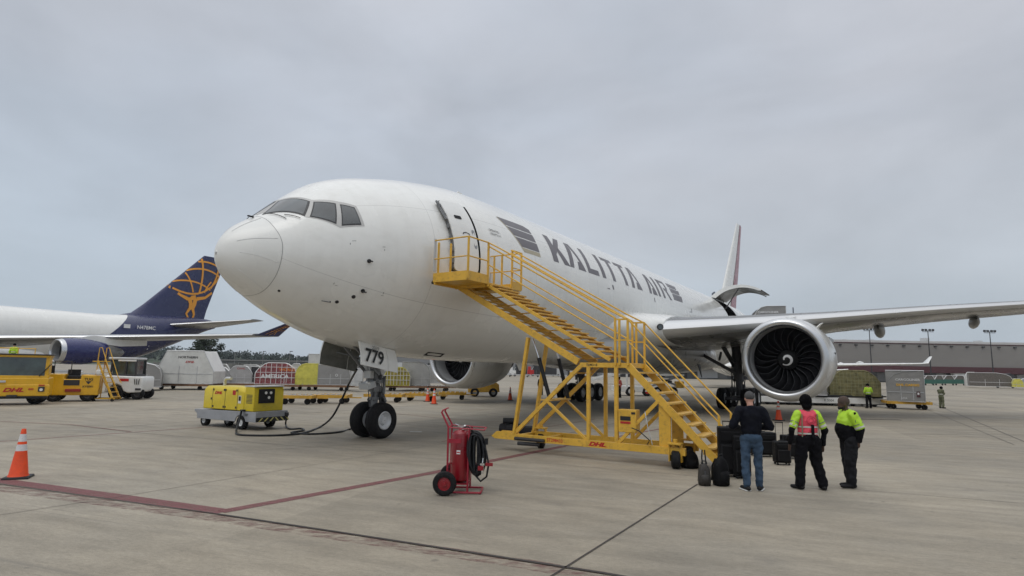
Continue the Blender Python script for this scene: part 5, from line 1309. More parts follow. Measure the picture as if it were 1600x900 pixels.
m.tube([(.045 * math.cos(t) + .0, -.144, 1.31 + .04 * math.sin(t)) for t in [2 * math.pi * i / 18 for i in range(18)]], .005, 5, closed=True); m.build('vest_emblem', mat('dark_pink_print', (.45, .03, .07), rough=.6), o)
m = MB(); m.box((.02, -.152, 1.10), (.055, .03, .26)); m.box((.02, -.158, 1.0), (.07, .04, .08)); m.build('radio_pouch', M_blackc, o, bevel=.008)
blob('cargo_pocket', [(J['hipR'] + Vector((.10, 0, -.12)), J['hipR'] + Vector((.10, 0, -.24)), .055, .055, 1)], M_blackc, o, .012, 1)
shoes(o, J, M_shoek)
hc = J['head']
blob('beanie', [('S', hc + Vector((0, -.01, .035)), .118, (.95, 1.05, 1.1)), ('S', hc + Vector((0, -.04, -.05)), .098, (1.0, .85, 1.1))], M_beaniek, o, .01, 1)

# 3: stout worker in lime jacket, standing side on facing left
o, J = person(G(1331, 762), R(176), 'stout worker in lime and black jacket and brown beanie facing left', 1.76,
    dict(elL=(-.25, -.12, 1.17), elR=(.26, -.15, 1.16), wrL=(-.20, -.10, .95), wrR=(.22, -.21, .95), ankL=(-.09, .03, .09), ankR=(.10, -.03, .09), kneeL=(-.10, .05, .50), kneeR=(.10, .0, .50), toeL=(-.10, .22, .03), toeR=(.10, .15, .03), head=(0, .075, 1.66), neck=(0, .02, 1.50), waist=(0, .02, 1.12)), M_skind)
P = []; legs(P, J, .132, .108, .078, .180); blob('trousers', P, M_charc, o, .014, 2)
P = [(J['pel'] + Vector((0, .01, .05)), J['waist'] + Vector((0, .04, .03)), .188, .195, 1.0), (J['waist'] + Vector((0, .03, 0)), J['chest'] + Vector((0, .01, -.06)), .195, .182, 1.0)]
for s in 'LR': P += [(J['sh' + s].lerp(J['el' + s], .8), J['el' + s], .068, .070), (J['el' + s], J['wr' + s], .075, .060)]
blob('black_jacket', P, M_blackc, o, .014, 2)
P = [(J['chest'] + Vector((0, .02, -.04)), J['chest'] + Vector((0, .0, .04)), .198, .18, .98), (J['chest'], J['neck'] - Vector((0, 0, .06)), .185, .10, .9), (J['shL'] + Vector((.03, 0, -.02)), J['shR'] + Vector((-.03, 0, -.02)), .09, .09, 1)]
for s in 'LR': P += [(J['sh' + s], J['sh' + s].lerp(J['el' + s], .85), .100, .088)]
blob('lime_jacket', P, M_hiviz, o, .012, 2)
for s in 'LR':
    m = MB(); a = J['sh' + s].lerp(J['el' + s], .78); b = J['sh' + s].lerp(J['el' + s], .92); m.cyl(a, b, .0945, 20, .0925, caps=False); m.build('sleeve_band', M_band, o)
    m = MB(); a = J['sh' + s].lerp(J['el' + s], .62); b = J['sh' + s].lerp(J['el' + s], .68); m.cyl(a, b, .0975, 20, .0965, caps=False); m.build('sleeve_band', M_bandg, o)
# collar, shoulder tab and round patch on the arm nearest the camera
P = [(J['neck'] + Vector((-.02, .0, -.04)), J['neck'] + Vector((.02, .0, .01)), .085, .075)]; blob('collar', P, M_blackc, o, .012, 1)
for sx in (-1, 1):
    m = MB(); c = J['shR' if sx > 0 else 'shL'] + Vector((sx * .088, 0, -.03)); m.box(c + Vector((-sx * .012, .0, .045)), (.03, .035, .10), ry=sx * .35); m.build('shoulder_tab', M_blackc, o, bevel=.004)
    m = MB(); m.cyl(c + Vector((-sx * .02, -.03, -.075)), c + Vector((sx * .018, -.03, -.075)), .042, 20); pt = m.build('round_patch', mat('patch_green_grey', (.05, .09, .08), rough=.6), o)
    m = MB(); m.cyl(c + Vector((sx * .017, -.03, -.075)), c + Vector((sx * .0195, -.03, -.075)), .024, 16); m.build('patch_centre', M_band, pt)
shoes(o, J, M_shoek)
hc = J['head']
blob('beanie', [('S', hc + Vector((0, -.012, .045)), .108, (.90, 1.04, .98))], M_beanieb, o, .01, 1)
blob('beard', [('S', hc + Vector((0, .072, -.085)), .042, (1.0, .9, .9)), ('S', hc + Vector((0, .02, -.075)), .06, (1.1, 1.0, .7))], mat('black_beard', (.01, .009, .009), rough=.9), o, .01, 1)

# far workers
def far_worker(px, py, face, label, top, trous, h_=1.75, pose=None, hat=M_beaniek, sk=M_skin, z=0, loc=None):
    o, J = person(loc if loc is not None else G(px, py, z), face, label, h_, pose, sk, None, .02, far=True)
    P = []; legs(P, J, .10, .08, .07, .15); blob('trousers', P, trous, o, .022, 1)
    P = [(J['pel'] + Vector((0, 0, .06)), J['waist'], .165, .165, .7), (J['waist'], J['chest'], .165, .19, .65), (J['shL'], J['shR'], .085, .085, .95), (J['chest'], J['neck'] - Vector((0, 0, .05)), .16, .09, .8)]
    for s in 'LR': P += [(J['sh' + s], J['el' + s], .075, .062), (J['el' + s], J['wr' + s], .062, .045)]
    blob('jacket', P, top, o, .022, 1)
    ring_band(o, 1.14 * h_ / 1.8, .175, .125, .05, M_band, 'jacket_band')
    blob('hat', [('S', J['head'] + Vector((0, -.01, .04)), .11, (.9, 1.0, .95))], hat, o, .02, 1)
    shoes(o, J); return o
far_worker(1358, 638, R(90), 'distant worker in yellow jacket and dark trousers with back turned, before the netted cargo', M_hiviz, M_blackc, 1.62, dict(elL=(-.29, .0, 1.2), elR=(.29, .0, 1.2), wrL=(-.18, .16, 1.1), wrR=(.18, .16, 1.1)))
far_worker(1472, 638, R(15), 'distant worker in olive jacket looking down, alone on the right apron', M_olive, M_olive, 1.52, dict(elL=(-.2, .05, 1.15), elR=(.2, .05, 1.15), wrL=(-.1, .25, 1.2), wrR=(.1, .25, 1.2), head=(0, .08, 1.62)), sk=M_skind)
far_worker(845, 617.5, R(80), 'distant worker in dark clothes and yellow collar under the fuselage left of the wheels', M_blackc, M_blackc, 1.6)
far_worker(968, 621.5, R(200), 'distant worker in red vest beside the white cargo loader', mat('faded_red_vest', (.35, .06, .05), rough=.8), M_blackc, 1.7, sk=M_skind)
# ------------------------------------------------------------------ crew luggage
M_bagk = mat('black_suitcase_fabric', (.005, .005, .006), spec=.2, rough=.65, var=.3, scale=12, bump=.35, bscale=90)
M_bags = mat('black_backpack_fabric', (.005, .005, .006), spec=.2, rough=.7, var=.35, scale=10, bump=.6, bscale=12)
M_bagg = mat('grey_print_bag', (.030, .026, .022), rough=.6, var=.45, scale=26, bump=.3, bscale=30)
M_zip = mat('zip_grey', (.08, .08, .085), rough=.4, metal=.6, var=.1)
def suitcase(loc, rz, wd, dp, ht, label, handle=0.0, name='rolling_suitcase', lay=0):
    r_ = empty(name, loc, rz, label, 'suitcase')
    mb = MB(); mb.box((0, 0, ht / 2 + .035), (wd, dp, ht - .035)); mb.build('case_body', M_bagk, r_, bevel=.035, seg=4)
    mb = MB(); mb.box((0, -dp / 2 - .018, ht * .38 + .03), (wd * .84, .04, ht * .52)); f_ = mb.build('front_pocket', M_bagk, r_, bevel=.018, seg=3)
    mb = MB(); mb.box((0, -dp / 2 - .012, ht * .83), (wd * .78, .03, ht * .2)); mb.build('front_pocket', M_bagk, r_, bevel=.014, seg=3)
    mb = MB(); w2, h2 = wd * .37, ht * .23; z = ht * .38 + .03; mb.tube([(-w2, -dp / 2 - .040, z - h2), (-w2, -dp / 2 - .040, z + h2), (w2, -dp / 2 - .040, z + h2), (w2, -dp / 2 - .040, z - h2)], .004, 5); mb.build('zip', M_zip, f_)
    mb = MB(); mb.tube([(-.07, 0, ht), (-.06, 0, ht + .035), (.06, 0, ht + .035), (.07, 0, ht)], .011, 6); mb.build('carry_handle', M_rubber, r_)
    if handle:
        for sx in (-1, 1):
            mb = MB(); mb.cyl((sx * wd * .24, dp / 2 - .03, ht - .02), (sx * wd * .24, dp / 2 - .03, ht + handle), .008, 8); mb.build('handle_tube', M_dark, r_)
        mb = MB(); mb.box((0, dp / 2 - .03, ht + handle), (wd * .48 + .03, .03, .025)); mb.build('pull_handle', M_rubber, r_, bevel=.008)
    for sx in (-1, 1):
        for sy in (-1, 1):
            mb = MB(); mb.cyl((sx * (wd / 2 - .05), sy * (dp / 2 - .04) - .012, .026), (sx * (wd / 2 - .05), sy * (dp / 2 - .04) + .012, .026), .026, 12); mb.build('wheel', M_rubber, r_)
    return r_
def backpack(loc, rz, wd, dp, ht, label, mt=M_bags, name='backpack', tag_=False):
    r_ = empty(name, loc, rz, label, 'backpack' if name == 'backpack' else 'bag')
    rg = []
    for z, kx, ky in ((0, .80, .85), (.03, .98, 1), (.25, 1.03, 1.06), (.5, .98, 1.02), (.72, .86, .88), (.88, .62, .66), (.97, .34, .4), (1.0, .15, .2)):
        rg.append([(wd / 2 * kx * math.copysign(abs(math.cos(t)) ** .6, math.cos(t)), dp / 2 * ky * math.copysign(abs(math.sin(t)) ** .6, math.sin(t)), z * ht) for t in [2 * math.pi * i / 28 for i in range(28)]])
    mb = MB(); mb.loft(rg); mb.build('bag_body', mt, r_, smooth=70)
    rg = []
    for z, kx, ky in ((.08, .6, .3), (.12, .72, 1), (.3, .76, 1.1), (.45, .70, .95), (.52, .5, .3)):
        rg.append([(wd / 2 * kx * math.cos(t), -dp * .44 + dp * .26 * ky * (math.sin(t)), z * ht) for t in [2 * math.pi * i / 20 for i in range(20)]])
    mb = MB(); mb.loft(rg); mb.build('front_pocket', mt, r_, smooth=70)
    mb = MB(); mb.tube([(-.05, 0, ht * .97), (-.04, 0, ht + .045), (.04, 0, ht + .045), (.05, 0, ht * .97)], .012, 6); mb.build('grab_handle', M_rubber, r_)
    for sx in (-1, 1):
        mb = MB(); mb.tube([(sx * wd * .22, dp * .3, ht * .92), (sx * wd * .34, dp * .55, ht * .65), (sx * wd * .42, dp * .5, ht * .15)], .018, 6); mb.build('shoulder_strap', mt, r_)
        mb = MB(); mb.tube([(sx * wd * .40, -dp * .2, ht * .75), (sx * wd * .44, -dp * .25, ht * .2)], .006, 5); mb.build('zip', M_zip, r_)
    return r_
p = G(1118, 725)
suitcase(G(1142, 744), R(-14), .50, .34, 1.02, 'tall black suitcase with short handle standing left of the man in jeans', .12)
suitcase(G(1159, 747), R(-8), .34, .30, .86, 'narrow black upright bag pressed between the tall suitcase and the man in jeans')
backpack(G(1127, 758.5), R(18), .30, .24, .55, 'plain black backpack standing in front of the tall suitcase')
t_ = backpack(G(1101, 758.5), R(-6), .235, .17, .42, 'brown grey patterned bag with two upright straps beside the black backpack', M_bagg, 'patterned_bag')
for sx in (-.03, .035):
    mb = MB(); mb.tube([(sx, 0, .40), (sx * 1.1 - .01, 0, .52), (sx * .7 - .01, 0, .68)], .014, 6); mb.build('bag_strap', M_rubber, t_)
mb = MB(); mb.box((0, -.085, .24), (.035, .012, .09)); mb.build('name_tag', M_zip, t_, bevel=.004)
backpack(G(1078, 731), R(10), .37, .30, .40, 'rounded black backpack at the foot of the stairs chassis', name='backpack')
backpack(G(1058, 727), R(-20), .22, .25, .40, 'small black backpack hanging low against the stairs caster, left of the rounded one')
suitcase(G(1193, 713), R(4), .60, .36, .62, 'wide black suitcase behind the man in jeans')
suitcase(G(1222, 726), R(-3), .37, .26, .54, 'small black cabin case with its long pull handle raised', .46)
suitcase(G(1236, 716), R(6), .44, .3, .58, 'black suitcase half hidden behind the worker in pink vest')
# ------------------------------------------------------------------ freight containers and dollies
M_green = mat('green_fence_panel', (.03, .12, .09), rough=.6, var=.2, scale=2)
M_mesh = mat('wire_mesh_grey', (.13, .115, .10), rough=.6, var=.4, scale=9)
M_net = mat('cargo_net_olive', (.22, .20, .095), rough=.85, var=.45, scale=4, bump=.8, bscale=6)
M_netcord = mat('net_cord', (.30, .30, .17), rough=.8, var=.2)
M_redgoods = mat('red_wrapped_goods', (.26, .05, .06), rough=.5, var=.5, scale=5, dirt=.9, dirt_c=(.5, .45, .42))
M_greyc = mat('container_dull_grey', (.29, .285, .275), rough=.55, metal=.2, var=.15, scale=1.4, dirt=.35, dirt_c=(.16, .15, .14))
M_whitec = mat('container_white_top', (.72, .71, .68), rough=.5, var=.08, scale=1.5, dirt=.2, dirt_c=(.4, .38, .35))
M_railbrown = mat('dolly_rail_brown', (.19, .10, .05), rough=.7, var=.3, scale=3)
PROF = dict(
    box=lambda w_, h_: [(-w_ / 2, 0), (w_ / 2, 0), (w_ / 2, h_), (-w_ / 2, h_)],
    left=lambda w_, h_: [(-w_ / 2, 0), (w_ / 2, 0), (w_ / 2, h_), (-w_ / 2 + w_ * .42, h_)] + [(-w_ / 2 + w_ * .42 * (1 - math.sin(R(t))), h_ * .45 + h_ * .55 * math.cos(R(t))) for t in (25, 45, 65, 90)],
    right=lambda w_, h_: [(-w_ / 2, 0), (w_ / 2, 0), (w_ / 2, h_ * .5)] + [(w_ / 2 - w_ * .36 * (1 - math.cos(R(t))), h_ * .5 + h_ * .5 * math.sin(R(t))) for t in (30, 55, 90)] + [(-w_ / 2, h_)],
    both=lambda w_, h_: [(-w_ / 2, 0), (w_ / 2, 0), (w_ / 2, h_ * .52), (w_ * .42, h_ * .74), (w_ * .28, h_ * .95), (w_ * .2, h_), (-w_ * .2, h_), (-w_ * .28, h_ * .95), (-w_ * .42, h_ * .74), (-w_ / 2, h_ * .52)],
    slope=lambda w_, h_: [(-w_ / 2, 0), (w_ / 2, 0), (w_ / 2, h_ * .38), (w_ * .30, h_), (-w_ * .36, h_), (-w_ / 2, h_ * .45)])
def container(loc, rz, w_, d_, h_, label, prof='both', body=None, top=None, frame_mt=None, marks=None, group=None, cat='container', name='air_cargo_container', turn=.85):
    rz = rz - math.atan2(loc[0], loc[1] - d_ / 2) * turn; fx = loc[0]; fy = loc[1] - d_ / 2      # the row is parked roughly square to the stand
    loc = (fx - math.sin(rz) * d_ / 2, fy + math.cos(rz) * d_ / 2, loc[2])
    c = empty(name, loc, rz, label, cat, group)
    poly = PROF[prof](w_, h_); body = body or M_alu
    m = MB(); n = len(poly)
    P = [Vector((x, -d_ / 2, z)) for x, z in poly] + [Vector((x, d_ / 2, z)) for x, z in poly]
    F = [tuple(range(n)), tuple(range(2 * n - 1, n - 1, -1))]; MI = [0, 0]
    for i in range(n):
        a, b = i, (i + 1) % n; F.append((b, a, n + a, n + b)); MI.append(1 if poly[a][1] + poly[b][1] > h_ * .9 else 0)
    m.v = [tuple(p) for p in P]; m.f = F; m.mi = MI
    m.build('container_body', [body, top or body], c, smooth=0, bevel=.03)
    m = MB()
    for y in (-d_ / 2 - .005, d_ / 2 + .005): m.tube([(x, y, z) for x, z in poly], .032, 4, closed=True)
    for x, z in poly[:2]: m.tube([(x, -d_ / 2, z + .02), (x, d_ / 2, z + .02)], .04, 4)
    m.build('edge_frame', frame_mt or M_aluf, c, smooth=0)
    m = MB(); m.box((0, -d_ / 2 - .012, h_ * .30), (w_ * .96, .02, .05)); m.box((-w_ * .12, -d_ / 2 - .012, h_ * .28), (.04, .02, h_ * .5)); m.box((w_ * .2, -d_ / 2 - .012, h_ * .28), (.04, .02, h_ * .5)); m.build('door_bar', frame_mt or M_aluf, c, smooth=0)
    if marks: marks(c, w_, d_, h_)
    return c
def lab(c, txt, x, z, size, mt, d_, sx=1.0, bold=0, name='lettering', shear=0):
    m = MB(); text(m, txt, face_frame((x, -d_ / 2 - .03, z), (1, 0, 0), (0, 0, 1)), size, bold, shear, sx=sx); m.build(name, mt, c, smooth=0)
def dolly(loc, rz, w_, d_, label, mt=M_dollyy, group=None, h0=.5, bar=.7):
    c = empty('cargo_dolly', loc, rz, label, 'dolly', group)
    m = MB(); m.box((0, -d_ / 2, h0 - .09), (w_, .08, .18)); m.box((0, d_ / 2, h0 - .09), (w_, .08, .18))
    for sx in (-1, 1): m.box((sx * (w_ / 2 - .04), 0, h0 - .09), (.08, d_, .18))
    m.box((0, 0, h0 - .13), (w_ - .1, .3, .12)); m.box((w_ / 2 + bar / 2, 0, .34), (bar, .07, .07)); m.build('frame', mt, c, smooth=0, bevel=.01)
    m = MB(); nn = max(4, int(w_ / .28))
    for k in range(nn): x = -w_ / 2 + .15 + (w_ - .3) * k / (nn - 1); m.cyl((x, -d_ / 2 + .06, h0 - .03), (x, d_ / 2 - .06, h0 - .03), .035, 8)
    for k in range(0, nn, 2):
        x = -w_ / 2 + .15 + (w_ - .3) * k / (nn - 1); m.box((x, -d_ / 2, h0 + .035), (.07, .05, .07))
    m.build('rollers', M_alu, c, smooth=40)
    for sx in (-1, 1):
        for sy in (-1, 1):
            m = MB(); T = Matrix.Translation((sx * w_ * .34, sy * (d_ / 2 - .22), .17)) @ Matrix.Rotation(math.pi / 2, 4, 'Z')
            m.lathe([(-.07, .02), (-.08, .12), (-.06, .17), (.06, .17), (.08, .12), (.07, .02)], T, 18); m.build('tyre', M_tyre, c)
    return c
def pxw(px0, px1, Y): return (px1 - px0) * Y / CAM_F / math.cos(math.atan((px0 + px1 - 1600) / 2 / CAM_F)) * math.cos(math.atan((px0 + px1 - 1600) / 2 / CAM_F))
def place(px0, px1, pyb, pyt, Y, zb=None):
    """centre x, bottom z, width and height of something seen between those picture edges at depth Y"""
    a = at(px0, pyb, Y); b = at(px1, pyb, Y); t = at((px0 + px1) / 2, pyt, Y)
    z0 = (a.z + b.z) / 2 if zb is None else zb
    return Vector(((a.x + b.x) / 2, Y, z0)), b.x - a.x, t.z - z0

# ---- left row of containers (dollies about 52 to 66 m away)
def c_left(px0, px1, pyt, Y, label, prof, body=None, top=None, d_=1.6, marks=None, zb=.52, rz=0, fm=None, cat='container', name='air_cargo_container'):
    L_, w_, h_ = place(px0, px1, 600, pyt, Y, zb); return container((L_.x, Y + d_ / 2, zb), rz, w_, d_, h_, label, prof, body, top, fm, marks, cat=cat, name=name)
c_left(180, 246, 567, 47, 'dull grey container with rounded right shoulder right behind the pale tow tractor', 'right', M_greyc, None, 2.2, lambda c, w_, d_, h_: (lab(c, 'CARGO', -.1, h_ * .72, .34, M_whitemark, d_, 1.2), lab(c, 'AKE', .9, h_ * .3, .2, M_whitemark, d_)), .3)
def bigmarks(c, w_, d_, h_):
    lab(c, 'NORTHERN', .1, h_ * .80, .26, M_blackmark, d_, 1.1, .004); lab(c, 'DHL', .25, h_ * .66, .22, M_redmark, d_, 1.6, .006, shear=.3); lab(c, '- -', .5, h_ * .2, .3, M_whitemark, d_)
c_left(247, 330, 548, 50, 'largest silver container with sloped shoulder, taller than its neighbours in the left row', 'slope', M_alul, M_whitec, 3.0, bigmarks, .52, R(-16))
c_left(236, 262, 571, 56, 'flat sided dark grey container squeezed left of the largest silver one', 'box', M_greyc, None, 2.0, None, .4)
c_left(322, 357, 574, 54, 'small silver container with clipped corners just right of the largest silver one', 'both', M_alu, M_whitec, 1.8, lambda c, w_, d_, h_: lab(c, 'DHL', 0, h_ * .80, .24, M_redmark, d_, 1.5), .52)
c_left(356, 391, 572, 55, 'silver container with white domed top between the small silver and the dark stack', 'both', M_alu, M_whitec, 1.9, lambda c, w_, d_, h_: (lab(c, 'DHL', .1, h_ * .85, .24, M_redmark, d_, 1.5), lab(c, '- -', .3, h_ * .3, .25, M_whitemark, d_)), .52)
c_left(391, 405, 573, 57, 'narrow dark stack of folded gear left of the red netted load', 'box', M_dark, None, 1.4, None, .52, cat='stack', name='folded_gear_stack')
def netmarks(c, w_, d_, h_):
    m = MB()
    for k in range(9): x = -w_ / 2 + w_ * k / 8; m.bar((x, -d_ / 2 - .05, .05), (x, -d_ / 2 - .05, h_ * (.55 if k in (0, 8) else .92 if k in (1, 7) else .97)), .035)
    for z in (.3, .55, .8): m.bar((-w_ / 2, -d_ / 2 - .05, h_ * z), (w_ / 2, -d_ / 2 - .05, h_ * z), .035)
    m.build('cargo_net', M_whitemark, c, smooth=0)
def red_load(c, w_, d_, h_):
    netmarks(c, w_, d_, h_); lab(c, 'AMERICA', -.1, h_ * .36, .5, M_whitemark, d_, 1.1, .01); lab(c, 'WORLD', .9, h_ * .68, .32, mat('orange_print', (.7, .2, .03), rough=.6), d_, 1.1, .01)
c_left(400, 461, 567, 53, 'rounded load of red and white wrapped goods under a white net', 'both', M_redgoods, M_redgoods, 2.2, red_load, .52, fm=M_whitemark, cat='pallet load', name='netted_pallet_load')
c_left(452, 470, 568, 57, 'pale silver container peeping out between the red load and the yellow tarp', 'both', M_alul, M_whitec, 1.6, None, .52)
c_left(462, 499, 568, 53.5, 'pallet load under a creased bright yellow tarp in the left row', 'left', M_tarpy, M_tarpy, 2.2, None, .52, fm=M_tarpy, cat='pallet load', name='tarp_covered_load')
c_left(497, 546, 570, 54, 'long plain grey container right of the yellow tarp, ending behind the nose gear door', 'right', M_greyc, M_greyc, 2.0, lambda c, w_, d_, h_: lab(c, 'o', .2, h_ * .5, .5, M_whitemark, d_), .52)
c_left(480, 500, 553, 66, 'pale grey container raised behind the yellow tarp load', 'box', M_alul, M_alul, 2.0, None, 1.5)
m_ = place(548, 566, 600, 575, 52, .5)
c_left(548, 566, 576, 52, 'stack of slatted pallets right behind the nose gear', 'box', M_lgrey, None, 1.4, None, .52, cat='stack', name='pallet_stack')
c_left(600, 640, 574, 55, 'rounded load under an olive yellow net behind the numbered gear door', 'both', mat('tarp_olive_yellow', (.36, .30, .05), rough=.7, var=.4, scale=4, bump=.6, bscale=6), None, 2.2, netmarks, .52, fm=M_tarpy, cat='pallet load', name='netted_pallet_load')
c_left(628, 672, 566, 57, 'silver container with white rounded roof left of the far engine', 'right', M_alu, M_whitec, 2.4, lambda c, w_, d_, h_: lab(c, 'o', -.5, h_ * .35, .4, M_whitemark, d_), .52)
for k, (a, b, Y, lb) in enumerate(((240, 328, 50.5, 'brown dolly carrying the largest silver container'), (330, 400, 54, 'brown dolly under the two silver containers in the left row'), (400, 470, 53, 'brown dolly carrying the red netted load'), (472, 546, 53.5, 'brown dolly under the yellow tarp and plain grey container'), (600, 668, 55.5, 'brown dolly under the olive netted load'), (671, 700, 56, 'brown dolly end showing beside the far engine'))):
    L_, w_, h_ = place(a, b, 606, 600, Y, 0); dolly((L_.x, Y + .7, 0), 0, w_, 2.2, lb, M_railbrown, 'dollies under the left row of cargo')
# train of empty roller dollies and its tug
for k, (a, b, py) in enumerate(((443, 492, 631), (497, 545, 630), (572, 630, 628), (634, 682, 626), (686, 728, 624))):
    p = G((a + b) / 2, py); w_ = (b - a) * p.y / CAM_F
    dolly((p.x, p.y, 0), R(4), w_, 1.7, ['low yellow roller dolly at the left end of the empty train', 'low yellow roller dolly second from the left, left of the nose wheels', 'low yellow roller dolly right of the nose wheels', 'low yellow roller dolly behind the pair of orange cones', 'low yellow roller dolly coupled to the small yellow tug'][k], M_dollyy, 'empty roller dollies in a train', .52)

def vwheel(parent, x, y, r_, wd=.24, hub=M_dark):
    T = Matrix.Translation((x, y, r_)) @ Matrix.Rotation(math.pi / 2, 4, 'Z'); m = MB(); h_ = wd / 2
    m.lathe([(-h_ * .8, r_ * .5), (-h_, r_ * .75), (-h_ * .7, r_), (h_ * .7, r_), (h_, r_ * .75), (h_ * .8, r_ * .5)], T, 24); o = m.build('tyre', M_tyre, parent)
    m = MB(); m.lathe([(-h_ * .8, r_ * .52), (-h_ * .6, r_ * .4), (-h_ * .65, .01)], T, 18); m.lathe([(h_ * .8, r_ * .52), (h_ * .6, r_ * .4), (h_ * .65, .01)], T, 18); m.build('wheel_rim', hub, o)
def vp(parent, name, fn, mt, bevel=.02, smooth=40):
    m = MB(); fn(m); return m.build(name, mt, parent, bevel=bevel, smooth=smooth)
# small tug at the end of the train, facing right
p = G(756, 619.5)
tg = empty('baggage_tractor', (p.x, p.y, 0), R(3), 'small worn yellow tug at the head of the dolly train behind the far engine', 'tractor')
vp(tg, 'body', lambda m: m.prism([(-1.25, .32), (-1.25, .95), (-.5, 1.0), (-.35, 1.22), (.75, 1.22), (1.15, .98), (1.22, .38)], 1.4), M_dollyy, .05)
for x in (-.72, .72):
    for y in (-.62, .62): vwheel(tg, x, y, .34, .24, M_greypaint)
vp(tg, 'seat', lambda m: (m.box((-.2, 0, 1.25), (.5, .9, .18)), m.box((-.45, 0, 1.45), (.12, .9, .35))), M_rubber)
vp(tg, 'steering_wheel', lambda m: m.cyl((.2, .2, 1.3), (.15, .2, 1.34), .18, 14), M_rubber, 0)
vp(tg, 'tail_light', lambda m: m.box((-1.26, -.5, .8), (.03, .15, .08)), M_redmark, 0)

# ---- yellow loader truck at the left edge
L_, w_, h_ = place(-62, 80, 633, 560, 29.5, 0)
ld = empty('pushback_tractor', (L_.x * 30.4 / 29.5 - .25, 30.4, 0), R(31), 'big yellow flat fronted tow truck with a wide windscreen, cut by the left edge', 'truck')
WD = w_ * .86
vp(ld, 'body', lambda m: (m.box((0, 0, .88), (WD, 2.0, .95)), m.box((0, -.96, .72), (WD + .16, .14, .62))), M_vehy, .06)
vp(ld, 'cab', lambda m: (m.box((-WD / 2 + .12, -.45, 1.9), (.16, 1.0, 1.2)), m.box((WD / 2 - .12, -.45, 1.9), (.16, 1.0, 1.2)), m.box((0, -.45, 2.42), (WD, 1.2, .12)), m.box((0, -.9, 1.38), (WD, .12, .16))), M_vehy, .03)
vp(ld, 'windscreen', lambda m: m.box((0, -.92, 1.9), (WD - .36, .05, .95)), M_vglass, .01)
vp(ld, 'roof_edge', lambda m: m.box((0, -.45, 2.50), (WD + .1, 1.35, .06)), M_seal, .02)
for sx in (-1, 1):
    vp(ld, 'wiper', lambda m: m.bar((sx * 1.5 + .0, -.98, 1.42), (sx * 1.95 - .0 * sx, -.98, 2.05), .035), M_rubber, 0)
    o = vp(ld, 'headlight', lambda m: m.box((sx * (WD / 2 - .24), -1.05, .78), (.26, .06, .24)), M_seal, .02)
    m = MB(); m.cyl((sx * (WD / 2 - .24), -1.08, .76), (sx * (WD / 2 - .24), -1.1, .76), .07, 14); m.build('lamp_glass', M_lens, o)
    vp(ld, 'reflector', lambda m: m.box((sx * (WD / 2 - .24), -1.05, .98), (.24, .04, .05)), M_redmark, 0)
    for y in (-.4, .5): vwheel(ld, sx * (WD / 2 - .5), y, .38, .3)
m = MB(); text(m, 'DHL', face_frame((.55, -1.045, .74), (1, 0, 0), (0, 0, 1)), .27, .012, .35, sx=1.5); m.build('company_logo', M_redmark, ld, smooth=0)
m = MB(); text(m, '000', face_frame((1.25, -1.045, .78), (1, 0, 0), (0, 0, 1)), .14, .004); m.build('unit_number', M_redmark, ld, smooth=0)
vp(ld, 'plate_lamp', lambda m: m.box((.1, -1.05, 1.16), (.28, .05, .10)), M_lgrey, .01)
vp(ld, 'tow_hook', lambda m: m.box((.55, -1.14, .45), (.4, .2, .12)), M_dark, .01)
vp(ld, 'bumper', lambda m: m.box((0, -1.0, .38), (WD + .1, .16, .12)), M_rubber, .02)
# second yellow tractor
L_, w_, h_ = place(76, 149, 629, 586, 33, 0)
tr = empty('cargo_tractor', (L_.x * 33.9 / 33, 33.9, 0), R(28), 'yellow open cargo tractor between the flat fronted truck and the yellow ladder', 'tractor')
W2 = w_
vp(tr, 'body', lambda m: (m.prism([(-W2 / 2, .35), (-W2 / 2, 1.5), (-W2 * .14, 1.5), (-W2 * .14, 1.22), (W2 * .16, 1.22), (W2 * .16, 1.48), (W2 / 2, 1.42), (W2 / 2 - .02, .35)], 1.7)), M_vehy, .04)
vp(tr, 'seat', lambda m: (m.box((0, 0, 1.3), (.6, .8, .2)), m.box((-.1, .4, 1.5), (.6, .15, .5))), M_rubber)
vp(tr, 'dark_recess', lambda m: m.box((0, -.856, 1.04), (W2 * .28, .02, .30)), M_seal, 0)
vp(tr, 'coupling', lambda m: m.box((.1, -.92, .62), (.7, .14, .16)), mat('coupling_red', (.3, .03, .02), rough=.6, var=.3), .02)
vp(tr, 'roll_frame', lambda m: (m.tube([(-W2 / 2 + .3, 0, 1.5), (-W2 / 2 + .3, 0, 2.2), (-.2, 0, 2.2), (-.2, 0, 1.5)], .03, 6),), M_seal, 0)
vp(tr, 'mirror', lambda m: (m.box((-W2 * .36, -.9, 1.75), (.22, .06, .42)),), M_rubber, .02)
vp(tr, 'side_tank', lambda m: m.box((W2 / 2 - .1, -.9, 1.62), (.2, .2, .28)), M_vwhite, .04)
m = MB(); text(m, 'KYS001', face_frame((W2 * .30, -.856, .82), (1, 0, 0), (0, 0, 1)), .16, .004); m.build('unit_number', M_blackmark, tr, smooth=0)
m = MB(); text(m, 'TUG', face_frame((W2 * .30, -.856, 1.22), (1, 0, 0), (0, 0, 1)), .2, .006); m.build('maker_badge', M_blackmark, tr, smooth=0)
m = MB(); m.add([(W2 * .30 - .14, -.857, 1.12), (W2 * .30, -.857, .94), (W2 * .30 + .14, -.857, 1.12)], [(0, 1, 2)]); m.build('maker_badge', M_dark, tr, smooth=0)
for x in (-W2 * .3, W2 * .3):
    for y in (-.7, .7): vwheel(tr, x, y, .36, .28)
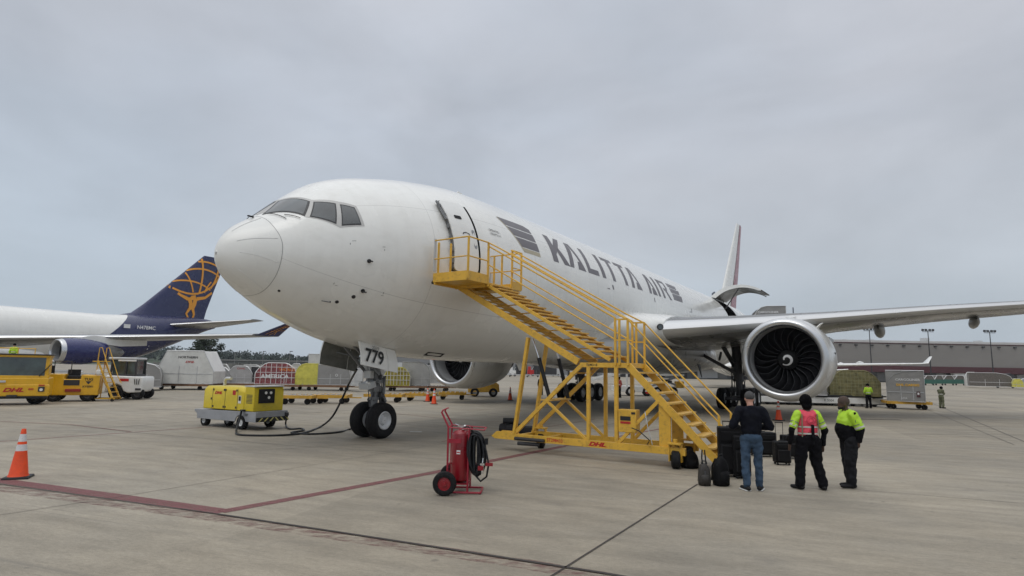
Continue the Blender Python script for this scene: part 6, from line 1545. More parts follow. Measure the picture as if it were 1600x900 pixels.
# flat container on rack behind the tractors
c_left(88, 150, 584, 42, 'grey container with white lettering standing behind the yellow cargo tractor', 'box', M_greyc, None, 1.8, lambda c, w_, d_, h_: (lab(c, 'NORTHERN', -.4, h_ * .86, .22, M_whitemark, d_, 1.1), lab(c, 'CARGO', 1.0, h_ * .86, .22, M_whitemark, d_)), .9)
c_left(66, 118, 579, 44, 'white rounded container top showing over the flat fronted truck', 'both', M_whitec, M_whitec, 1.8, None, 1.4)
# yellow mobile ladder
L_, w_, h_ = place(147, 181, 629, 546, 34, 0)
la = empty('mobile_ladder', (L_.x * 34.2 / 34, 34.2, 0), 0, 'yellow mobile ladder leaning up to the left beside the pale tow tractor', 'ladder')
for y in (-.3, .3):
    vp(la, 'side_rail', lambda m: m.bar((.62, y, .12), (-.45, y, 2.25), .05, .09), M_yellow, 0)
    vp(la, 'handrail', lambda m: m.tube([(.62, y, 1.0), (.4, y, 1.35), (-.28, y, 3.0)], .022, 6), M_yellow, 0)
    vp(la, 'back_leg', lambda m: m.tube([(-.5, y, .12), (-.45, y, 2.2), (-.42, y, 3.0), (-.28, y, 3.0)], .025, 6), M_yellow, 0)
for k in range(8):
    t = (k + .5) / 8; vp(la, 'step', lambda m: m.box((.62 - 1.07 * t, 0, .12 + 2.13 * t), (.2, .62, .035)), M_yellowd, 0)
vp(la, 'base_frame', lambda m: (m.box((.05, -.3, .16), (1.3, .05, .06)), m.box((.05, .3, .16), (1.3, .05, .06)), m.bar((.6, -.3, .2), (-.48, .3, 1.2), .03), m.bar((-.45, 0, 2.25), (-.45, .0, 2.2), .6)), M_yellow, 0)
for x in (-.45, .6): vp(la, 'caster', lambda m: m.cyl((x, -.36, .08), (x, -.28, .08), .08, 12), M_rubber, 0)
# pale tow tractor
L_, w_, h_ = place(174, 228, 625, 560, 35.5, 0)
tt = empty('tow_tractor', (L_.x * 36.6 / 35.5, 36.6, 0), R(12), 'pale grey tow tractor with glazed cab right of the yellow ladder', 'tractor')
W3 = w_ * .98
vp(tt, 'body', lambda m: (m.prism([(-W3 / 2, .42), (-W3 / 2, 1.42), (W3 * .47, 1.36), (W3 / 2, 1.25), (W3 / 2, .62), (W3 * .47, .45), (W3 * .12, .40), (.0, .5), (-W3 * .08, .82), (-W3 * .2, .92), (-W3 * .34, .82), (-W3 * .42, .45)], 1.9)), M_vwhite, .06)
vp(tt, 'cab_roof', lambda m: m.box((-W3 * .12, 0, 2.42), (W3 * .78, 1.6, .14)), M_lgrey, .05)
vp(tt, 'roof_lamp_bar', lambda m: m.box((.0, -.72, 2.30), (W3 * .5, .12, .10)), M_vwhite, .02)
for x in (-W3 * .42, -W3 * .02, W3 * .25):
    for y in (-.74, .74): vp(tt, 'cab_pillar', lambda m: m.bar((x, y, 1.40), (x * .96, y * .95, 2.36), .09), M_dark, 0)
vp(tt, 'cab_glass', lambda m: m.box((-W3 * .08, 0, 1.88), (W3 * .62, 1.38, .9)), M_vglass, .03)
vp(tt, 'cab_base', lambda m: m.box((-W3 * .08, 0, 1.42), (W3 * .7, 1.6, .14)), M_seal, .02)
vp(tt, 'grille', lambda m: [m.bar((W3 * .33 + k * .13 - .1, -.96, 1.22), (W3 * .33 + k * .09 - .05, -.96, .9), .07, .03) for k in range(3)], M_seal, 0)
vp(tt, 'side_badge', lambda m: m.box((.0, -.957, 1.16), (.5, .02, .16)), M_redmark, 0)
vp(tt, 'tow_eye', lambda m: m.box((W3 * .4, -.97, .62), (.3, .05, .12)), M_seal, .01)
for x, y in ((-W3 * .2, -.82), (-W3 * .2, .82), (W3 * .36, -.72), (W3 * .36, .8)): vwheel(tt, x, y, .40 if x < 0 else .36, .3)

# ---- second freighter with the navy fin
A0747 = Matrix.Translation((-80.39, 39.79, 0)) @ Matrix.Rotation(R(244.6), 4, 'Z')
jb = empty('jumbo_cargo_airplane', (-80.39, 39.79, 0), R(244.6), 'white four engine cargo jet with a navy fin bearing a golden globe, far left', 'airplane')
S7 = [0, .6, 2, 5, 9, 14, 20, 50, 55, 60, 64, 67, 68.8]; T7 = [5.6, 7.0, 8.6, 10.2, 10.4, 10.0, 9.0, 9.0, 9.35, 9.65, 9.75, 9.6, 9.3]; B7 = [5.6, 4.7, 3.6, 2.6, 2.1, 2.0, 2.0, 2.0, 2.8, 4.6, 6.3, 7.6, 8.2]; W7 = [0, 1.0, 2.0, 2.9, 3.2, 3.25, 3.25, 3.25, 2.9, 2.1, 1.3, .7, .3]
def f7(s, a, off=0):
    t = float(pchip(S7, T7, s)); b = float(pchip(S7, B7, s)); w_ = float(pchip(S7, W7, s)) + off; c_ = (t + b) / 2; h_ = (t - b) / 2 + off
    return Vector((-s, w_ * math.sin(R(a)), c_ + h_ * math.cos(R(a))))
m = MB(); m.loft([[f7(s, 7.5 * k) for k in range(48)] for s in [.01, .2, .6, 1.2, 2, 3.5, 5, 7, 9, 12, 15, 20] + list(range(24, 69, 2)) + [68.8]]); m.build('fuselage', M_white2, jb, smooth=180, recalc=True)
# navy tail cone: boundary slants forward-down
m = MB(); V = []; ns = 16; na = 33
for i in range(ns + 1):
    for k in range(na):
        a = -168 + 336 * k / (na - 1); fr = (1 - math.cos(R(a))) / 2
        s0_ = 53.5 - 9.0 * fr * 1.0 if fr < .75 else 46.8 + (fr - .75) * 10; s = s0_ + (68.7 - s0_) * i / ns; V.append(f7(s, a, .02))
m.add(V, [(i * na + k, i * na + k + 1, (i + 1) * na + k + 1, (i + 1) * na + k) for i in range(ns) for k in range(na - 1)]); m.build('navy_tail_paint', M_navy, jb, smooth=180)
FZ = [(9.0, 52.0, 14.8), (9.6, 54.3, 12.3), (11, 56.0, 10.9), (20.3, 65.6, 4.3)]
f747 = wing([(s, 0, z, c, .09, 0) for z, s, c in FZ], 'tail_fin', [M_navy], jb, vertical=True, slat=False)
def fin_pt(x, z, sg):
    s = float(np.interp(z, [q[0] for q in FZ], [q[1] for q in FZ])); c = float(np.interp(z, [q[0] for q in FZ], [q[2] for q in FZ]))
    xx = min(max(x, .0), 1); yt = 5 * (.2969 * math.sqrt(xx) - .126 * xx - .3516 * xx * xx + .2843 * xx ** 3 - .1015 * xx ** 4)
    return Vector((-(s + xx * c), sg * (yt * .09 * c + .06 + .16 * math.sin(math.pi * xx) * .09 * c), z))
# globe carried by a figure, in (station, height) on the fin
def fs(s, z, sg):
    s0_ = float(np.interp(z, [q[0] for q in FZ], [q[1] for q in FZ])); c = float(np.interp(z, [q[0] for q in FZ], [q[2] for q in FZ])); return fin_pt((s - s0_) / c, z, sg)
def ribbon(name, pts, wd, sg):
    m = MB(); V = []; n = len(pts)
    for i, (s, z) in enumerate(pts):
        a = pts[max(i - 1, 0)]; b = pts[min(i + 1, n - 1)]; d = Vector((b[0] - a[0], b[1] - a[1])); d.normalize(); w_ = wd[i] if isinstance(wd, list) else wd
        V += [fs(s - d.y * w_ / 2, z + d.x * w_ / 2, sg), fs(s + d.y * w_ / 2, z - d.x * w_ / 2, sg)]
    m.add(V, [(2 * i, 2 * i + 1, 2 * i + 3, 2 * i + 2) for i in range(n - 1)]); m.build(name, M_orange, f747, smooth=0)
def arc(p, q, bulge, n=10):
    P = []; d = Vector((q[0] - p[0], q[1] - p[1])); nn = Vector((-d.y, d.x))
    for i in range(n + 1):
        t = i / n; P.append((p[0] + d.x * t + nn.x * bulge * 4 * t * (1 - t), p[1] + d.y * t + nn.y * bulge * 4 * t * (1 - t)))
    return P
for sg in (1, -1):
    for p, q, bl, wd in (((59.3, 14.5), (69.0, 17.2), -.22, .30), ((60.2, 15.2), (67.2, 14.6), .10, .26), ((62.4, 17.3), (69.3, 16.9), .12, .28), ((64.5, 19.1), (69.4, 18.2), .10, .28),
                         ((62.3, 16.9), (63.8, 13.8), .06, .26), ((65.1, 19.7), (65.0, 13.9), .05, .34), ((68.4, 20.1), (67.2, 14.9), .10, .34), ((67.2, 16.0), (66.0, 14.0), -.05, .26)):
        ribbon('globe_line', arc(p, q, bl), wd, sg)
    for pts, wd in (([(59.7, 14.3), (61.6, 13.1), (63.0, 12.6)], [.45, .4, .6]), ([(67.6, 14.2), (66.3, 13.2), (64.6, 12.8)], [.4, .45, .6]), ([(63.9, 13.3), (64.1, 12.6)], [.9, .9]), ([(63.2, 12.9), (63.6, 11.9), (63.5, 10.9)], [.8, .7, .5]), ([(64.4, 12.9), (64.3, 11.9), (64.0, 10.9)], [.8, .7, .5]), ([(63.4, 11.0), (62.9, 10.2), (63.4, 9.45)], [.5, .4, .3]), ([(64.1, 11.0), (64.4, 10.2), (64.2, 9.5)], [.55, .4, .35])):
        ribbon('figure_emblem', pts, wd, sg)
def reg(txt, s, z, size):
    p = f7(s, 90, .05); m = MB(); text(m, txt, face_frame((-s, p.y + .02 - .0, z), (-1, 0, 0), (0, 0, 1)), size, .01); m.build('registration', M_whitemark, jb, smooth=0)
reg('N478MC', 55.0, 7.3, .75)
m = MB(); m.box((-52.0, 3.2, 7.35), (.9, .03, .55)); m.build('flag_marking', M_whitemark, jb, smooth=0)
for sg in (1, -1):
    W7S = [(19.5, 2.6, 3.9, 17.0, .12, 1.5), (22.3, 6, 4.0, 13.5, .115, 1.2), (27, 12, 4.35, 9.6, .10, 1), (35.6, 22, 5.0, 6.6, .09, .5), (42.4, 30, 5.6, 4.4, .085, 0), (43.6, 31.2, 5.7, 4.0, .085, 0)]
    # stretched to the fitted tip
    W7S = [(s + (49.5 - 43.6) * max(0, (y - 2.6) / 28.6) , y, z, c, t, tw) for s, y, z, c, t, tw in W7S]
    wg7 = wing(W7S, 'wing', [M_greypaint, M_slat], jb, mirror=sg)
    m = MB(); b0 = Vector((-49.9, sg * 31.2, 5.68)); b1 = Vector((-53.4, sg * 31.3, 5.70)); t0 = Vector((-53.5, sg * 32.3, 7.35)); t1 = Vector((-54.7, sg * 32.35, 7.4))
    th_ = Vector((0, .10, 0)); m.add([b0, b1, t1, t0, b0 + th_, b1 + th_, t1 + th_ * .3, t0 + th_ * .3], [(0, 1, 2, 3), (7, 6, 5, 4), (0, 4, 5, 1), (1, 5, 6, 2), (2, 6, 7, 3), (3, 7, 4, 0)]); wl = m.build('winglet', M_navy, wg7, smooth=0)
    m = MB(); o_ = -.035 * (1 if sg < 0 else -1)
    for (u0, v0, u1, v1) in ((.3, .1, .62, .9), (.5, .05, .8, .9), (.25, .35, .95, .45), (.4, .62, 1.0, .72), (.7, .1, .55, .4)):
        def wp(u, v): return (b0 * (1 - v) + t0 * v) * (1 - u) + (b1 * (1 - v) + t1 * v) * u
        for q in (-.03, .13): m.bar(wp(u0, v0) + Vector((0, q, 0)), wp(u1, v1) + Vector((0, q, 0)), .09, .02)
    m.build('winglet_pattern', M_orange, wg7, smooth=0)
    for ey, es, ez in ((11.7, 25.5, 3.05), (20.9, 34.0, 3.25)):
        T = Matrix.Translation((-es, sg * ey, ez)) @ Matrix.Diagonal((-1, 1, 1, 1))
        m = MB(); m.lathe([(.45, 1.28), (1.2, 1.36), (2.6, 1.38), (3.8, 1.22), (4.8, 1.0), (4.82, .92)], T, 40); nc = m.build('engine_nacelle', mat('cowl_blue', (.012, .018, .11), rough=.25, var=.05, coat=.4), wg7, smooth=60)
        m = MB(); m.lathe([(.45, 1.283), (.12, 1.22), (0, 1.13), (.06, 1.07), (.2, 1.03)], T, 40); m.build('inlet_lip', M_lip, nc, smooth=180, recalc=True)
        m = MB(); m.lathe([(.2, 1.03), (.5, .99), (.9, .98)], T, 40); m.build('inlet_duct', M_nacin, nc, smooth=180)
        m = MB(); m.lathe([(.9, .98), (1.0, .3), (.8, .05)], T, 30); m.build('fan', M_black, nc, smooth=60)
        m = MB(); m.lathe([(4.4, .92), (5.6, .75), (6.6, .45), (7.0, .1)], T, 24); m.build('exhaust_cone', M_greypaint, nc, smooth=60)
        m = MB(); m.loft([[T @ Vector((x, w_, z0)), T @ Vector((x, w_, z1)), T @ Vector((x, -w_, z1)), T @ Vector((x, -w_, z0))] for x, w_, z0, z1 in ((1.6, .08, 1.2, 1.4), (3.5, .2, 1.0, 1.75), (6.5, .2, .7, 1.7), (9.5, .1, .9, 1.6))]); m.build('pylon', M_white2, nc, smooth=0, recalc=True)
    for y in ():
        m = MB(); s_ = 0; m.lathe([(-1.6, .02), (-1.0, .25), (0, .36), (1, .25), (1.6, .03)], Matrix.Translation((-s_ - .3, sg * y, 4.1 + .055 * (y - 12))), 14); m.build('flap_fairing', M_greypaint, wg7, smooth=60)
    wing([(58.5, 1.0, 8.0, 8.2, .09, 0), (66.6, 11.1, 9.3, 2.6, .09, 0)], 'tailplane', [M_greypaint, M_slat], jb, mirror=sg)
    for x, y in ((-31, 1.9), (-34, 5.5)):
        m = MB(); m.cyl((x, sg * y, 3.0), (x, sg * y, .6), .16, 12); gg = m.build('main_gear', M_geardark, jb)
        for dx in (-.75, .75):
            for dy in (-.5, .5): wheel(gg, (x + dx, sg * y + dy, .62), .62, .42, 1)
m = MB(); m.loft([[(-s, hw * math.cos(t), zc + hh * math.sin(t)) for t in [2 * math.pi * k / 24 for k in range(24)]] for s, hw, zc, hh in ((18, .8, 2.9, .6), (21, 3.1, 3.2, 1.3), (27, 3.6, 3.2, 1.5), (36, 3.6, 3.2, 1.5), (42, 2.6, 3.0, 1.2), (45, .8, 2.8, .6))]); m.build('wing_fairing', M_white2, jb, smooth=60, recalc=True)
m = MB(); m.cyl((-8, 0, 3), (-8, 0, .5), .15, 12); gg = m.build('nose_gear', M_geardark, jb)
for dy in (-.45, .45): wheel(gg, (-8, dy, .6), .6, .4, 1)
# service platform with a worker under the jumbo's wing
L_, w_, h_ = place(-40, 28, 600, 567, 44, 0)
pf = empty('service_platform', (L_.x, 44.5, 0), 0, 'yellow railed service platform under the wing at the left edge', 'platform')
vp(pf, 'deck', lambda m: m.box((0, 0, 1.63), (w_, 1.6, .22)), M_yellow, 0)
for x in (-w_ / 2 + .1, 0, w_ / 2 - .1):
    for y in (-.75, .75): vp(pf, 'leg', lambda m: m.box((x, y, .95), (.1, .1, 1.8)), M_yellow, 0)
vp(pf, 'guard_rail', lambda m: [m.tube([(-w_ / 2, y, z), (w_ / 2, y, z)], .03, 6) for y in (-.78, .78) for z in (2.6, 3.1)] + [m.tube([(w_ / 2 - .05, y, 2.0), (w_ / 2 - .05, y, 3.1)], .03, 6) for y in (-.78, .78)], M_yellow, 0)
far_worker(20, 560, R(100), 'worker in yellow vest up on the railed platform at the left edge', M_hiviz, M_blackc, 1.7, loc=Vector((at(20, 560, 44.5).x, 44.5, 1.75)))
# ------------------------------------------------------------------ cargo beside and behind the near engine
# roller transporter bed and netted load
p0 = G(1186, 631.5); p1 = G(1392, 636.5)
tb = empty('pallet_transporter', ((p0.x + p1.x) / 2, (p0.y + p1.y) / 2 + 1.2, 0), math.atan2(p1.y - p0.y, p1.x - p0.x), 'long low white pallet transporter bed behind the near engine', 'transporter')
LB = (p1 - p0).length
vp(tb, 'side_panel', lambda m: m.box((0, -1.2, .38), (LB, .1, .40)), M_vwhite, .02)
vp(tb, 'deck', lambda m: m.box((0, 0, .66), (LB - .6, 2.4, .12)), M_dark, .01)
vp(tb, 'deck_rail', lambda m: m.box((LB * .08, -1.22, .72), (LB * .82, .06, .09)), M_dark, 0)
vp(tb, 'skirt_strip', lambda m: m.box((0, -1.21, .16), (LB, .06, .05)), M_dark, 0)
for k in range(6):
    for y in (-1, 1): vwheel(tb, -LB / 2 + .8 + (LB - 1.6) * k / 5, y, .16, .16)
vp(tb, 'lamp', lambda m: (m.box((LB / 2 - .45, -1.26, .45), (.1, .04, .1)),), M_seal, 0)
m = MB(); text(m, 'K 5004', face_frame((.5, -1.256, .38), (1, 0, 0), (0, 0, 1)), .22, .004); m.build('unit_number', M_greypaint, tb, smooth=0)
vp(tb, 'hitch_gear', lambda m: (m.box((LB / 2 - .5, -.9, .7), (.6, .3, .3)), m.box((LB / 2 - .3, -.6, .5), (.4, .3, .3))), M_lgrey, .02)
L_, w_, h_ = place(1303, 1373, 623, 579, 42.0, .74)
def netl(c, w_, d_, h_):
    m = MB()
    for k in range(1, 14):
        x = -w_ / 2 + w_ * k / 14; zt = h_ * (.62 if k in (1, 13) else .80 if k in (2, 12) else .93 if k in (3, 11) else 1.0); m.tube([(x, -d_ / 2 - .04, .05), (x + .02, -d_ / 2 - .05, zt * .5), (x - .01, -d_ / 2 - .04, zt)], .012, 4)
    for k in range(1, 8): z = h_ * k / 8; hw = w_ / 2 * (1 if z < h_ * .52 else 1 - (z / h_ - .52) * .75); m.tube([(-hw, -d_ / 2 - .04, z), (0, -d_ / 2 - .05, z - .03), (hw, -d_ / 2 - .04, z)], .012, 4)
    m.build('cargo_net', M_netcord, c, smooth=0)
container((L_.x, 43.3, .74), R(2), w_, 2.4, h_, 'broad domed cargo load under an olive net on the transporter', 'both', M_net, M_net, M_net, netl, cat='pallet load', name='netted_pallet_load')
L_, w_, h_ = place(1230, 1290, 623, 585, 42.5, .74)
container((L_.x, 43.7, .74), 0, w_, 2.2, h_, 'grey container mostly hidden behind the near engine', 'box', M_greyc)
L_, w_, h_ = place(1391, 1441, 627, 579, 39.5, .52)
def cm(c, w_, d_, h_):
    lab(c, 'CARGOLINER', .15, h_ * .70, .20, M_whitemark, d_, 1.1, .004); lab(c, 'DHL CARGO', .15, h_ * .53, .20, mat('orange_yellow_print', (.75, .42, .03), rough=.5), d_, 1.1, .008); lab(c, 'AMA', -.1, h_ * .1, .17, M_whitemark, d_)
    m = MB(); m.box((w_ * .33, -d_ / 2 - .028, h_ * .24), (.20, .01, .36)); pp = m.build('placard', M_maroon, c, smooth=0); m = MB(); m.box((w_ * .33, -d_ / 2 - .036, h_ * .26), (.10, .01, .14)); m.build('placard_print', M_whitemark, pp, smooth=0)
    m = MB(); pts = [(-w_ * .46, -d_ / 2 - .03, h_ * .66), (-w_ * .30, -d_ / 2 - .03, h_ * .86), (-w_ * .05, -d_ / 2 - .03, h_ * .97), (w_ * .3, -d_ / 2 - .03, h_ * 1.0)]; m.tube(pts, .012, 4); m.build('edge_moulding', M_aluf, c)
container((L_.x, 40.3, .52), R(0), w_, 1.6, h_, 'tall grey container with white and orange lettering on a yellow dolly', 'box', M_greyc, None, M_aluf, cm, turn=1.0)
L_, w_, h_ = place(1391, 1452, 636, 627, 39.3, 0)
dolly((L_.x + .5, 40.4, 0), R(-22), w_, 1.9, 'yellow dolly under the tall grey lettered container', M_dollyy, None, .52, .15)
# main deck loader on the port side with the contoured container up at door height
ml = empty('main_deck_loader', planeW(43, 6.6), TH, 'high lift cargo loader at the open cargo door, mostly behind wing and engine', 'loader')
vp(ml, 'platform', lambda m: m.box((0, .2, 4.75), (3.4, 6.2, .3)), M_greypaint)
for x in (-1.5, 1.5):
    vp(ml, 'scissor_arm', lambda m: (m.bar((x, -2.5, .7), (x, 2.7, 4.6), .14, .25), m.bar((x, 2.7, .7), (x, -2.5, 4.6), .14, .25)), M_lgrey, 0)
vp(ml, 'chassis', lambda m: m.box((0, .2, .62), (3.0, 6.6, .45)), M_lgrey)
for x in (-1.3, 1.3):
    for y in (-2.4, 2.8): vwheel(ml, x, y, .4, .3)
cc = planeW(42.2, 5.3, 4.92)
def um(c, w_, d_, h_): lab(c, 'CARGOLINER', -.1, h_ * .80, .22, M_whitemark, d_, 1.1, .006)
container((cc.x, cc.y, 4.92), R(6), 2.35, 2.2, 2.42, 'grey contoured container raised at the cargo door, showing above the wing', 'left', M_greyc, M_greyc, M_aluf, um)
# starboard cargo loader seen through the stairs
cl = empty('cargo_loader', G(1003, 619), R(8), 'white cargo loader with raised conveyor seen between the stairs and the main gear', 'loader')
cl.location.y += 1.0
vp(cl, 'chassis', lambda m: m.box((.4, 0, .62), (5.4, 2.0, .5)), M_vwhite, .03)
vp(cl, 'conveyor', lambda m: (m.bar((-4.6, -.6, 1.3), (.2, -.6, 2.6), .14, .22), m.bar((-4.6, .6, 1.3), (.2, .6, 2.6), .14, .22), m.box((2.4, 0, 1.9), (2.8, 2.2, .18))), M_vwhite, 0)
for x in (-1.5, -.9): vp(cl, 'mast', lambda m: m.box((x, -.95, 1.6), (.14, .14, 2.6)), M_vwhite, 0)
vp(cl, 'scissor_arm', lambda m: (m.bar((.8, -.9, .9), (3.4, -.9, 1.8), .1, .16), m.bar((3.4, -.9, .9), (.8, -.9, 1.8), .1, .16)), M_grey, 0)
vp(cl, 'control_stand', lambda m: (m.box((3.4, -.9, 1.05), (.7, .5, .6)),), M_dollyy, .02)
vp(cl, 'machinery', lambda m: [m.box((rnd.uniform(-.2, 2.8), -.85 + rnd.uniform(-.2, .3), rnd.uniform(.9, 2.3)), (rnd.uniform(.2, .6), .3, rnd.uniform(.08, .3)), rz=rnd.uniform(-.2, .2)) for k in range(14)], M_dark, 0)
for x in (-1.2, .35, 1.3, 2.8): vwheel(cl, x, -.9, .42, .3, M_redmark if .3 < x < .4 else M_rim)
# suv tractor and dark boxes behind the strut
for px, py, wd, ht, lb, mt, nm in ((1288, 600, 2.2, 2.6, 'dark engine stand standing behind the right edge of the near engine', M_dark, 'engine_stand'),):
    L_ = G(px, py + 12); c = empty(nm, (L_.x, L_.y + 14, 0), 0, lb, 'stand')
    vp(c, 'stand_frame', lambda m: (m.box((0, 0, .4), (wd, 1.5, .3)), m.box((-.8, 0, 1.2), (.12, 1.2, 1.8)), m.box((.8, 0, 1.2), (.12, 1.2, 1.8))), M_dark, 0)
    vp(c, 'covered_part', lambda m: m.lathe([(-.9, .1), (-.8, .7), (0, .95), (.8, .7), (.9, .1)], Matrix.Translation((0, 0, 2.0)), 20), M_rubber, 0)

# third airliner, wing and winglet showing right of the engine
o3 = at(1236, 590, 66); aj = empty('distant_airliner', (o3.x, 66, 0), R(262), 'distant white airliner whose wing and winglet stick out right of the near engine', 'airplane')
m = MB(); m.loft([[(-s, w_ * math.sin(2 * math.pi * k / 24), 4.2 + w_ * math.cos(2 * math.pi * k / 24)) for k in range(24)] for s, w_ in ((0, .05), (.6, .9), (2, 1.7), (4, 2.3), (6, 2.5), (30, 2.5), (36, 2.1), (42, 1.0), (46, .2))]); m.build('fuselage', M_white2, aj, smooth=180, recalc=True)
for sg in (1, -1):
    w3 = wing([(15, 2, 3.0, 8.5, .12, 1), (20.5, 9, 3.4, 5.0, .11, 1), (30, 28.3, 4.05, 2.0, .10, .5), (30.6, 29.6, 4.15, 1.8, .1, 0), (31.6, 30.7, 5.2, .8, .09, 0)], 'wing', [M_white2, M_white2], aj, mirror=sg)
    if sg < 0: continue
    m = MB(); m.lathe([(0, 1.0), (.3, 1.15), (1.8, 1.2), (3.4, .85)], Matrix.Translation((-14.5, sg * 7.6, 2.0)) @ Matrix.Diagonal((-1, 1, 1, 1)), 24); nc = m.build('engine_nacelle', M_greypaint, w3, smooth=60)
    m = MB(); m.lathe([(.0, 1.0), (.9, .9), (.95, .02)], Matrix.Translation((-14.5, sg * 7.6, 2.0)) @ Matrix.Diagonal((-1, 1, 1, 1)), 24); m.build('fan', M_black, nc, smooth=60)
    for y in (12, 15.5, 19): m = MB(); m.lathe([(-1.4, .02), (0, .25), (1.4, .02)], Matrix.Translation((-(20 + (y - 9) * .55 + 3.4), sg * y, 3.35 + .07 * (y - 9))), 10); m.build('flap_fairing', M_white2, w3, smooth=60)
    m = MB(); m.cyl((-22, sg * 3.6, 3), (-22, sg * 3.6, .5), .12, 10); gg = m.build('main_gear', M_geardark, aj); wheel(gg, (-22, sg * 3.6 - .35, .5), .5, .36, 1); wheel(gg, (-22, sg * 3.6 + .35, .5), .5, .36, 1)
m = MB(); m.cyl((-5, 0, 3), (-5, 0, .5), .1, 10); gg = m.build('nose_gear', M_geardark, aj); wheel(gg, (-5, .25, .4), .4, .25, 1)
wing([(33, 0, 6.2, 8.0, .09, 0), (40.3, 0, 16.6, 2.8, .09, 0)], 'tail_fin', [mat('fin_dark_blue', (.03, .045, .08), rough=.4, var=.1)], aj, vertical=True, slat=False)
o4 = at(1244, 590, 150); dj = empty('far_parked_jet', (o4.x * .86, 129, 0), math.atan2(-150, -o4.x), 'far parked jet of which only the dark blue fin tip shows above the near wing', 'airplane')
m = MB(); m.loft([[(-s, w_ * math.sin(2 * math.pi * k / 20), 3.6 + w_ * math.cos(2 * math.pi * k / 20)) for k in range(20)] for s, w_ in ((0, .05), (.8, .9), (3, 1.8), (5, 2.0), (22, 2.0), (30, .4))]); m.build('fuselage', M_white2, dj, smooth=180, recalc=True)
wing([(17, 0, 5.0, 8.0, .06, 0), (24, 0, 19.0, 4.2, .07, 0)], 'tail_fin', [mat('fin_slate_blue', (.03, .04, .075), rough=.4, var=.1)], dj, vertical=True, slat=False)
for sg in (1, -1): wing([(11, 1.8, 2.6, 5, .1, 0), (16, 11, 3.4, 2, .1, 0)], 'wing', [M_white2, M_white2], dj, mirror=sg)
# ------------------------------------------------------------------ far right equipment line
def fplace(px0, px1, pyb, pyt):
    p = G((px0 + px1) / 2, pyb); return p, (px1 - px0) * p.y / CAM_F, (pyb - pyt) * p.y / CAM_F
for k, (a, b) in enumerate(((1441, 1458), (1458, 1472), (1472, 1489), (1489, 1506))):
    p, w_, h_ = fplace(a, b, 602, 587)
    c = empty('cage_trolley', (p.x, p.y, 0), 0, ['green sided cage trolley nearest the grey lettered container', 'green sided cage trolley second from the left in the far row', 'green sided cage trolley third from the left in the far row', 'green sided cage trolley at the right end of the far green row'][k], 'trolley', 'green cage trolleys far right')
    vp(c, 'green_side', lambda m: m.box((0, 0, h_ * .38), (w_ * .98, 1.5, h_ * .42)), M_green, 0)
    vp(c, 'wire_frame', lambda m: (m.tube([(-w_ / 2, -.7, h_ * .6), (-w_ * .2, -.7, h_), (w_ * .3, -.7, h_), (w_ / 2, -.7, h_ * .6)], .07, 4), m.tube([(-w_ / 2, .7, h_ * .6), (-w_ * .2, .7, h_), (w_ * .3, .7, h_), (w_ / 2, .7, h_ * .6)], .07, 4)), M_whitemark, 0)
    vp(c, 'mesh_side', lambda m: m.prism([(-w_ / 2, h_ * .59), (w_ / 2, h_ * .59), (w_ * .3, h_ * .97), (-w_ * .2, h_ * .97)], 1.3), M_mesh, 0)
    for x in (-.35, .35): vwheel(c, x * w_, -.6, .2, .2)
p, w_, h_ = fplace(1506, 1523, 605, 584); c = container((p.x, p.y, .3), 0, w_, 1.8, h_, 'crumpled white and grey wrapped load left of the tall mesh cage', 'both', M_alul, M_whitec, cat='pallet load', name='wrapped_pallet_load')
p, w_, h_ = fplace(1521, 1575, 607, 583); c = container((p.x, p.y + 1, .4), 0, w_, 2.2, h_ - .4, 'tall reddish grey mesh cage container behind the small white cart', 'right', M_mesh, M_mesh, M_whitemark)
p, w_, h_ = fplace(1547, 1580, 606, 592)
c = empty('service_cart', (p.x, p.y - .6, 0), 0, 'small white boxy service cart in front of the tall mesh cage', 'cart')
vp(c, 'body', lambda m: m.box((0, 0, h_ * .58), (w_, 1.6, h_ * .8)), M_vwhite, .05)
vp(c, 'side_mark', lambda m: (m.cyl((-w_ * .28, -.82, h_ * .4), (-w_ * .28, -.83, h_ * .4), .22, 14),), M_seal, 0); vp(c, 'side_mark', lambda m: m.box((w_ * .3, -.82, h_ * .75), (.4, .03, .2)), M_seal, 0)
for x in (-.35, .35): vwheel(c, x * w_, -.6, .25, .2)
p, w_, h_ = fplace(1578, 1592, 608, 592); container((p.x, p.y, .4), 0, w_, 1.8, h_ - .4, 'yellow and grey wrapped load right of the small white cart', 'both', M_tarpy, M_tarpy, cat='pallet load', name='wrapped_pallet_load')
p, w_, h_ = fplace(1590, 1618, 608, 592); container((p.x, p.y, .4), 0, w_, 1.8, h_ - .4, 'pale silver container cut by the right edge of the picture', 'both', M_alu, M_whitec)
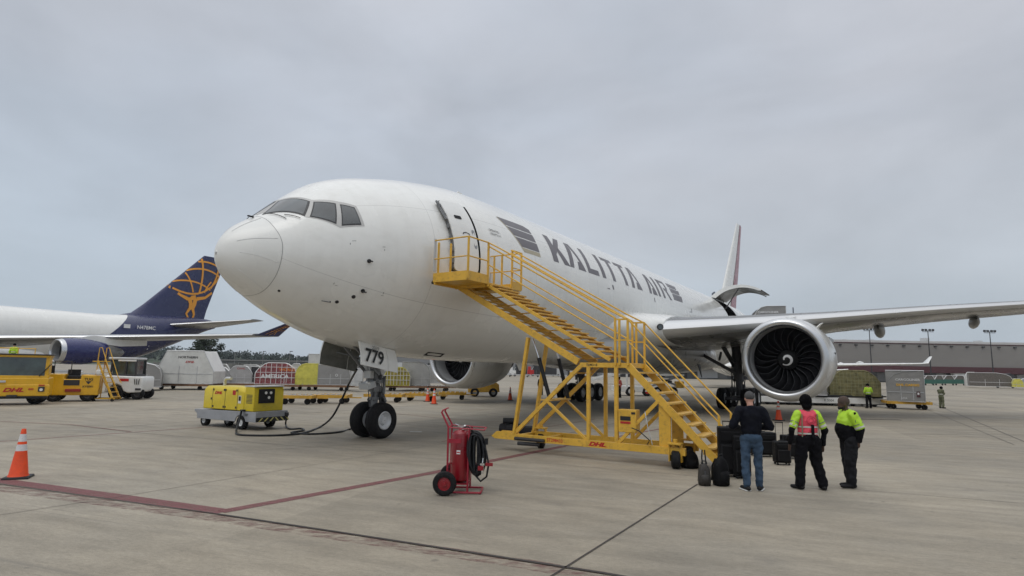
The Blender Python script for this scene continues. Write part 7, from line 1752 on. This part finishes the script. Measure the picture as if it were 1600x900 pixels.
for k, (a, b, pb, pt, lb, mt) in enumerate(((1372, 1390, 597, 586, 'low pale van parked beyond the transporter left of the grey container', M_vwhite), (1318, 1332, 597, 584, 'dark parked van just showing between engine and netted load', M_dark), (1124, 1158, 592, 583, 'long pale tow truck parked far off left of the gear strut', M_vwhite), (1104, 1122, 591, 583, 'white van with a dark opening parked far off under the wing', M_vwhite), (1158, 1168, 592, 584, 'small white van half behind the gear strut', M_vwhite), (1070, 1082, 590, 578, 'red and white truck far off under the wing', M_redmark), (1083, 1096, 589, 580, 'cream box trailer beside the red truck', M_whitec))):
    p, w_, h_ = fplace(a, b, pb, pt)
    c = empty('parked_van', (p.x, p.y, 0), 0, lb, 'van')
    vp(c, 'body', lambda m: m.prism([(-w_ / 2, .3), (-w_ / 2, h_ * .95), (w_ * .2, h_), (w_ * .32, h_ * .65), (w_ / 2, h_ * .58), (w_ / 2, .3)], 1.9), mt, .05)
    vp(c, 'side_window', lambda m: m.box((w_ * .12, -.96, h_ * .78), (w_ * .22, .03, h_ * .2)), M_vglass, 0)
    vp(c, 'side_opening', lambda m: m.box((-w_ * .25, -.96, h_ * .55), (w_ * .2, .03, h_ * .45)), M_seal, 0)
    for x in (-.33, .33): vwheel(c, x * w_, -.85, min(.36, h_ * .25), .25)
# far roller track lines and racks under the belly
for k, (a, b, pb, lb) in enumerate(((790, 830, 589, 'far pale rack of empty dollies seen left of the stairs prop'), (832, 885, 589.5, 'far pale rack of empty dollies seen behind the stairs rams'), (1040, 1068, 590, 'far pale rack of empty dollies seen behind the loader'))):
    p, w_, h_ = fplace(a, b, pb, pb - 4)
    dolly((p.x, p.y, 0), 0, w_, 2.2, lb, M_lgrey, 'empty racks far behind', .7)
for k, (a, b, pt, lb, mt) in enumerate(((824, 834, 573, 'dark red machine standing far off left of the stairs prop', M_redmark), (838, 850, 572, 'purple grey machine far off right of the stairs prop', M_dark), (796, 806, 574, 'white tangle of cart rails far off under the belly', M_vwhite), (862, 874, 572, 'white and grey lift far off behind the stairs rams', M_lgrey), (1036, 1050, 574, 'grey lift frame far off behind the stairs landing', M_lgrey))):
    p, w_, h_ = fplace(a, b, 588, pt); c = empty('ground_machine', (p.x, p.y, 0), 0, lb, 'machine')
    vp(c, 'body', lambda m: (m.box((0, 0, h_ * .4), (w_, 1.8, h_ * .5)), m.box((-w_ * .2, 0, h_ * .75), (w_ * .4, 1.6, h_ * .5))), mt, .05)
    vp(c, 'mast', lambda m: m.bar((-w_ * .2, -.8, h_ * .3), (w_ * .45, -.8, h_), .12), M_lgrey, 0)
    for x in (-.33, .33): vwheel(c, x * w_, -.85, .4, .25)

# ------------------------------------------------------------------ hangar
HY = 190
HX0 = at(1040, 560, HY).x; HX1 = at(1760, 560, HY).x; HT = 12.6
hg = empty('cargo_hangar', ((HX0 + HX1) / 2, HY, 0), 0, 'long grey cargo hangar with a maroon band across the background', 'building')
HW = HX1 - HX0
vp(hg, 'upper_wall', lambda m: m.box((0, 20, 8.5), (HW, 40, 8.0)), M_concrete_wall, 0, 0)
vp(hg, 'maroon_band', lambda m: m.box((0, 19.6, 5.2 - 1.0), (HW + .6, 40.2, 2.0)), M_maroon, 0, 0)
vp(hg, 'lower_wall', lambda m: m.box((0, 22, 1.6), (HW, 38, 3.2)), mat('hangar_lower_grey', (.16, .165, .165), rough=.8, var=.2, scale=.4), 0, 0)
vp(hg, 'roof_edge', lambda m: (m.box((0, 20, 12.75), (HW + .4, 40.4, .5)), m.box((0, 20, 13.15), (HW - 2, 39, .3))), M_roof, 0, 0)
vp(hg, 'coping', lambda m: m.box((0, -.05, 12.35), (HW + .5, .2, .22)), M_maroon, 0, 0)
for k in range(28):
    x = -HW / 2 + 5 + k * (HW - 10) / 27
    vp(hg, 'wall_lamp', lambda m: m.box((x, -.25, 11.6), (.8, .5, .35)), M_dark, 0)
for k, (px, wd, z, ht, mt) in enumerate(((1417, 8, 2.3, 2.6, M_vwhite), (1436, 9, 2.3, 2.6, M_vwhite), (1446, 9, 2.3, 2.6, M_vwhite), (1536, 28, 1.9, 2.8, M_black), (1427, 9, 2.3, 2.6, M_black), (860, 22, 2, 3.2, M_dark), (905, 26, 2.0, 3.2, M_lgrey), (1110, 30, 2.0, 3.2, M_lgrey))):
    x = at(px, 560, HY).x - hg.location.x; w_ = wd * HY / CAM_F
    vp(hg, 'loading_door', lambda m: m.box((x, 2.9, z), (w_, .3, ht)), mt, 0, 0)
for k, (px, wd, ht) in enumerate(((1302, 6, 1.0), (1383, 8, .6), (1472, 9, 1.4), (1558, 8, .8), (1200, 10, 1.2), (1340, 4, .5))):
    x = at(px, 530, HY).x - hg.location.x
    vp(hg, 'roof_vent', lambda m: m.box((x, 8, 13.3 + ht / 2), (wd * HY / CAM_F, 2, ht)), M_lgrey, 0)
gx0 = at(606, 560, 215).x; gx1 = at(1050, 560, 215).x
gb = empty('freight_building', ((gx0 + gx1) / 2, 225, 0), 0, 'plain grey freight building seen under the belly between nose gear and stairs', 'building')
vp(gb, 'wall', lambda m: m.box((0, 0, 5.2), (gx1 - gx0, 20, 10.4)), mat('freight_wall_grey', (.21, .215, .22), rough=.8, var=.12, scale=.2), 0, 0)
for k in range(16): vp(gb, 'loading_door', lambda m: m.box((-(gx1 - gx0) / 2 + 4 + k * (gx1 - gx0 - 8) / 15, -10.05, 2.0), (4.2, .2, 3.6)), M_lgrey if k % 3 == 0 else M_dark, 0, 0)
vp(gb, 'roof', lambda m: m.box((0, 0, 10.6), (gx1 - gx0 + .6, 20.6, .4)), M_roof, 0, 0)
# floodlight masts in front of the hangar
for k, px in enumerate((1361, 1453, 1550, 1180, 1020)):
    b_ = at(px, 560, HY - 22); ms = empty('floodlight_mast', (b_.x, HY - 22, 0), 0, ['floodlight mast nearest the engine, first of three before the hangar', 'floodlight mast in the middle of three before the hangar', 'floodlight mast nearest the right edge before the hangar', 'floodlight mast hidden behind the near wing', 'floodlight mast hidden behind the fuselage'][k], 'light mast', 'floodlight masts at the hangar')
    vp(ms, 'pole', lambda m: m.cyl((0, 0, 0), (0, 0, 15.0), .17, 8, .10), M_dark, 0)
    vp(ms, 'crossbar', lambda m: m.bar((-1.6, 0, 14.6), (1.6, 0, 14.6), .14), M_dark, 0)
    for x in (-1.5, -.6, .5, 1.4): vp(ms, 'floodlight', lambda m: m.box((x, -.1, 15.1), (.5, .4, .55), rx=.3), M_dark, 0)

# ------------------------------------------------------------------ wooded ridge, lone tree, masts on the left
M_leaf = mat('leaf_green', (.022, .036, .018), rough=.75, var=.45, scale=.8)
M_leafd = mat('leaf_dark_green', (.022, .038, .026), rough=.8, var=.4, scale=.8)
M_bark = mat('bark', (.09, .07, .055), rough=.9, var=.3, scale=5)
def leaves(mb, c, r_, n, size, rg, flat=1.0):
    for i in range(n):
        d = Vector((rg.gauss(0, 1), rg.gauss(0, 1), rg.gauss(0, 1))); d.normalize(); rr = r_ * rg.random() ** .45
        p = Vector(c) + Vector((d.x * rr, d.y * rr, d.z * rr * flat)); s_ = size * rg.uniform(.6, 1.4)
        a = Vector((rg.gauss(0, 1), rg.gauss(0, 1), rg.gauss(0, 1))).normalized() * s_; b = a.cross(Vector((rg.gauss(0, 1), rg.gauss(0, 1), rg.gauss(0, 1)))).normalized() * s_ * .7
        k = len(mb.v); mb.v += [tuple(p - a), tuple(p + b), tuple(p + a), tuple(p - b)]; mb.f.append((k, k + 1, k + 2, k + 3)); mb.mi.append(0)
def tree(px, pyt, Y, hw_px, label, group=None, seed=1):
    rg = random.Random(seed); b_ = at(px, 570, Y); top = at(px, pyt, Y).z; hw = hw_px * Y / CAM_F
    t = empty('broadleaf_tree', (b_.x, Y, 0), 0, label, 'tree', group)
    m = MB(); m.cyl((0, 0, 0), (0, 0, top * .5), hw * .09, 8, hw * .05)
    for k in range(7):
        a = k * 2.4; m.cyl((0, 0, top * (.3 + .05 * k)), (math.cos(a) * hw * .6, math.sin(a) * hw * .6, top * (.55 + .05 * k)), hw * .035, 6, hw * .012)
    m.build('trunk', M_bark, t)
    m = MB()
    for k in range(34):
        z = rg.uniform(.30, .93); w_ = hw * math.sin(math.pi * min(1, (1.02 - z) * 1.15 + .12)) ** .7; a = rg.uniform(0, 6.28); r_ = w_ * rg.uniform(.3, .85)
        leaves(m, (math.cos(a) * r_, math.sin(a) * r_, z * top), hw * rg.uniform(.26, .46), 190, hw * .055, rg, .85)
    m.build('crown', M_leaf, t, smooth=0); return t
tree(321, 529, 150, 25, 'large dark round tree rising above the silver container in the left row', None, 4)
tree(304, 546, 156, 12, 'smaller tree on the left flank of the large round tree', None, 9)
# ridge: a far low hill with woods
rg = random.Random(11)
RY = 620
m = MB(); V = []; n = 70
xs = [(at(-60, 560, RY).x + (at(760, 560, RY).x - at(-60, 560, RY).x) * i / n) for i in range(n + 1)]
def ridge_px(px): return float(np.interp(px, [-60, 180, 240, 300, 350, 420, 480, 520, 600, 760], [541, 541, 544, 545, 550, 554, 558, 558, 561, 565]))
for i, x in enumerate(xs):
    px = -60 + 820 * i / n; h_ = at(px, ridge_px(px) + 3, RY).z
    V += [(x, RY - 130, 0), (x, RY - 30, h_ * .55), (x, RY + 40, h_ * .96), (x, RY + 160, h_ * .9)]
m.add(V, [(4 * i + k, 4 * i + 4 + k, 4 * i + 5 + k, 4 * i + 1 + k) for i in range(n) for k in range(3)]); m.build('hill', mat('hill_green', (.05, .07, .04), rough=.9, var=.4, scale=.05), smooth=180)['kind'] = 'structure'
m = MB()
for i in range(360):
    px = rg.uniform(-60, 760); Y = rg.uniform(RY - 120, RY + 50); x = at(px, 560, Y).x; f_ = min(1, (Y - RY + 130) / 160)
    hh = at(px, ridge_px(px) + 3, RY).z * (.15 + .82 * f_); r_ = rg.uniform(3, 6.5)
    leaves(m, (x, Y, hh + r_ * .3), r_, 75, 1.0, rg, .75)
tag(m.build('far_woods', M_leafd, smooth=0), 'dark wooded ridge along the horizon on the left', 'woods', kind='stuff')
# low dark terminal sheds and poles before the ridge
L_, w_, h_ = place(344, 476, 574, 563, 210, 0)
c = empty('low_shed', (L_.x, 214, 0), 0, 'long low dark shed before the wooded ridge, right of the big tree', 'building')
vp(c, 'wall', lambda m: m.box((0, 0, 1.7), (w_, 8, 3.4)), mat('shed_grey', (.13, .14, .14), rough=.8, var=.2, scale=.5), 0, 0); vp(c, 'roof', lambda m: m.box((0, 0, 3.6), (w_ + .6, 9, .4)), M_greypaint, 0, 0)
for k in range(7): vp(c, 'opening', lambda m: m.box((-w_ / 2 + w_ * (k + .5) / 7, -4.05, 1.5), (1.8, .2, 2.2)), M_dark, 0, 0)
for k, (px, pyt, lb) in enumerate(((276, 541, 'thin pole left of the big tree'), (410, 549, 'street lamp on a thin pole, left one right of the big tree'), (452, 549, 'thin lamp pole with a box head before the nose of the jet'), (463, 556, 'short white lamp pole left of the yellow tarp load'), (366, 551, 'faint lamp pole just right of the big tree'))):
    p = at(px, 570, 190); t_ = at(px, pyt, 190).z; c = empty('lamp_pole', (p.x, 190, 0), 0, lb, 'lamp pole')
    vp(c, 'pole', lambda m: m.cyl((0, 0, 0), (0, 0, t_), .12, 6, .08), M_greypaint, 0); vp(c, 'lamp_head', lambda m: m.box((.35, 0, t_), (.9, .3, .2)), M_dark, 0)
# perimeter fence line
p = at(240, 570, 175); q = at(600, 570, 175)
c = empty('perimeter_fence', ((p.x + q.x) / 2, 175, 0), 0, 'long dull perimeter fence before the wooded ridge', 'fence'); FW = q.x - p.x
vp(c, 'mesh_panel', lambda m: m.box((0, 0, 1.2), (FW, .05, 2.4)), mat('fence_mesh', (.16, .16, .15), rough=.8, var=.3, scale=1.0), 0, 0)
for k in range(20): vp(c, 'post', lambda m: m.box((-FW / 2 + FW * k / 19, -.1, 1.35), (.12, .12, 2.7)), M_greypaint, 0, 0)

# ---- more parked cargo behind the front rows
rc = random.Random(21)
CL = [('dull silver container in the second row just right of the largest container', 336, 352), ('white topped container in the second row above the netted red load', 384, 402), ('grey container in the second row peeking over the yellow tarp', 440, 458),
      ('pale container in the second row behind the plain grey one', 520, 540), ('white container in the second row left of the far engine', 588, 606), ('grey container far behind the olive netted load', 668, 690)]
for k, (lb, a, b) in enumerate(CL):
    c_left(a - 4, b + 4, 569 + k % 3, 64 + k % 2 * 3, lb, ('both', 'right', 'box', 'left')[k % 4], (M_greyc, M_alu)[k % 2], (M_whitec, M_alul)[k % 2], 1.8, None, .5)
RL = [('small white cart at the left end of the far line beside the green trolleys', 1442, 1456, 583, 600, M_vwhite), ('brown grey wrapped stack behind the green trolleys', 1474, 1486, 580, 598, M_wooden), ('white box trailer behind the crumpled wrapped load', 1512, 1532, 580, 600, M_vwhite), ('low grey wagon right of the tall mesh cage', 1574, 1590, 588, 603, M_lgrey), ('dark loader parked at the right edge before the hangar', 1592, 1612, 584, 602, M_dark)]
for k, (lb, a, b, pt, pb, mt) in enumerate(RL):
    p, w_, h_ = fplace(a, b, pb, pt); c = empty('parked_wagon', (p.x, p.y + 6, 0), 0, lb, 'wagon')
    vp(c, 'body', lambda m: m.prism([(-w_ / 2, .35), (-w_ / 2, h_ * .9), (w_ * .1, h_), (w_ * .4, h_ * .8), (w_ / 2, .35)], 1.8), mt, .05)
    vp(c, 'side_panel', lambda m: m.box((-w_ * .15, -.92, h_ * .5), (w_ * .35, .03, h_ * .3)), M_seal, 0)
    for x in (-.33, .33): vwheel(c, x * w_, -.8, .3, .22)
# dock doors of the hangar
for k in range(22):
    x = -HW / 2 + 6 + k * (HW - 12) / 21; vp(hg, 'dock_door', lambda m: m.box((x, 2.9, 1.7), (3.0, .24, 2.8)), (M_dark, M_lgrey, M_greypaint, M_dark)[k % 4], 0, 0)
# ------------------------------------------------------------------ thin damp air
hm = bpy.data.materials.new('damp_air'); hm.use_nodes = True; ht_ = hm.node_tree; ht_.nodes.remove(ht_.nodes['Principled BSDF'])
pv = ht_.nodes.new('ShaderNodeVolumePrincipled'); pv.inputs['Color'].default_value = (.82, .88, .95, 1); pv.inputs['Density'].default_value = .00016; pv.inputs['Anisotropy'].default_value = .2
ht_.links.new(pv.outputs[0], ht_.nodes['Material Output'].inputs['Volume'])
m = MB(); m.box((0, 460, 15.5), (3240, 1240, 33)); hz_ = m.build('haze', hm, smooth=0); hz_['kind'] = 'stuff'
